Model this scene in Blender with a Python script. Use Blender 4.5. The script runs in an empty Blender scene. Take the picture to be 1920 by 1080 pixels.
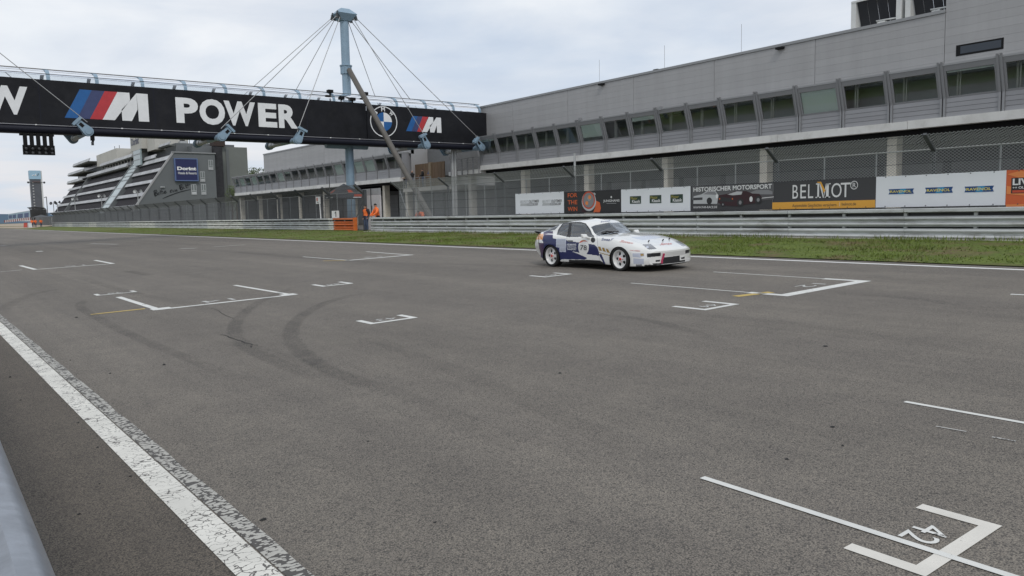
import bpy, bmesh, math, random
import numpy as np
from mathutils import Vector, Matrix
from mathutils.bvhtree import BVHTree
random.seed(7)
rng = np.random.default_rng(7)
SC = bpy.context.scene
COL = SC.collection
PI = math.pi
R_ = math.radians

# ---------------------------------------------------------------- camera
# world: +Y runs back along the start-finish straight, +X across the track, Z up (metres)
FPX = 1480.0
CAM = np.array([0.0, 0.0, 1.72])
_y = np.array([(-165 - 960) / FPX, (422 - 540) / FPX, 1.0]); _y /= np.linalg.norm(_y)
_u = np.cross(_y, np.array([1, -0.020, 0.0])); _u /= np.linalg.norm(_u)
if _u[1] > 0: _u = -_u
_x = np.cross(_y, _u); _x /= np.linalg.norm(_x)
RM = np.stack([_x, _y, _u], 1)
cd = bpy.data.cameras.new('camera')
cd.sensor_width = 36; cd.lens = 36 * FPX / 1920; cd.clip_start = 0.05; cd.clip_end = 6000
cam = bpy.data.objects.new('camera', cd); COL.objects.link(cam)
cam.matrix_world = Matrix(((RM[0][0], -RM[1][0], -RM[2][0], CAM[0]), (RM[0][1], -RM[1][1], -RM[2][1], CAM[1]),
                           (RM[0][2], -RM[1][2], -RM[2][2], CAM[2]), (0, 0, 0, 1)))
SC.camera = cam

# ---------------------------------------------------------------- sky, sun, exposure
SUN_EL, SUN_AZ = R_(48), R_(205)       # azimuth clockwise from +Y
w = bpy.data.worlds.new('World'); SC.world = w; w.use_nodes = True
nt = w.node_tree; nt.nodes.clear()
def wn(t, **k):
    n = nt.nodes.new(t)
    for a, b in k.items(): setattr(n, a, b)
    return n
sky = wn('ShaderNodeTexSky', sky_type='NISHITA', sun_disc=False, sun_elevation=SUN_EL, sun_rotation=SUN_AZ)
sky.air_density = 1.0; sky.dust_density = 2.0
tc = wn('ShaderNodeTexCoord')
mp = wn('ShaderNodeMapping'); mp.inputs['Scale'].default_value = (1.0, 1.0, 3.2)
nt.links.new(tc.outputs['Generated'], mp.inputs[0])
n1 = wn('ShaderNodeTexNoise'); n1.inputs['Scale'].default_value = 2.1; n1.inputs['Detail'].default_value = 7; n1.inputs['Roughness'].default_value = 0.55; n1.inputs['Distortion'].default_value = 0.5
n2 = wn('ShaderNodeTexNoise'); n2.inputs['Scale'].default_value = 5.0; n2.inputs['Detail'].default_value = 6; n2.inputs['Roughness'].default_value = 0.5
nt.links.new(mp.outputs[0], n1.inputs['Vector']); nt.links.new(mp.outputs[0], n2.inputs['Vector'])
r1 = wn('ShaderNodeValToRGB')
r1.color_ramp.elements[0].position = 0.34; r1.color_ramp.elements[0].color = (0.56, 0.625, 0.72, 1)
r1.color_ramp.elements[1].position = 0.66; r1.color_ramp.elements[1].color = (0.80, 0.81, 0.83, 1)
e = r1.color_ramp.elements.new(0.48); e.color = (0.66, 0.70, 0.76, 1)
nt.links.new(n1.outputs[0], r1.inputs[0])
r2 = wn('ShaderNodeValToRGB')
r2.color_ramp.elements[0].position = 0.35; r2.color_ramp.elements[0].color = (0.90, 0.92, 0.95, 1)
r2.color_ramp.elements[1].position = 0.65; r2.color_ramp.elements[1].color = (1.05, 1.05, 1.04, 1)
nt.links.new(n2.outputs[0], r2.inputs[0])
mm = wn('ShaderNodeMix', data_type='RGBA', blend_type='MULTIPLY'); mm.inputs[0].default_value = 1.0
nt.links.new(r1.outputs[0], mm.inputs[6]); nt.links.new(r2.outputs[0], mm.inputs[7])
# the low cloud bank near the horizon is a little warmer and greyer
sp = wn('ShaderNodeSeparateXYZ'); nt.links.new(tc.outputs['Generated'], sp.inputs[0])
mr = wn('ShaderNodeMapRange'); mr.inputs[1].default_value = 0.0; mr.inputs[2].default_value = 0.16; mr.inputs[3].default_value = 0.75; mr.inputs[4].default_value = 0.0
nt.links.new(sp.outputs['Z'], mr.inputs[0])
n3 = wn('ShaderNodeTexNoise'); n3.inputs['Scale'].default_value = 6.0; n3.inputs['Detail'].default_value = 4
mp3 = wn('ShaderNodeMapping'); mp3.inputs['Scale'].default_value = (1.0, 1.0, 7.0)
nt.links.new(tc.outputs['Generated'], mp3.inputs[0]); nt.links.new(mp3.outputs[0], n3.inputs['Vector'])
r3 = wn('ShaderNodeValToRGB')
r3.color_ramp.elements[0].position = 0.42; r3.color_ramp.elements[0].color = (0.56, 0.62, 0.70, 1)
r3.color_ramp.elements[1].position = 0.58; r3.color_ramp.elements[1].color = (0.74, 0.70, 0.69, 1)
nt.links.new(n3.outputs[0], r3.inputs[0])
m3 = wn('ShaderNodeMix', data_type='RGBA'); nt.links.new(mr.outputs[0], m3.inputs[0])
nt.links.new(mm.outputs[2], m3.inputs[6]); nt.links.new(r3.outputs[0], m3.inputs[7])
b1 = wn('ShaderNodeBackground'); b1.inputs['Strength'].default_value = 0.09; nt.links.new(sky.outputs[0], b1.inputs[0])
b2 = wn('ShaderNodeBackground'); b2.inputs['Strength'].default_value = 1.19; nt.links.new(m3.outputs[2], b2.inputs[0])
mx = wn('ShaderNodeMixShader'); mx.inputs[0].default_value = 0.93
nt.links.new(b1.outputs[0], mx.inputs[1]); nt.links.new(b2.outputs[0], mx.inputs[2])
wo = wn('ShaderNodeOutputWorld'); nt.links.new(mx.outputs[0], wo.inputs[0])

sl = bpy.data.lights.new('sun', 'SUN'); sl.energy = 1.1; sl.angle = R_(14); sl.color = (1.0, 0.96, 0.9)
so = bpy.data.objects.new('sun', sl); COL.objects.link(so)
sd = Vector((math.sin(SUN_AZ) * math.cos(SUN_EL), math.cos(SUN_AZ) * math.cos(SUN_EL), math.sin(SUN_EL)))
so.rotation_euler = (-sd).to_track_quat('-Z', 'Y').to_euler(); so.location = sd * 60
SC.view_settings.view_transform = 'Standard'; SC.view_settings.look = 'None'
SC.view_settings.exposure = 0.0; SC.view_settings.gamma = 1.0; SC.view_settings.use_curve_mapping = False

# ---------------------------------------------------------------- measuring helpers (photo survey -> metres)
BANK = 0.0285                          # the straight is banked: it rises away from the camera
def ray(px, py):
    return RM.T @ np.array([(px - 960) / FPX, (py - 540) / FPX, 1.0])
def gnd(px, py, dz=0.0):               # a point on the banked asphalt
    d = ray(px, py); t = (BANK * CAM[0] + dz - CAM[2]) / (d[2] - BANK * d[0]); return CAM + t * d
def atX(px, py, X):
    d = ray(px, py); return CAM + d * (X / d[0])
def atY(px, py, Y):
    d = ray(px, py); return CAM + d * (Y / d[1])
def zg(X):                             # ground height across the track
    if X < -6: return BANK * -6
    if X < 24.5: return BANK * X
    return BANK * 24.5 - 0.02

# ---------------------------------------------------------------- mesh helpers
ORG = {}
def setp(o, label=None, cat=None, group=None, kind=None):
    if label: o['label'] = label
    if cat: o['category'] = cat
    if group: o['group'] = group
    if kind: o['kind'] = kind
    return o
def thing(name, label, cat, loc=(0, 0, 0), group=None):
    o = bpy.data.objects.new(name, None); COL.objects.link(o); o.location = loc; o.empty_display_size = 0.2
    ORG[o.name] = Vector(loc); return setp(o, label, cat, group)
class MB:
    def __init__(s): s.v = []; s.f = []; s.m = []; s.sm = []
    def add(s, vs, fs, mi=0, smooth=False):
        b = len(s.v); s.v += [tuple(map(float, v)) for v in vs]
        for f in fs: s.f.append(tuple(b + i for i in f)); s.m.append(mi); s.sm.append(smooth)
        return s
    def box(s, x0, x1, y0, y1, z0, z1, mi=0):
        vs = [(x, y, z) for z in (z0, z1) for y in (y0, y1) for x in (x0, x1)]
        return s.add(vs, [(0, 2, 3, 1), (4, 5, 7, 6), (0, 1, 5, 4), (2, 6, 7, 3), (0, 4, 6, 2), (1, 3, 7, 5)], mi)
    def hexa(s, p, mi=0):              # 8 corners: bottom loop then top loop
        return s.add(p, [(3, 2, 1, 0), (4, 5, 6, 7), (0, 1, 5, 4), (1, 2, 6, 5), (2, 3, 7, 6), (3, 0, 4, 7)], mi)
    def quad(s, a, b, c, d, mi=0): return s.add([a, b, c, d], [(0, 1, 2, 3)], mi)
    def poly(s, pts, mi=0): return s.add(pts, [tuple(range(len(pts)))], mi)
    def bar(s, a, b, wx, wy, mi=0, up=(0, 0, 1)):   # rectangular bar from a to b
        a = Vector(a); b = Vector(b); d = (b - a).normalized(); u = Vector(up)
        if abs(d.dot(u)) > 0.98: u = Vector((0, 1, 0))
        r = d.cross(u).normalized(); t = r.cross(d)
        r *= wx / 2; t *= wy / 2
        return s.hexa([a - r - t, a + r - t, a + r + t, a - r + t, b - r - t, b + r - t, b + r + t, b - r + t], mi)
    def tube(s, pts, r, n=8, mi=0, cap=True, smooth=True):
        pts = [Vector(p) for p in pts]; rr = r if isinstance(r, (list, tuple)) else [r] * len(pts)
        rings = []; ref = None
        for i, p in enumerate(pts):
            d = (pts[min(i + 1, len(pts) - 1)] - pts[max(i - 1, 0)])
            d = d.normalized() if d.length > 1e-9 else Vector((0, 0, 1))
            if ref is None: ref = Vector((0, 0, 1)) if abs(d.z) < 0.9 else Vector((1, 0, 0))
            a = d.cross(ref).normalized(); b = a.cross(d).normalized(); ref = b
            rings.append([p + (a * math.cos(k * 2 * PI / n) + b * math.sin(k * 2 * PI / n)) * rr[i] for k in range(n)])
        vs = [v for g in rings for v in g]; fs = []
        for i in range(len(pts) - 1):
            for k in range(n): fs.append((i * n + k, i * n + (k + 1) % n, (i + 1) * n + (k + 1) % n, (i + 1) * n + k))
        s.add(vs, fs, mi, smooth)
        if cap:
            s.add(rings[0], [tuple(range(n))[::-1]], mi); s.add(rings[-1], [tuple(range(n))], mi)
        return s
    def lathe(s, prof, c, axis, n=24, mi=0, smooth=True):   # prof: (r, h) list along axis
        c = Vector(c); ax = Vector(axis).normalized(); u = ax.orthogonal().normalized(); v = ax.cross(u)
        vs = [c + ax * h + (u * math.cos(2 * PI * k / n) + v * math.sin(2 * PI * k / n)) * r for r, h in prof for k in range(n)]
        fs = [(i * n + k, i * n + (k + 1) % n, (i + 1) * n + (k + 1) % n, (i + 1) * n + k) for i in range(len(prof) - 1) for k in range(n)]
        return s.add(vs, fs, mi, smooth)
    def mesh(s, name, mats, off=(0, 0, 0)):
        me = bpy.data.meshes.new(name); o = Vector(off)
        me.from_pydata([(a - o.x, b - o.y, c - o.z) for a, b, c in s.v], [], s.f)
        for m in (mats if isinstance(mats, (list, tuple)) else [mats]): me.materials.append(m)
        if any(s.m): me.polygons.foreach_set('material_index', s.m)
        me.polygons.foreach_set('use_smooth', s.sm); me.update(); return me
    def build(s, name, mats, parent=None, label=None, kind=None):
        off = ORG[parent.name] if parent else Vector((0, 0, 0))
        return link(s.mesh(name, mats, off), name, parent, label, kind)
def link(me, name, parent=None, label=None, kind=None, loc=(0, 0, 0)):
    o = bpy.data.objects.new(name, me); COL.objects.link(o); o.location = loc
    ORG[o.name] = (ORG[parent.name] if parent else Vector((0, 0, 0))) + Vector(loc)
    if parent: o.parent = parent
    return setp(o, label, None, None, kind)
def copy_tree(o, parent=None):
    c = o.copy(); COL.objects.link(c); c.parent = parent
    for ch in list(o.children): copy_tree(ch, c)
    return c

_dg = None
def eval_mesh(o):
    bpy.context.view_layer.update(); dg = bpy.context.evaluated_depsgraph_get()
    return bpy.data.meshes.new_from_object(o.evaluated_get(dg))
_tcache = {}
def text_raw(s, bold=0.0, shear=0.0, space=1.0):
    """2-D triangles of a word in the built-in typeface, as (verts Nx2, faces)."""
    k = (s, bold, shear, space)
    if k in _tcache: return _tcache[k]
    cu = bpy.data.curves.new('t', 'FONT'); cu.body = s; cu.offset = bold; cu.shear = shear; cu.space_character = space
    cu.fill_mode = 'FRONT'; cu.resolution_u = 4
    o = bpy.data.objects.new('t', cu); COL.objects.link(o)
    me = eval_mesh(o)
    v = np.array([(a.co.x, a.co.y) for a in me.vertices]); f = [tuple(p.vertices) for p in me.polygons]
    bpy.data.objects.remove(o); bpy.data.curves.remove(cu); bpy.data.meshes.remove(me)
    _tcache[k] = (v, f); return v, f
def text_fit(s, x0, x1, y0, y1, bold=0.0, shear=0.0, space=1.0):
    v, f = text_raw(s, bold, shear, space); lo = v.min(0); hi = v.max(0)
    q = (v - lo) / (hi - lo) * np.array([x1 - x0, y1 - y0]) + np.array([x0, y0])
    return q, f
class Sheet:
    """A flat print surface: origin, right vector u, up vector v, outward normal n."""
    def __init__(s, o, u, v, n): s.o = Vector(o); s.u = Vector(u); s.v = Vector(v); s.n = Vector(n)
    def p(s, x, y, h=0.0): return s.o + s.u * x + s.v * y + s.n * h
    def text(s, name, txt, x0, x1, y0, y1, mat, parent, h=0.006, **k):
        q, f = text_fit(txt, x0, x1, y0, y1, **k); mb = MB(); mb.add([s.p(a, b, h) for a, b in q], f)
        return mb.build(name, mat, parent)
    def poly(s, name, polys, mat, parent, h=0.004):
        mb = MB()
        for pl in polys: mb.poly([s.p(a, b, h) for a, b in pl])
        return mb.build(name, mat, parent)

# ---------------------------------------------------------------- materials
MATS = {}
def mat(name, col, rough=0.6, metal=0.0, var=0.0, vscale=3.0, bump=0.0, bscale=20.0, spec=0.5, dirt=None, dscale=1.5, damt=0.4, coat=0.0, stretch=(1, 1, 1), orand=0.0):
    m = bpy.data.materials.new(name); m.use_nodes = True; t = m.node_tree; b = t.nodes['Principled BSDF']
    b.inputs['Roughness'].default_value = rough; b.inputs['Metallic'].default_value = metal
    b.inputs['Specular IOR Level'].default_value = spec; b.inputs['Coat Weight'].default_value = coat
    b.inputs['Base Color'].default_value = (*col, 1)
    if var or bump or dirt:
        tcn = t.nodes.new('ShaderNodeTexCoord'); mpn = t.nodes.new('ShaderNodeMapping'); mpn.inputs['Scale'].default_value = stretch
        geo = t.nodes.new('ShaderNodeNewGeometry'); t.links.new(geo.outputs['Position'], mpn.inputs[0])
    src = None
    if var:
        n = t.nodes.new('ShaderNodeTexNoise'); n.inputs['Scale'].default_value = vscale; n.inputs['Detail'].default_value = 6; n.inputs['Roughness'].default_value = 0.65
        t.links.new(mpn.outputs[0], n.inputs['Vector'])
        r = t.nodes.new('ShaderNodeValToRGB'); r.color_ramp.elements[0].position = 0.3; r.color_ramp.elements[1].position = 0.7
        r.color_ramp.elements[0].color = (*[c * (1 - var) for c in col], 1); r.color_ramp.elements[1].color = (*[min(1, c * (1 + var)) for c in col], 1)
        t.links.new(n.outputs[0], r.inputs[0]); src = r.outputs[0]
    if dirt:
        n = t.nodes.new('ShaderNodeTexNoise'); n.inputs['Scale'].default_value = dscale; n.inputs['Detail'].default_value = 8; n.inputs['Roughness'].default_value = 0.7
        t.links.new(mpn.outputs[0], n.inputs['Vector'])
        r = t.nodes.new('ShaderNodeMapRange'); r.inputs[1].default_value = 0.5; r.inputs[2].default_value = 0.72; r.inputs[4].default_value = damt
        t.links.new(n.outputs[0], r.inputs[0])
        x = t.nodes.new('ShaderNodeMix'); x.data_type = 'RGBA'; x.inputs[6].default_value = (*col, 1); x.inputs[7].default_value = (*dirt, 1)
        if src: t.links.new(src, x.inputs[6])
        t.links.new(r.outputs[0], x.inputs[0]); src = x.outputs[2]
    if orand:                           # alike panels differ a little in tone
        oi = t.nodes.new('ShaderNodeObjectInfo'); r = t.nodes.new('ShaderNodeMapRange'); r.inputs[3].default_value = 1 - orand; r.inputs[4].default_value = 1 + orand; t.links.new(oi.outputs['Random'], r.inputs[0])
        x = t.nodes.new('ShaderNodeMix'); x.data_type = 'RGBA'; x.blend_type = 'MULTIPLY'; x.inputs[0].default_value = 1; x.inputs[6].default_value = (*col, 1)
        if src: t.links.new(src, x.inputs[6])
        t.links.new(r.outputs[0], x.inputs[7]); src = x.outputs[2]
    if src: t.links.new(src, b.inputs['Base Color'])
    if bump:
        n = t.nodes.new('ShaderNodeTexNoise'); n.inputs['Scale'].default_value = bscale; n.inputs['Detail'].default_value = 5
        t.links.new(mpn.outputs[0], n.inputs['Vector'])
        bp = t.nodes.new('ShaderNodeBump'); bp.inputs['Strength'].default_value = bump; bp.inputs['Distance'].default_value = 0.02
        t.links.new(n.outputs[0], bp.inputs['Height']); t.links.new(bp.outputs[0], b.inputs['Normal'])
    MATS[name] = m; return m
def glass(name, tint=(0.75, 0.8, 0.8), refl=0.5, rough=0.02):
    m = bpy.data.materials.new(name); m.use_nodes = True; t = m.node_tree; t.nodes.clear()
    o = t.nodes.new('ShaderNodeOutputMaterial'); tr = t.nodes.new('ShaderNodeBsdfTransparent'); tr.inputs[0].default_value = (*tint, 1)
    gl = t.nodes.new('ShaderNodeBsdfGlossy'); gl.inputs['Roughness'].default_value = rough; gl.inputs[0].default_value = (0.95, 0.97, 1, 1)
    fr = t.nodes.new('ShaderNodeFresnel'); fr.inputs[0].default_value = 1.5
    mu = t.nodes.new('ShaderNodeMath'); mu.operation = 'MULTIPLY_ADD'; mu.inputs[1].default_value = 1.3; mu.inputs[2].default_value = refl * 0.1
    mx = t.nodes.new('ShaderNodeMixShader'); t.links.new(fr.outputs[0], mu.inputs[0]); t.links.new(mu.outputs[0], mx.inputs[0])
    t.links.new(tr.outputs[0], mx.inputs[1]); t.links.new(gl.outputs[0], mx.inputs[2]); t.links.new(mx.outputs[0], o.inputs[0])
    MATS[name] = m; return m

M_white = mat('print_white', (0.78, 0.78, 0.78), 0.6)
M_black = mat('print_black', (0.012, 0.0125, 0.016), 0.55, var=0.35, vscale=0.7, spec=0.22, bump=0.6, bscale=0.9, dirt=(.026, .026, .028), dscale=.8, damt=.6)
M_galv = mat('galvanised', (0.53, 0.545, 0.545), 0.5, 0.15, orand=.10, var=0.10, vscale=2.0, dirt=(0.19, 0.175, 0.15), dscale=2.6, damt=0.75, bump=0.1, bscale=8, stretch=(1, 0.35, 1.6))
M_railwhite = mat('rail_white_paint', (0.70, 0.70, 0.66), 0.5, var=0.08, vscale=2.0, dirt=(0.16, 0.15, 0.12), dscale=2.6, damt=0.7, stretch=(1, 0.4, 1.5))
M_orange = mat('orange_paint', (0.62, 0.15, 0.03), 0.5, var=0.15, vscale=4, dirt=(0.2, 0.08, 0.04), dscale=3)
M_postdark = mat('fence_post_dark', (0.075, 0.08, 0.085), 0.6, 0.2, var=0.2, vscale=4)
M_postlight = mat('fence_post_light', (0.42, 0.43, 0.43), 0.5, 0.4, var=0.12, vscale=4)
M_wire = mat('fence_wire', (0.34, 0.355, 0.36), 0.55, 0.2)
M_conc = mat('concrete', (0.47, 0.455, 0.41), 0.85, var=0.14, vscale=1.3, dirt=(0.24, 0.22, 0.19), dscale=0.9, damt=0.5, bump=0.1, stretch=(1, 0.6, 1.5))
M_concl = mat('concrete_edge_skylit', (0.64, 0.64, 0.62), 0.8, var=0.12, vscale=0.45, dirt=(0.36, 0.35, 0.32), dscale=0.8, damt=0.55)  # raised tone: sky reflection is put into the concrete's colour
M_clad = mat('cladding_grey', (0.355, 0.353, 0.356), 0.5, 0.1, var=0.06, vscale=0.8, orand=.035, dirt=(.285, .28, .275), dscale=1.0, damt=.35, stretch=(1, 1.2, .12))
M_slat = mat('slat_grey', (0.285, 0.288, 0.303), 0.5, 0.1, var=0.05, vscale=1.0, orand=.06)
M_mull = mat('mullion_grey', (0.27, 0.275, 0.285), 0.5, 0.2)
M_trim = mat('roof_trim', (0.28, 0.285, 0.29), 0.45, 0.3)
M_col = mat('column_sunlit', (0.64, 0.60, 0.51), 0.85, var=0.12, vscale=1.3, dirt=(0.4, 0.36, 0.3), dscale=1.2, damt=0.4)  # brighter than other concrete: sunlight on the columns is put into the colour
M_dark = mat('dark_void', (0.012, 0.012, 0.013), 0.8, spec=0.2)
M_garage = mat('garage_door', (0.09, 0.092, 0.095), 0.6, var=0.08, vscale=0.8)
M_blue = mat('light_blue_steel', (0.245, 0.345, 0.435), 0.45, 0.1, var=0.08, vscale=1.5)
M_cable = mat('cable_steel', (0.36, 0.36, 0.36), 0.4, 0.5)
M_strut = mat('brown_grey_steel', (0.115, 0.105, 0.092), 0.5, 0.3, var=0.15, vscale=2)
M_navy = mat('bridge_chord', (0.010, 0.011, 0.02), 0.5, 0.0, spec=0.25)
M_pane = glass('window_glass', (0.92, 0.96, 0.945), 0.9)
M_clear = glass('clear_panel', (0.90, 0.93, 0.95), 0.3, 0.05)
M_blind = mat('blind_teal', (0.84, 0.92, 0.89), 0.7)
M_room = mat('room_wall', (0.58, 0.65, 0.67), 0.9)
M_roomframe = mat('room_frame', (0.85, 0.87, 0.85), 0.7)
# ================================================================ GROUND
def strip(name, xs, y0, y1, m, dz=0.0, zf=zg, kind='structure', ny=1):
    mb = MB(); n = len(xs)
    ys = [y0 + (y1 - y0) * j / ny for j in range(ny + 1)]
    vs = [(x, y, zf(x) + dz) for y in ys for x in xs]
    mb.add(vs, [(j * n + i, j * n + i + 1, (j + 1) * n + i + 1, (j + 1) * n + i) for j in range(ny) for i in range(n - 1)])
    return mb.build(name, m, None, None, kind)
def nodes_mat(name):
    m = bpy.data.materials.new(name); m.use_nodes = True; t = m.node_tree; MATS[name] = m
    return m, t, t.nodes['Principled BSDF']
def nd(t, typ, ins=None, **k):
    n = t.nodes.new(typ)
    for a, b in k.items(): setattr(n, a, b)
    for a, b in (ins or {}).items():
        if isinstance(b, bpy.types.NodeSocket): t.links.new(b, n.inputs[a])
        else: n.inputs[a].default_value = b
    return n
def ramp(t, src, stops):
    r = t.nodes.new('ShaderNodeValToRGB'); el = r.color_ramp.elements
    el[0].position, el[0].color = stops[0][0], (*stops[0][1], 1); el[1].position, el[1].color = stops[-1][0], (*stops[-1][1], 1)
    for p, c in stops[1:-1]: e_ = el.new(p); e_.color = (*c, 1)
    t.links.new(src, r.inputs[0]); return r.outputs[0]
def mixc(t, fac, a, b, blend='MIX'):
    x = t.nodes.new('ShaderNodeMix'); x.data_type = 'RGBA'; x.blend_type = blend
    for s_, i in ((fac, 0), (a, 6), (b, 7)):
        if isinstance(s_, bpy.types.NodeSocket): t.links.new(s_, x.inputs[i])
        else: x.inputs[i].default_value = s_ if i == 0 else (*s_, 1)
    return x.outputs[2]
def asphalt(name, base, warm=0.0):
    m, t, b = nodes_mat(name); geo = nd(t, 'ShaderNodeNewGeometry'); P = geo.outputs['Position']
    big = nd(t, 'ShaderNodeTexNoise', {'Vector': nd(t, 'ShaderNodeMapping', {'Vector': P, 'Scale': (1, 0.16, 1)}).outputs[0], 'Scale': 0.45, 'Detail': 5, 'Roughness': 0.6})
    patch = nd(t, 'ShaderNodeTexNoise', {'Vector': P, 'Scale': 1.7, 'Detail': 6, 'Roughness': 0.7})
    c = ramp(t, big.outputs[0], [(0.30, tuple(x * 0.86 for x in base)), (0.70, tuple(x * 1.12 for x in base))])
    c2 = ramp(t, patch.outputs[0], [(0.3, (0.88, 0.88, 0.89)), (0.7, (1.1, 1.1, 1.09))])
    c = mixc(t, 1.0, c, c2, 'MULTIPLY')
    vor = nd(t, 'ShaderNodeTexVoronoi', {'Vector': P, 'Scale': 135.0}, feature='F1')
    ag = ramp(t, vor.outputs['Distance'], [(0.18, (1.2, 1.19, 1.18)), (0.5, (1.0, 1.0, 1.0)), (0.72, (0.55, 0.55, 0.56))])
    c = mixc(t, 0.85, c, ag, 'MULTIPLY')
    vc = nd(t, 'ShaderNodeHueSaturation', {'Saturation': 0.0, 'Color': vor.outputs['Color']})
    st = ramp(t, vc.outputs[0], [(0.2, (0.50, 0.50, 0.50)), (0.55, (0.97, 0.96, 0.95)), (0.92, (1.95, 1.87, 1.74))])
    c = mixc(t, 0.95, c, st, 'MULTIPLY')
    fine = nd(t, 'ShaderNodeTexNoise', {'Vector': P, 'Scale': 26.0, 'Detail': 5, 'Roughness': 0.8})
    c = mixc(t, 0.55, c, ramp(t, fine.outputs[0], [(0.3, (0.75, 0.75, 0.76)), (0.7, (1.25, 1.24, 1.22))]), 'MULTIPLY')
    lane = nd(t, 'ShaderNodeTexNoise', {'Vector': nd(t, 'ShaderNodeMapping', {'Vector': P, 'Scale': (1, 0.02, 1)}).outputs[0], 'Scale': 0.9, 'Detail': 4, 'Roughness': 0.6})
    c = mixc(t, 1.0, c, ramp(t, lane.outputs[0], [(0.32, (0.84, 0.84, 0.85)), (0.68, (1.10, 1.10, 1.09))]), 'MULTIPLY')
    t.links.new(c, b.inputs['Base Color']); b.inputs['Roughness'].default_value = 0.82; b.inputs['Specular IOR Level'].default_value = 0.35
    bp = nd(t, 'ShaderNodeBump', {'Height': vor.outputs['Distance'], 'Strength': 0.55, 'Distance': 0.004}, invert=True)
    t.links.new(bp.outputs[0], b.inputs['Normal']); return m
M_asph = asphalt('asphalt', (0.119, 0.1105, 0.1005))
M_asph2 = asphalt('asphalt_shoulder', (0.086, 0.077, 0.067))
M_pit = asphalt('asphalt_pit', (0.14, 0.135, 0.13))
def paint(name, col, wear, crack=0.0):
    m, t, b = nodes_mat(name); P = nd(t, 'ShaderNodeNewGeometry').outputs['Position']
    n = nd(t, 'ShaderNodeTexNoise', {'Vector': P, 'Scale': 30.0, 'Detail': 6, 'Roughness': 0.75})
    n2 = nd(t, 'ShaderNodeTexNoise', {'Vector': P, 'Scale': 3.0, 'Detail': 4, 'Roughness': 0.6})
    ad = nd(t, 'ShaderNodeMath', {0: n.outputs[0], 1: n2.outputs[0]}, operation='ADD')
    f = nd(t, 'ShaderNodeMapRange', {0: ad.outputs[0], 1: 1.06 + 0.22 * (1 - wear), 2: 1.12 + 0.22 * (1 - wear)})
    fac = f.outputs[0]
    if crack:
        wv = nd(t, 'ShaderNodeTexNoise', {'Vector': P, 'Scale': 14.0, 'Detail': 4})
        pw = nd(t, 'ShaderNodeMix', {0: 0.10, 6: P, 7: wv.outputs['Color']}, data_type='RGBA')
        mp_ = nd(t, 'ShaderNodeMapping', {'Vector': pw.outputs[2], 'Scale': (1.0, 1.5, 1.0)})
        v = nd(t, 'ShaderNodeTexVoronoi', {'Vector': mp_.outputs[0], 'Scale': 13.0}, feature='DISTANCE_TO_EDGE')
        g = nd(t, 'ShaderNodeTexNoise', {'Vector': P, 'Scale': 4.0, 'Detail': 3})
        th = nd(t, 'ShaderNodeMapRange', {0: g.outputs[0], 1: 0.38, 2: 0.75, 3: 0.0, 4: 0.10 * crack})
        lt = nd(t, 'ShaderNodeMath', {0: v.outputs['Distance'], 1: th.outputs[0]}, operation='LESS_THAN')
        mxn = nd(t, 'ShaderNodeMath', {0: fac, 1: lt.outputs[0]}, operation='MAXIMUM'); fac = mxn.outputs[0]
    ton = ramp(t, n2.outputs[0], [(0.3, tuple(x * 0.88 for x in col)), (0.7, tuple(min(0.85, x * 1.08) for x in col))])
    t.links.new(mixc(t, fac, ton, (0.12, 0.113, 0.105)), b.inputs['Base Color']); b.inputs['Roughness'].default_value = 0.7
    bp = nd(t, 'ShaderNodeBump', {'Height': n.outputs[0], 'Strength': 0.35, 'Distance': 0.004}); t.links.new(bp.outputs[0], b.inputs['Normal'])
    return m
M_line = paint('line_paint', (0.70, 0.685, 0.63), 0.22, 0.7)
M_line2 = paint('line_paint_far', (0.74, 0.74, 0.72), 0.2)
M_mark = paint('grid_paint', (0.66, 0.66, 0.63), 0.5)
M_markb = paint('slot_tape', (0.66, 0.635, 0.58), 0.3)
M_num = paint('number_paint', (0.50, 0.50, 0.48), 0.75)
M_faint = paint('faint_paint', (0.42, 0.41, 0.39), 0.85)
M_yel = paint('yellow_paint', (0.50, 0.36, 0.10), 0.5)
def grass_mat(name, a, b_, dry):
    m, t, b = nodes_mat(name); P = nd(t, 'ShaderNodeNewGeometry').outputs['Position']
    n = nd(t, 'ShaderNodeTexNoise', {'Vector': P, 'Scale': 0.8, 'Detail': 6, 'Roughness': 0.7})
    n2 = nd(t, 'ShaderNodeTexNoise', {'Vector': P, 'Scale': 9.0, 'Detail': 5, 'Roughness': 0.75})
    c = ramp(t, n.outputs[0], [(0.38, dry), (0.5, a), (0.68, b_)])
    c = mixc(t, 1.0, c, ramp(t, n2.outputs[0], [(0.3, (0.6, 0.62, 0.6)), (0.7, (1.35, 1.32, 1.25))]), 'MULTIPLY')
    t.links.new(c, b.inputs['Base Color']); b.inputs['Roughness'].default_value = 0.9; b.inputs['Specular IOR Level'].default_value = 0.2
    bp = nd(t, 'ShaderNodeBump', {'Height': n2.outputs[0], 'Strength': 0.6, 'Distance': 0.05}); t.links.new(bp.outputs[0], b.inputs['Normal'])
    return m
M_grass = grass_mat('grass', (0.10, 0.135, 0.030), (0.14, 0.18, 0.042), (0.145, 0.115, 0.06))
M_blade = grass_mat('grass_blade', (0.12, 0.165, 0.036), (0.19, 0.235, 0.06), (0.19, 0.175, 0.08))
M_field = grass_mat('field', (0.09, 0.11, 0.045), (0.12, 0.13, 0.055), (0.12, 0.11, 0.06))
M_gravel = mat('gravel', (0.36, 0.29, 0.22), 0.95, var=0.2, vscale=0.8)
M_soil = mat('verge_edge', (0.10, 0.085, 0.065), 0.95, var=0.3, vscale=6)

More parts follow.
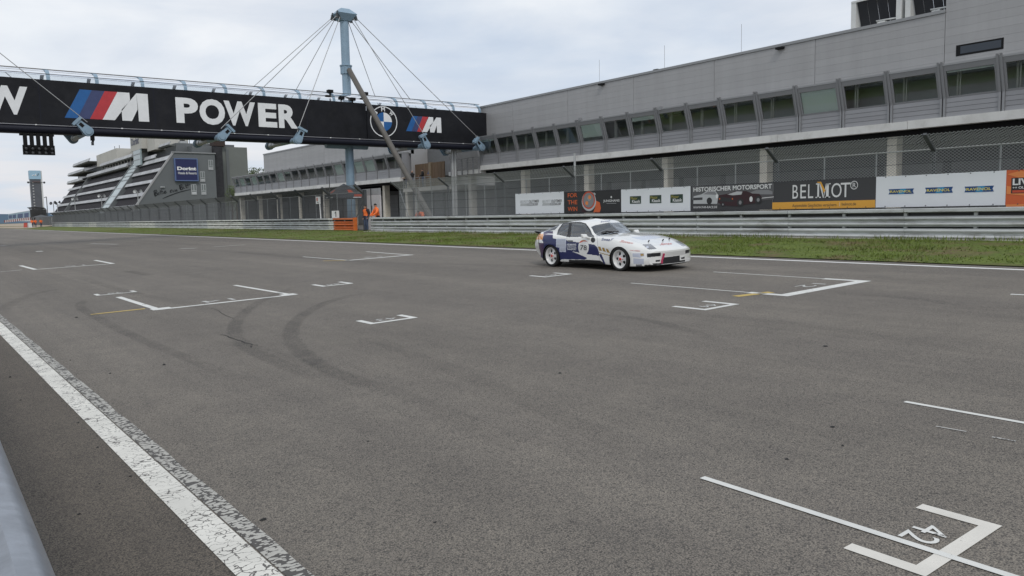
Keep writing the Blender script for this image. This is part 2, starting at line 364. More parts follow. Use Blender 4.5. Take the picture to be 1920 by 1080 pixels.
strip('ground', [-900, -60, -6, 24.5, 60, 300, 1500], -300, 2500, M_field, -0.06)
def exl(y): return 1.157 - .0147 * min(y, 24)
def sheet(name, m, xa, xb):             # track and shoulder meet under the near edge line
    mb = MB(); ys = [-60, -8, 24, 900]; g = lambda f, y: f(y) if callable(f) else f
    for y0, y1 in zip(ys, ys[1:]): mb.poly([(x, y, BANK * x) for x, y in ((g(xa, y0), y0), (g(xb, y0), y0), (g(xb, y1), y1), (g(xa, y1), y1))])
    return mb.build(name, m, None, None, 'structure')
track = sheet('track', M_asph, lambda y: exl(y) + .09, 17.0); shoulder = sheet('shoulder', M_asph2, -5.9, lambda y: exl(y) + .09)
strip('grass_verge', [17.0, 17.25, 18.5, 21, 24.5, 26.2], -40, 700, M_grass, 0.02)
strip('pit_lane', [26.2, 60.0], -40, 150, M_pit, 0.0)
def zgr(x): return zg(x) + 0.05
mb = MB(); mb.poly([(17.6, 196, zgr(17.6)), (19.0, 188, zgr(19)), (24, 214, zgr(24)), (30, 240, zgr(30)), (90, 430, zgr(30) + 2), (40, 520, zgr(30) + .5), (17.6, 420, zgr(17.6))])
mb.build('gravel_bed', M_gravel, None, None, 'structure')

def line(mb, a, b, wd, dz, mi=0, zf=None):
    """Painted line between two ground points."""
    a = np.array(a[:2]); b = np.array(b[:2]); d = (b - a) / np.linalg.norm(b - a); n = np.array([-d[1], d[0]]) * wd / 2
    pts = [a - n, b - n, b + n, a + n]
    mb.poly([(p[0], p[1], BANK * p[0] + dz) for p in pts])
def tline(name, a, b, wd, m, dz=0.004):
    mb = MB(); line(mb, a, b, wd, dz); return mb.build(name, m, track)
# the two long edge lines
mb = MB(); mb.poly([(exl(y) + d, y, BANK * (exl(y) + d) + .004) for y, d in ((-8, 0), (-8, .172), (24, .165), (24, 0))]); mb.build('edge_line', M_line, track)
strip('edge_line', [16.42, 16.58], -20, 700, M_line2, 0.004).parent = track
for o in track.children:
    if 'kind' in o: del o['kind']
# worn rumble profile beside the near line
m, t, b = nodes_mat('worn_profile'); P = nd(t, 'ShaderNodeNewGeometry').outputs['Position']
wv = nd(t, 'ShaderNodeTexNoise', {'Vector': P, 'Scale': 12.0, 'Detail': 3})
pw = nd(t, 'ShaderNodeMix', {0: 0.05, 6: P, 7: wv.outputs['Color']}, data_type='RGBA')
v = nd(t, 'ShaderNodeTexVoronoi', {'Vector': nd(t, 'ShaderNodeMapping', {'Vector': pw.outputs[2], 'Scale': (0.8, 1.3, 1)}).outputs[0], 'Scale': 32.0, 'Randomness': 0.7}, feature='F1')
n = nd(t, 'ShaderNodeTexNoise', {'Vector': P, 'Scale': 5.0, 'Detail': 5, 'Roughness': 0.7})
th = nd(t, 'ShaderNodeMapRange', {0: n.outputs[0], 1: 0.3, 2: 0.7, 3: 0.36, 4: 0.72})
lt = nd(t, 'ShaderNodeMath', {0: v.outputs['Distance'], 1: th.outputs[0]}, operation='LESS_THAN')
t.links.new(mixc(t, lt.outputs[0], (0.085, 0.08, 0.075), (0.44, 0.43, 0.395)), b.inputs['Base Color']); b.inputs['Roughness'].default_value = 0.8
bp = nd(t, 'ShaderNodeBump', {'Height': v.outputs['Distance'], 'Strength': 0.8, 'Distance': 0.01}, invert=True); t.links.new(bp.outputs[0], b.inputs['Normal'])
mb = MB(); ys = [-8 + i * 0.4 for i in range(80)]
for i in range(len(ys) - 1):
    e0 = exl(ys[i]) + .285 + 0.005 * math.sin(ys[i] * 3.1) + 0.005 * math.sin(ys[i] * 9.7); e1 = exl(ys[i + 1]) + .285 + 0.005 * math.sin(ys[i + 1] * 3.1) + 0.005 * math.sin(ys[i + 1] * 9.7)
    f0, f1 = exl(ys[i]) + .18, exl(ys[i + 1]) + .18; mb.poly([(f0, ys[i], BANK * f0 + .003), (e0, ys[i], BANK * e0 + .003), (e1, ys[i + 1], BANK * e1 + .003), (f1, ys[i + 1], BANK * f1 + .003)])
mb.build('worn_line_edge', m, track)

def bracket(name, X0, X1, Y, l0, l1, wd, m, dz=0.004, label=None):
    """Grid slot bracket: front bar at Y, two legs running back (+Y)."""
    mb = MB()
    line(mb, (X0, Y), (X1, Y), wd, dz)
    line(mb, (X0 + wd / 2, Y + wd / 2), (X0 + wd / 2, Y + l0), wd, dz); line(mb, (X1 - wd / 2, Y + wd / 2), (X1 - wd / 2, Y + l1), wd, dz)
    return mb.build(name, m, track, label)
def number(txt, X, Y, wX, hY, m, dz=0.005, **k):
    """Stencilled number read by drivers who come from +Y."""
    q, f = text_fit(txt, 0, wX, 0, hY, **k); mb = MB()
    mb.add([(X - a, Y - c, BANK * (X - a) + dz) for a, c in q], f); return mb.build('slot_number', m, track)
bracket('slot_bracket', 3.42, 4.21, 1.61, 0.345, 0.35, 0.078, M_markb)
number('42', 3.97, 1.855, 0.235, 0.165, M_mark, bold=0.0)
tline('grid_line', (3.69, 3.02), (3.69, -1.5), 0.048, M_mark, 0.0055)
tline('grid_line', (6.14, 3.02), (6.14, -1.5), 0.05, M_mark)
tline('faint_line', gnd(1755, 800), gnd(1812, 810), 0.02, M_faint); tline('faint_line', gnd(1860, 820), gnd(1905, 828), 0.025, M_faint)
# far-side box by the car
mb = MB(); line(mb, (11.0, 7.42), (13.55, 7.42), 0.22, .004); line(mb, (11.08, 7.53), (11.08, 8.1), 0.16, .004); line(mb, (13.47, 7.53), (13.47, 8.2), 0.16, .004)
line(mb, (11.08, 8.12), gnd(1183, 531), 0.05, .004); line(mb, (13.47, 8.22), gnd(1338, 510), 0.05, .004)
mb.build('grid_box', M_mark, track)
number('12', 12.75, 7.95, 0.6, 0.26, M_num, bold=0.0)
tline('yellow_mark', gnd(1379, 556), gnd(1446, 548), 0.17, M_yel)
# near-lane boxes
mb = MB(); line(mb, (3.40, 15.26), (6.05, 15.26), 0.14, .004); line(mb, (3.46, 15.33), gnd(222, 557), 0.12, .004); line(mb, (5.98, 15.33), gnd(440, 535), 0.10, .004)
line(mb, (3.36, 15.36), (3.70, 15.36), 0.30, .0045); line(mb, (5.8, 15.36), (6.1, 15.36), 0.3, .0045)
mb.build('grid_box', M_mark, track); number('14', 4.95, 15.85, 0.62, 0.34, M_num, bold=0.0)
tline('yellow_mark', gnd(170, 590), gnd(272, 579), 0.12, M_yel)
c1, c2 = gnd(63, 506), gnd(214, 494)
mb = MB(); Yb = (c1[1] + c2[1]) / 2; line(mb, (c1[0], Yb), (c2[0], Yb), 0.17, .004); line(mb, (c1[0] + .06, Yb + .1), gnd(38, 498), 0.14, .004); line(mb, (c2[0] - .06, Yb + .1), gnd(178, 488), 0.14, .004)
mb.build('grid_box', M_mark, track); number('16', (c1[0] + c2[0]) / 2 + .4, Yb + .75, 0.65, 0.4, M_num, bold=0.0)
tline('faint_line', gnd(0, 510), gnd(42, 506), 0.16, M_faint)
c1, c2 = gnd(651, 488), gnd(778, 478)
mb = MB(); Yb = (c1[1] + c2[1]) / 2; line(mb, (c1[0], Yb), (c2[0], Yb), 0.2, .004); line(mb, (c1[0], Yb + .1), gnd(568, 481.5), 0.08, .004); line(mb, (c2[0] - .1, Yb + .1), gnd(687, 472), 0.1, .004)
mb.build('grid_box', M_mark, track); number('13', (c1[0] + c2[0]) / 2 + .3, Yb + .8, 0.6, 0.36, M_num, bold=0.0)
tline('yellow_mark', gnd(606, 489.3), gnd(648, 488.3), 0.13, M_yel)
tline('faint_line', gnd(337, 466), gnd(367, 465.5), 0.3, M_faint); tline('faint_line', gnd(400, 463), gnd(460, 459), 0.22, M_faint)
tline('faint_line', gnd(170, 457), gnd(220, 458), 0.25, M_faint); tline('faint_line', gnd(0, 461), gnd(12, 460), 0.4, M_faint)
def small(c0, c1, l, wd, num=None, m=M_mark):
    a, b_ = gnd(*c0), gnd(*c1); Y = (a[1] + b_[1]) / 2
    bracket('slot_bracket', a[0], b_[0], Y, l, l, wd, m)
    if num: number(num, (a[0] + b_[0]) / 2 + 0.16, Y + 0.30, 0.32, 0.19, M_num, bold=0.0)
small((1316, 581.5), (1383.4, 570.2), 0.6, 0.10, '44'); small((693, 608), (780, 595), 0.45, 0.10, '43')
small((604, 537.6), (661, 531), 0.6, 0.11, '46'); small((1021, 520), (1070, 513.6), 0.55, 0.10, '45')
small((181, 554.5), (257, 547), 0.4, 0.09, '48'); small((66, 471.5), (85, 472), 0.8, 0.2)
tline('grid_line', gnd(1895, 552), gnd(1960, 555), 0.09, M_mark)

# rubber skid marks: thin broken films of tyre rubber
m, t, b = nodes_mat('tyre_rubber'); P = nd(t, 'ShaderNodeNewGeometry').outputs['Position']
n = nd(t, 'ShaderNodeTexNoise', {'Vector': P, 'Scale': 7.0, 'Detail': 7, 'Roughness': 0.8}); n0 = nd(t, 'ShaderNodeTexNoise', {'Vector': P, 'Scale': 0.9, 'Detail': 3})
vx = nd(t, 'ShaderNodeVertexColor', layer_name='film')
a_ = nd(t, 'ShaderNodeMapRange', {0: n.outputs[0], 1: 0.30, 2: 0.75, 3: 0.08, 4: 0.46}); a0 = nd(t, 'ShaderNodeMapRange', {0: n0.outputs[0], 1: 0.3, 2: 0.7, 3: 0.35, 4: 1.0})
a2 = nd(t, 'ShaderNodeMath', {0: a_.outputs[0], 1: a0.outputs[0]}, operation='MULTIPLY'); a3 = nd(t, 'ShaderNodeMath', {0: a2.outputs[0], 1: vx.outputs[0]}, operation='MULTIPLY')
b.inputs['Base Color'].default_value = (0.035, 0.034, 0.035, 1); b.inputs['Roughness'].default_value = 0.7; t.links.new(a3.outputs[0], b.inputs['Alpha'])
M_rub = m
_sk = [0]
def skid(pts, wd, s=1.0):
    P = [gnd(*p)[:2] for p in pts]; Q = []
    for i in range(len(P) - 1):
        p0 = P[max(i - 1, 0)]; p1 = P[i]; p2 = P[i + 1]; p3 = P[min(i + 2, len(P) - 1)]
        for k in range(10):
            u = k / 10; Q.append(0.5 * (2 * p1 + (p2 - p0) * u + (2 * p0 - 5 * p1 + 4 * p2 - p3) * u * u + (3 * p1 - p0 - 3 * p2 + p3) * u ** 3))
    Q.append(P[-1]); n_ = len(Q); mb = MB(); vs = []; cs = []; dz = 0.0065 + 0.0004 * _sk[0]; _sk[0] += 1
    for i, q in enumerate(Q):
        d = Q[min(i + 1, n_ - 1)] - Q[max(i - 1, 0)]; d = d / np.linalg.norm(d); nn = np.array([-d[1], d[0]])
        for k, (o_, c_) in enumerate(((-.5, 0), (-.3, 1), (.3, 1), (.5, 0))):
            p = q + nn * o_ * wd; vs.append((p[0], p[1], BANK * p[0] + dz)); cs.append(c_ * s * min(1, 6 * i / n_, 5 * (n_ - 1 - i) / n_))
    mb.add(vs, [(i * 4 + k, i * 4 + k + 1, i * 4 + 4 + k + 1, i * 4 + 4 + k) for i in range(n_ - 1) for k in range(3)])
    o = mb.build('skid_mark', M_rub, track)
    ca = o.data.color_attributes.new('film', 'FLOAT_COLOR', 'POINT')
    ca.data.foreach_set('color', np.repeat(np.array(cs)[:, None], 4, 1).ravel())
skid([(690, 548), (620, 565), (570, 590), (545, 620), (560, 655), (610, 690), (700, 730)], 0.27, 0.9)
skid([(560, 535), (500, 560), (460, 585), (440, 615), (455, 645), (520, 680), (650, 730)], 0.25, 0.8)
skid([(140, 517), (230, 545), (330, 566), (430, 590)], 0.3, 0.55); skid([(165, 560), (150, 575), (190, 600), (260, 635), (370, 680), (480, 725)], 0.22, 0.6)
skid([(0, 590), (20, 570), (60, 553), (110, 542)], 0.3, 0.6); skid([(235, 508), (283, 517)], 0.4, 0.8)
skid([(1100, 590), (1190, 597), (1280, 617), (1350, 640)], 0.22, 0.6); skid([(1160, 580), (1320, 592), (1500, 610), (1700, 640), (1920, 680)], 0.25, 0.3)
skid([(260, 460), (480, 476), (700, 492), (1000, 500), (1200, 520)], 0.5, 0.4); skid([(1560, 550), (1700, 560), (1820, 575), (1960, 580)], 0.3, 0.5)
skid([(0, 478), (100, 470), (220, 462), (330, 455)], 0.9, 0.5); skid([(430, 640), (560, 680), (760, 745), (1000, 850)], 0.3, 0.35)
skid([(600, 600), (760, 660), (980, 750), (1250, 880)], 0.3, 0.28); skid([(1250, 505), (1500, 512), (1920, 540)], 0.5, 0.35)
# cracks in the asphalt, and bits of rubber lying about
M_crack = mat('crack_fill', (0.018, 0.017, 0.016), 0.9)
def crack(pts, wd):
    P = [gnd(*p) for p in pts]; mb = MB(); Q = []
    for a, b_ in zip(P, P[1:]):
        for k in range(4): Q.append(a + (b_ - a) * k / 4 + np.array([random.uniform(-.03, .03), random.uniform(-.05, .05), 0]))
    Q.append(P[-1])
    for a, b_ in zip(Q, Q[1:]): line(mb, a, b_, wd * random.uniform(.5, 1.2), 0.0035)
    mb.build('crack', M_crack, track)
crack([(413, 627), (440, 634), (470, 646), (482, 648)], 0.022); crack([(472, 648), (470, 652)], 0.015); crack([(395, 578), (440, 598)], 0.012)
# ================================================================ NEAR GUARDRAIL (beside the camera)
nr = thing('guardrail', 'blurry pale grey guardrail beam right beside the camera, bottom left corner', 'guardrail', (0.1, 2.0, zg(0)))
M_nearrail = mat('near_rail', (0.29, 0.315, 0.355), 0.34, 0.55, var=0.16, vscale=7, dirt=(0.19, 0.20, 0.23), dscale=5, damt=0.6, bump=.15, bscale=12)
def wprof(z0, h, d=0.083):
    """W-beam cross-section (depth toward the track, height), two ridges."""
    k = h / 0.31
    return [(0.018, z0), (0.0, z0 + .012 * k), (d, z0 + .05 * k), (d, z0 + .09 * k), (0.0, z0 + .135 * k), (0.0, z0 + .175 * k), (d, z0 + .22 * k), (d, z0 + .26 * k), (0.0, z0 + .298 * k), (0.018, z0 + .31 * k)]
def round_prof(pr, n=4):
    out = []
    for i in range(len(pr)):
        if i in (0, len(pr) - 1): out.append(pr[i]); continue
        a, b, c = (np.array(pr[j], float) for j in (i - 1, i, i + 1))
        for k in range(n):
            u = (k + .5) / n; out.append(tuple((1 - u) ** 2 * (a + b) / 2 + 2 * u * (1 - u) * b + u * u * (b + c) / 2))
    return out
for z0 in (0.24, 0.60):
    mb = MB(); pr = round_prof([(0, z0), (.075, z0 + .02), (.10, z0 + .10), (.10, z0 + .22), (.07, z0 + .31), (0, z0 + .33)], 6)
    vs = [(0.130 + d, y, zg(0) + z) for y in (-3, 0, 2, 4, 6, 10, 14) for d, z in pr]; n = len(pr)
    mb.add(vs, [(j * n + i, j * n + i + 1, (j + 1) * n + i + 1, (j + 1) * n + i) for j in range(6) for i in range(n - 1)], 0, True)
    mb.build('beam', M_nearrail, nr)
for y in (-2, 2, 6, 10, 14):
    mb = MB(); mb.box(0.02, 0.13, y - .05, y + .05, -.1, 0.91); mb.build('post', M_nearrail, nr)
M_chip = mat('rubber_chip', (0.02, 0.02, 0.02), 0.8)
for px, py, s_ in [(855 / 3, 720 + 358 / 3, .028), (1480 / 3, 720 + 765 / 3, .035), (730 / 3, 720 + 521 / 3, .02), (560 / 3, 720 + 563 / 3, .018), (440 / 3, 720 + 735 / 3, .02), (115 / 3, 720 + 92 / 3, .02), (438 / 3, 793, .018), (550 / 3, 839, .02), (920 / 3, 430 + 763 / 3, .04), (620 / 3, 430 + 812 / 3, .03), (55 / 3, 430 + 833 / 3, .04), (428 / 3, 430 + 497 / 3, .05), (395 / 3, 430 + 737 / 3, .025), (1280 + 845 / 3, 720 + 243 / 3, .03), (1280 + 900 / 3, 720 + 348 / 3, .025), (1280 + 583 / 3, 720 + 424 / 3, .025), (1240 + 870 * .354, 470 + 508 * .354, .04), (690, 828, .02), (815, 980, .018), (1050, 700, .03)]:
    p = gnd(px, py); mb = MB(); a0 = random.uniform(0, 6.28); k_ = random.randint(5, 7)
    ring = [(p[0] + s_ * random.uniform(.3, .8) * math.cos(a0 + j * 6.283 / k_), p[1] + 1.0 * s_ * random.uniform(.3, .9) * math.sin(a0 + j * 6.283 / k_), p[2] + .002) for j in range(k_)]
    top = [(p[0] + (x - p[0]) * .5 + .004, p[1] + (y - p[1]) * .5, z + s_ * random.uniform(.15, .3)) for x, y, z in ring]
    mb.add(ring + top, [tuple(range(k_))[::-1], tuple(range(k_, 2 * k_))] + [(j, (j + 1) % k_, k_ + (j + 1) % k_, k_ + j) for j in range(k_)])
    where = 'left shoulder beside the white line' if p[0] < 0.95 else 'open asphalt'
    setp(mb.build('rubber_chip', M_chip), 'small black crumb of tyre rubber lying on the ' + where, 'rubber chip', 'rubber crumbs on the ' + where)
# ================================================================ GUARDRAILS, CATCH FENCE
M_gapshade = mat('rail_gap_shade', (0.07, 0.07, 0.072), 0.8, 0.1)
def beam_mesh(name, L, kind, m):
    pr = [(0.03, .80), (0.0, .805), (.0, .815), (.105, .82), (.115, .83), (.115, .915), (.105, .93), (-.06, .935)] if kind == 'cap' else wprof({'a': .385, 'b': .015}[kind], 0.32, 0.085)
    pr = round_prof(pr, 2) if kind != 'cap' else pr
    mb = MB(); n = len(pr); g = 0.006
    vs = [(-d, y, z) for y in (g, L - g) for d, z in pr]
    mb.add(vs, [(i, i + 1, n + i + 1, n + i) for i in range(n - 1)])
    if kind != 'cap':                   # splice bolts
        zb = {'a': .385, 'b': .015}[kind]
        for y in (.12, .28):
            for z in (zb + .075, zb + .245): mb.lathe([(0.016, 0), (0.016, .012), (0.0001, .014)], (-.085, y, z), (-1, 0, 0), 6)
    return mb.mesh(name, m)
SEG = 4.0
BM = {(k, c): beam_mesh('beam', SEG, k, m) for k in ('cap', 'a', 'b') for c, m in (('g', M_galv), ('w', M_railwhite), ('o', M_orange))}
def post_mesh():
    mb = MB(); mb.box(.0, .09, -.05, .05, -.15, .90); return mb.mesh('post', M_postlight)
PM = post_mesh()
def gap_shade_mesh():  # dark sheet added behind the beams, standing in for shade in the gaps
    mb = MB(); mb.box(.10, .125, 0, SEG, .03, .86); return mb.mesh('dark_sheet', M_gapshade)
BK = gap_shade_mesh()
def rail(root, pts, z0, white=lambda i: 'g'):
    i = 0
    for (xa, ya), (xb, yb) in zip(pts, pts[1:]):
        d = Vector((xb - xa, yb - ya, 0)); n = max(1, round(d.length / SEG)); ang = math.atan2(-d.x, d.y)
        for k in range(n):
            P = Vector((xa, ya, 0)) + d * k / n; sc = d.length / n / SEG
            for kd in ('cap', 'a', 'b'):
                o = link(BM[(kd, white(i))], 'beam', root, loc=Vector((P.x, P.y, z0(P.x))) - ORG[root.name]); o.rotation_euler.z = ang; o.scale.y = sc
            o = link(BK, 'dark_sheet', root, loc=Vector((P.x, P.y, z0(P.x))) - ORG[root.name]); o.rotation_euler.z = ang; o.scale.y = sc
            for q in (0, .5):
                p2 = P + d / n * q; o = link(PM, 'post', root, loc=Vector((p2.x, p2.y, z0(p2.x))) - ORG[root.name]); o.rotation_euler.z = ang
            i += 1
rr = thing('guardrail', 'long grey triple guardrail under the advertising banners, behind the race car', 'guardrail', (24.1, 20, zg(24)))
rail(rr, [(24.12, -8), (24.12, 44), (24.5, 47.9)], lambda x: zg(24) + .0)
rl = thing('guardrail', 'long guardrail left of the gap with white painted stretches and orange end', 'guardrail', (25.4, 55, zg(25)))
def lw(i): return 'o' if i == 0 else ('w' if i in (1, 7, 8, 9, 16, 17, 18, 19, 27, 28, 34, 35) else 'g')
rail(rl, [(25.3, 52.0), (25.34, 55.6), (25.36, 56.6), (26.7, 217.0)], lambda x: zg(25) - .02, lw)
mb = MB(); mb.box(25.12, 25.42, 51.90, 51.985, zg(25) - .1, zg(25) + .95); mb.build('end_plate', M_orange, rl, 'orange end plate of the rail')
mb = MB(); mb.box(23.95, 24.35, -8, 48, zg(24) - .1, zg(24) + .035); setp(mb.build('kerb', M_conc), 'low concrete edging under the right-hand guardrail', 'kerb', None, 'structure')

def wires(mb, y0, y1, pfun, h, px=0.115, pz=0.088, r=0.0075):
    """Chain-link: two families of straight wires crossing as diamonds. pfun(y, s) -> point, s in 0..h."""
    k = px / pz; run = h * k; n = int((y1 - y0 + run) / px)
    for sgn in (0, 1):
        for i in range(n + 1):
            ya = y0 - run + i * px; a, b = ya, ya + run; sa, sb = 0.0, h
            if a < y0: sa = (y0 - a) / k; a = y0
            if b > y1: sb = h - (b - y1) / k; b = y1
            if sb - sa < 0.02: continue
            if sgn: sa, sb = h - sa, h - sb
            p, q = Vector(pfun(a, sa)), Vector(pfun(b, sb)); d = (q - p).normalized()
            u = Vector((1, 0, 0)); v = d.cross(u).normalized()
            ring = [u * r, -u * r * .5 + v * r * .87, -u * r * .5 - v * r * .87]
            mb.add([p + g for g in ring] + [q + g for g in ring], [(0, 1, 4, 3), (1, 2, 5, 4), (2, 0, 3, 5)])
def fence(label, fx, y0, y1, zb, H, posts, thin, over=(0.6, 0.42), pr=0.085, rw=0.0078, pxx=0.115, mw=None):
    mw = mw or M_wire
    root = thing('catch_fence', label, 'fence', (fx(y0), y0, zb))
    for y in posts:
        mb = MB(); x = fx(y); mb.box(x + .012, x + .012 + pr, y - pr / 2, y + pr / 2, zb - .1, zb + H)
        mb.bar((x + .03, y, zb + H - .05), (x - over[0], y, zb + H + over[1]), pr * 1.3, pr * .9); mb.build('post', M_postdark, root)
    for y in thin:
        mb = MB(); x = fx(y); mb.tube([(x + .05, y, zb - .1), (x + .05, y, zb + H + .02)], .026, 6); mb.build('intermediate_post', M_postlight, root)
    for s in (0.05, H):
        mb = MB(); mb.tube([(fx(y0) + .02, y0, zb + s), (fx(y1) + .02, y1, zb + s)], .022, 6); mb.build('rail', M_postlight if s > 1 else M_postdark, root)
    for s in (.5, .95, 1.4, 1.85, 2.3):
        if s < H - .2:
            mb = MB(); mb.tube([(fx(y0) - .006, y0, zb + s), (fx(y1) - .006, y1, zb + s)], .008, 4); mb.build('cable', M_postdark, root)
    for s in (.45, .9):
        mb = MB(); mb.tube([(fx(y0) - over[0] * s, y0, zb + H + over[1] * s), (fx(y1) - over[0] * s, y1, zb + H + over[1] * s)], .008, 4); mb.build('cable', M_postdark, root)
    mb = MB(); wires(mb, y0, y1, lambda y, s: (fx(y), y, zb + s), H, pxx, pxx * .77, rw); mb.build('mesh', mw, root, None, 'stuff')
    L = math.hypot(*over)
    mb = MB(); wires(mb, y0, y1, lambda y, s: (fx(y) - over[0] * s / L, y, zb + H + over[1] * s / L), L, pxx, pxx * .77, rw); mb.build('overhang_mesh', mw, root, None, 'stuff')
    return root
zf = zg(25)
M_wiredk = mat('fence_wire_dark', (0.17, 0.175, 0.18), 0.6, 0.2)
fr = fence('tall wire catch fence with bent-over top carrying the row of banners', lambda y: 24.6, -8, 44.2, zf, 2.70, [0.6 + 5.42 * k for k in range(-1, 8)] + [44.2], [0.6 + 5.42 * k + 1.8 * j for k in range(-1, 8) for j in (1, 2)])
mb = MB(); mb.tube([(24.66, 44.2, zf + 2.6), (24.66, 42.6, zf)], .03, 6); mb.build('brace', M_postlight, fr)
mb = MB(); mb.tube([(24.75, 27.75, zf), (24.75, 27.75, zf + 3.75)], .05, 8); mb.build('lamp_pole', M_postlight, fr)
fl = fence('long wire catch fence with bent-over top running left in front of the hotel', lambda y: 25.62 + (y - 52) * .0084, 51.2, 217, zf, 2.75, [51.3] + [57.0 + 5.5 * k for k in range(30)], [57.0 + 5.5 * k + 2.75 for k in range(8)], (0.62, 0.5), 0.17, 0.0085, 0.17, M_wiredk)
mb = MB(); mb.tube([(25.8, 57.2, zf), (25.8, 57.2, zf + 4.3)], .03, 6); mb.build('thin_pole', M_postdark, fl)
mb = MB(); mb.box(25.66, 25.84, 51.1, 51.35, zf - .1, zf + 2.9); mb.build('gate_post', M_postdark, fl)
mb = MB(); mb.tube([(25.72, 51.3, zf + 2.3), (25.72, 53.4, zf + .1)], .035, 6); mb.build('brace', M_postdark, fl)

# grass growing on the verge
mb = MB()
N = 62000; gx = rng.uniform(16.92, 24.2, N); gy = np.where(rng.random(N) < .75, rng.uniform(2, 40, N), rng.uniform(40, 110, N))
d_ = np.sin(gx * 1.9 + gy * .7) + np.sin(gy * 1.3 - gx * .6); keep = rng.random(N) < np.clip(.60 + .26 * d_ + .22 * np.sin(gx * 4.7 - gy * 2.9), .03, 1)
edge = np.clip((gx - 17.05) / .5, .35, 1)
hh = rng.uniform(.025, .085, N) * np.clip(.85 + .25 * d_, .5, 1.5) * edge + (gx > 23.6) * rng.uniform(0, .10, N)
an = rng.uniform(0, 6.28, N); ww = rng.uniform(.008, .02, N); ln = rng.uniform(-.05, .05, (N, 2))
vv = []; ff = []
for i in np.nonzero(keep)[0]:
    z = BANK * gx[i] + .02; c, s = math.cos(an[i]) * ww[i], math.sin(an[i]) * ww[i]; b0 = len(vv)
    vv += [(gx[i] - c, gy[i] - s, z), (gx[i] + c, gy[i] + s, z), (gx[i] + ln[i][0], gy[i] + ln[i][1], z + hh[i])]; ff.append((b0, b0 + 1, b0 + 2))
me = bpy.data.meshes.new('grass'); me.from_pydata(vv, [], ff); me.materials.append(M_blade)
setp(link(me, 'grass'), 'short green grass on the verge between track and guardrail', 'grass', None, 'stuff')
# ================================================================ BANNERS ON THE FENCE
BX = 24.52
def pcol(name, c, r=0.6): return mat(name, c, r, bump=0.5, bscale=2.6)
MB_white = pcol('banner_white', (0.74, 0.76, 0.79)); MB_black = pcol('banner_black', (0.022, 0.022, 0.024)); MB_dgrey = pcol('banner_dark_grey', (0.045, 0.045, 0.048))
MB_yel = pcol('banner_yellow', (0.72, 0.36, 0.05)); MB_or = pcol('banner_orange', (0.60, 0.12, 0.035)); MB_grey = pcol('print_grey', (0.22, 0.22, 0.23)); MB_lg = pcol('print_light_grey', (0.45, 0.46, 0.47))
MB_red = pcol('print_red', (0.50, 0.07, 0.03)); MB_green = pcol('print_green', (0.02, 0.045, 0.03)); MB_gold = pcol('print_gold', (0.42, 0.36, 0.07)); MB_blue = pcol('print_blue', (0.008, 0.06, 0.2)); MB_cyan = pcol('print_cyan', (0.01, 0.25, 0.5))
MB_ylt = pcol('print_yellow', (0.75, 0.62, 0.12)); MB_mar = pcol('print_maroon', (0.034, 0.010, 0.014)); MB_asph = pcol('print_road', (0.085, 0.08, 0.085)); MB_pw = pcol('print_off_white', (0.7, 0.7, 0.7)); MB_or2 = pcol('print_orange_light', (0.72, 0.24, 0.07))
def banner(label, ya, yb, z0, z1, m):
    root = thing('banner', label, 'banner', (BX, (ya + yb) / 2, z0), 'advertising banners on the fence')
    mb = MB(); nx, nz = 14, 4; vs = []
    for j in range(nz + 1):
        for i in range(nx + 1):
            u = i / nx; edge_ = 0 if j in (0, nz) else 1
            vs.append((BX + .004 + .003 * edge_ * math.sin(u * 23 + j), ya + (yb - ya) * u, z0 + (z1 - z0) * j / nz - (.012 * abs(math.sin(u * PI * 5)) if j == nz else 0)))
    mb.add(vs, [(j * (nx + 1) + i, j * (nx + 1) + i + 1, (j + 1) * (nx + 1) + i + 1, (j + 1) * (nx + 1) + i) for j in range(nz) for i in range(nx)], 0, True)
    b_ = mb.build('cloth', m, root)
    for i in range(6):
        for z in (z0 + .03, z1 - .035):
            mb = MB(); y = ya + (yb - ya) * (i + .5) / 6; mb.lathe([(.017, 0), (.017, .006), (.0001, .008)], (BX - .002, y, z), (-1, 0, 0), 6); mb.build('eyelet', M_postdark, b_)
    return root, Sheet((BX, ya, z0), (0, -1, 0), (0, 0, 1), (-1, 0, 0))
YB = [32.05, 28.29, 24.52, 20.69, 16.96, 13.16, 9.40, 5.62]
Z0, Z1 = 1.665, 2.64
class Zm:
    """zoom-picture coordinates -> banner metres (right, up)."""
    def __init__(s, ox, oy, k, ya): s.a = (ox, oy, k, ya)
    def __call__(s, x, y):
        ox, oy, k, ya = s.a; P = atX(ox + x * k, oy + y * k, BX); return (ya - P[1], P[2] - Z0)
    def box(s, x0, y0, x1, y1):
        u0 = s(x0, (y0 + y1) / 2)[0]; u1 = s(x1, (y0 + y1) / 2)[0]; xm = (x0 + x1) / 2; return u0, u1, s(xm, y1)[1], s(xm, y0)[1]
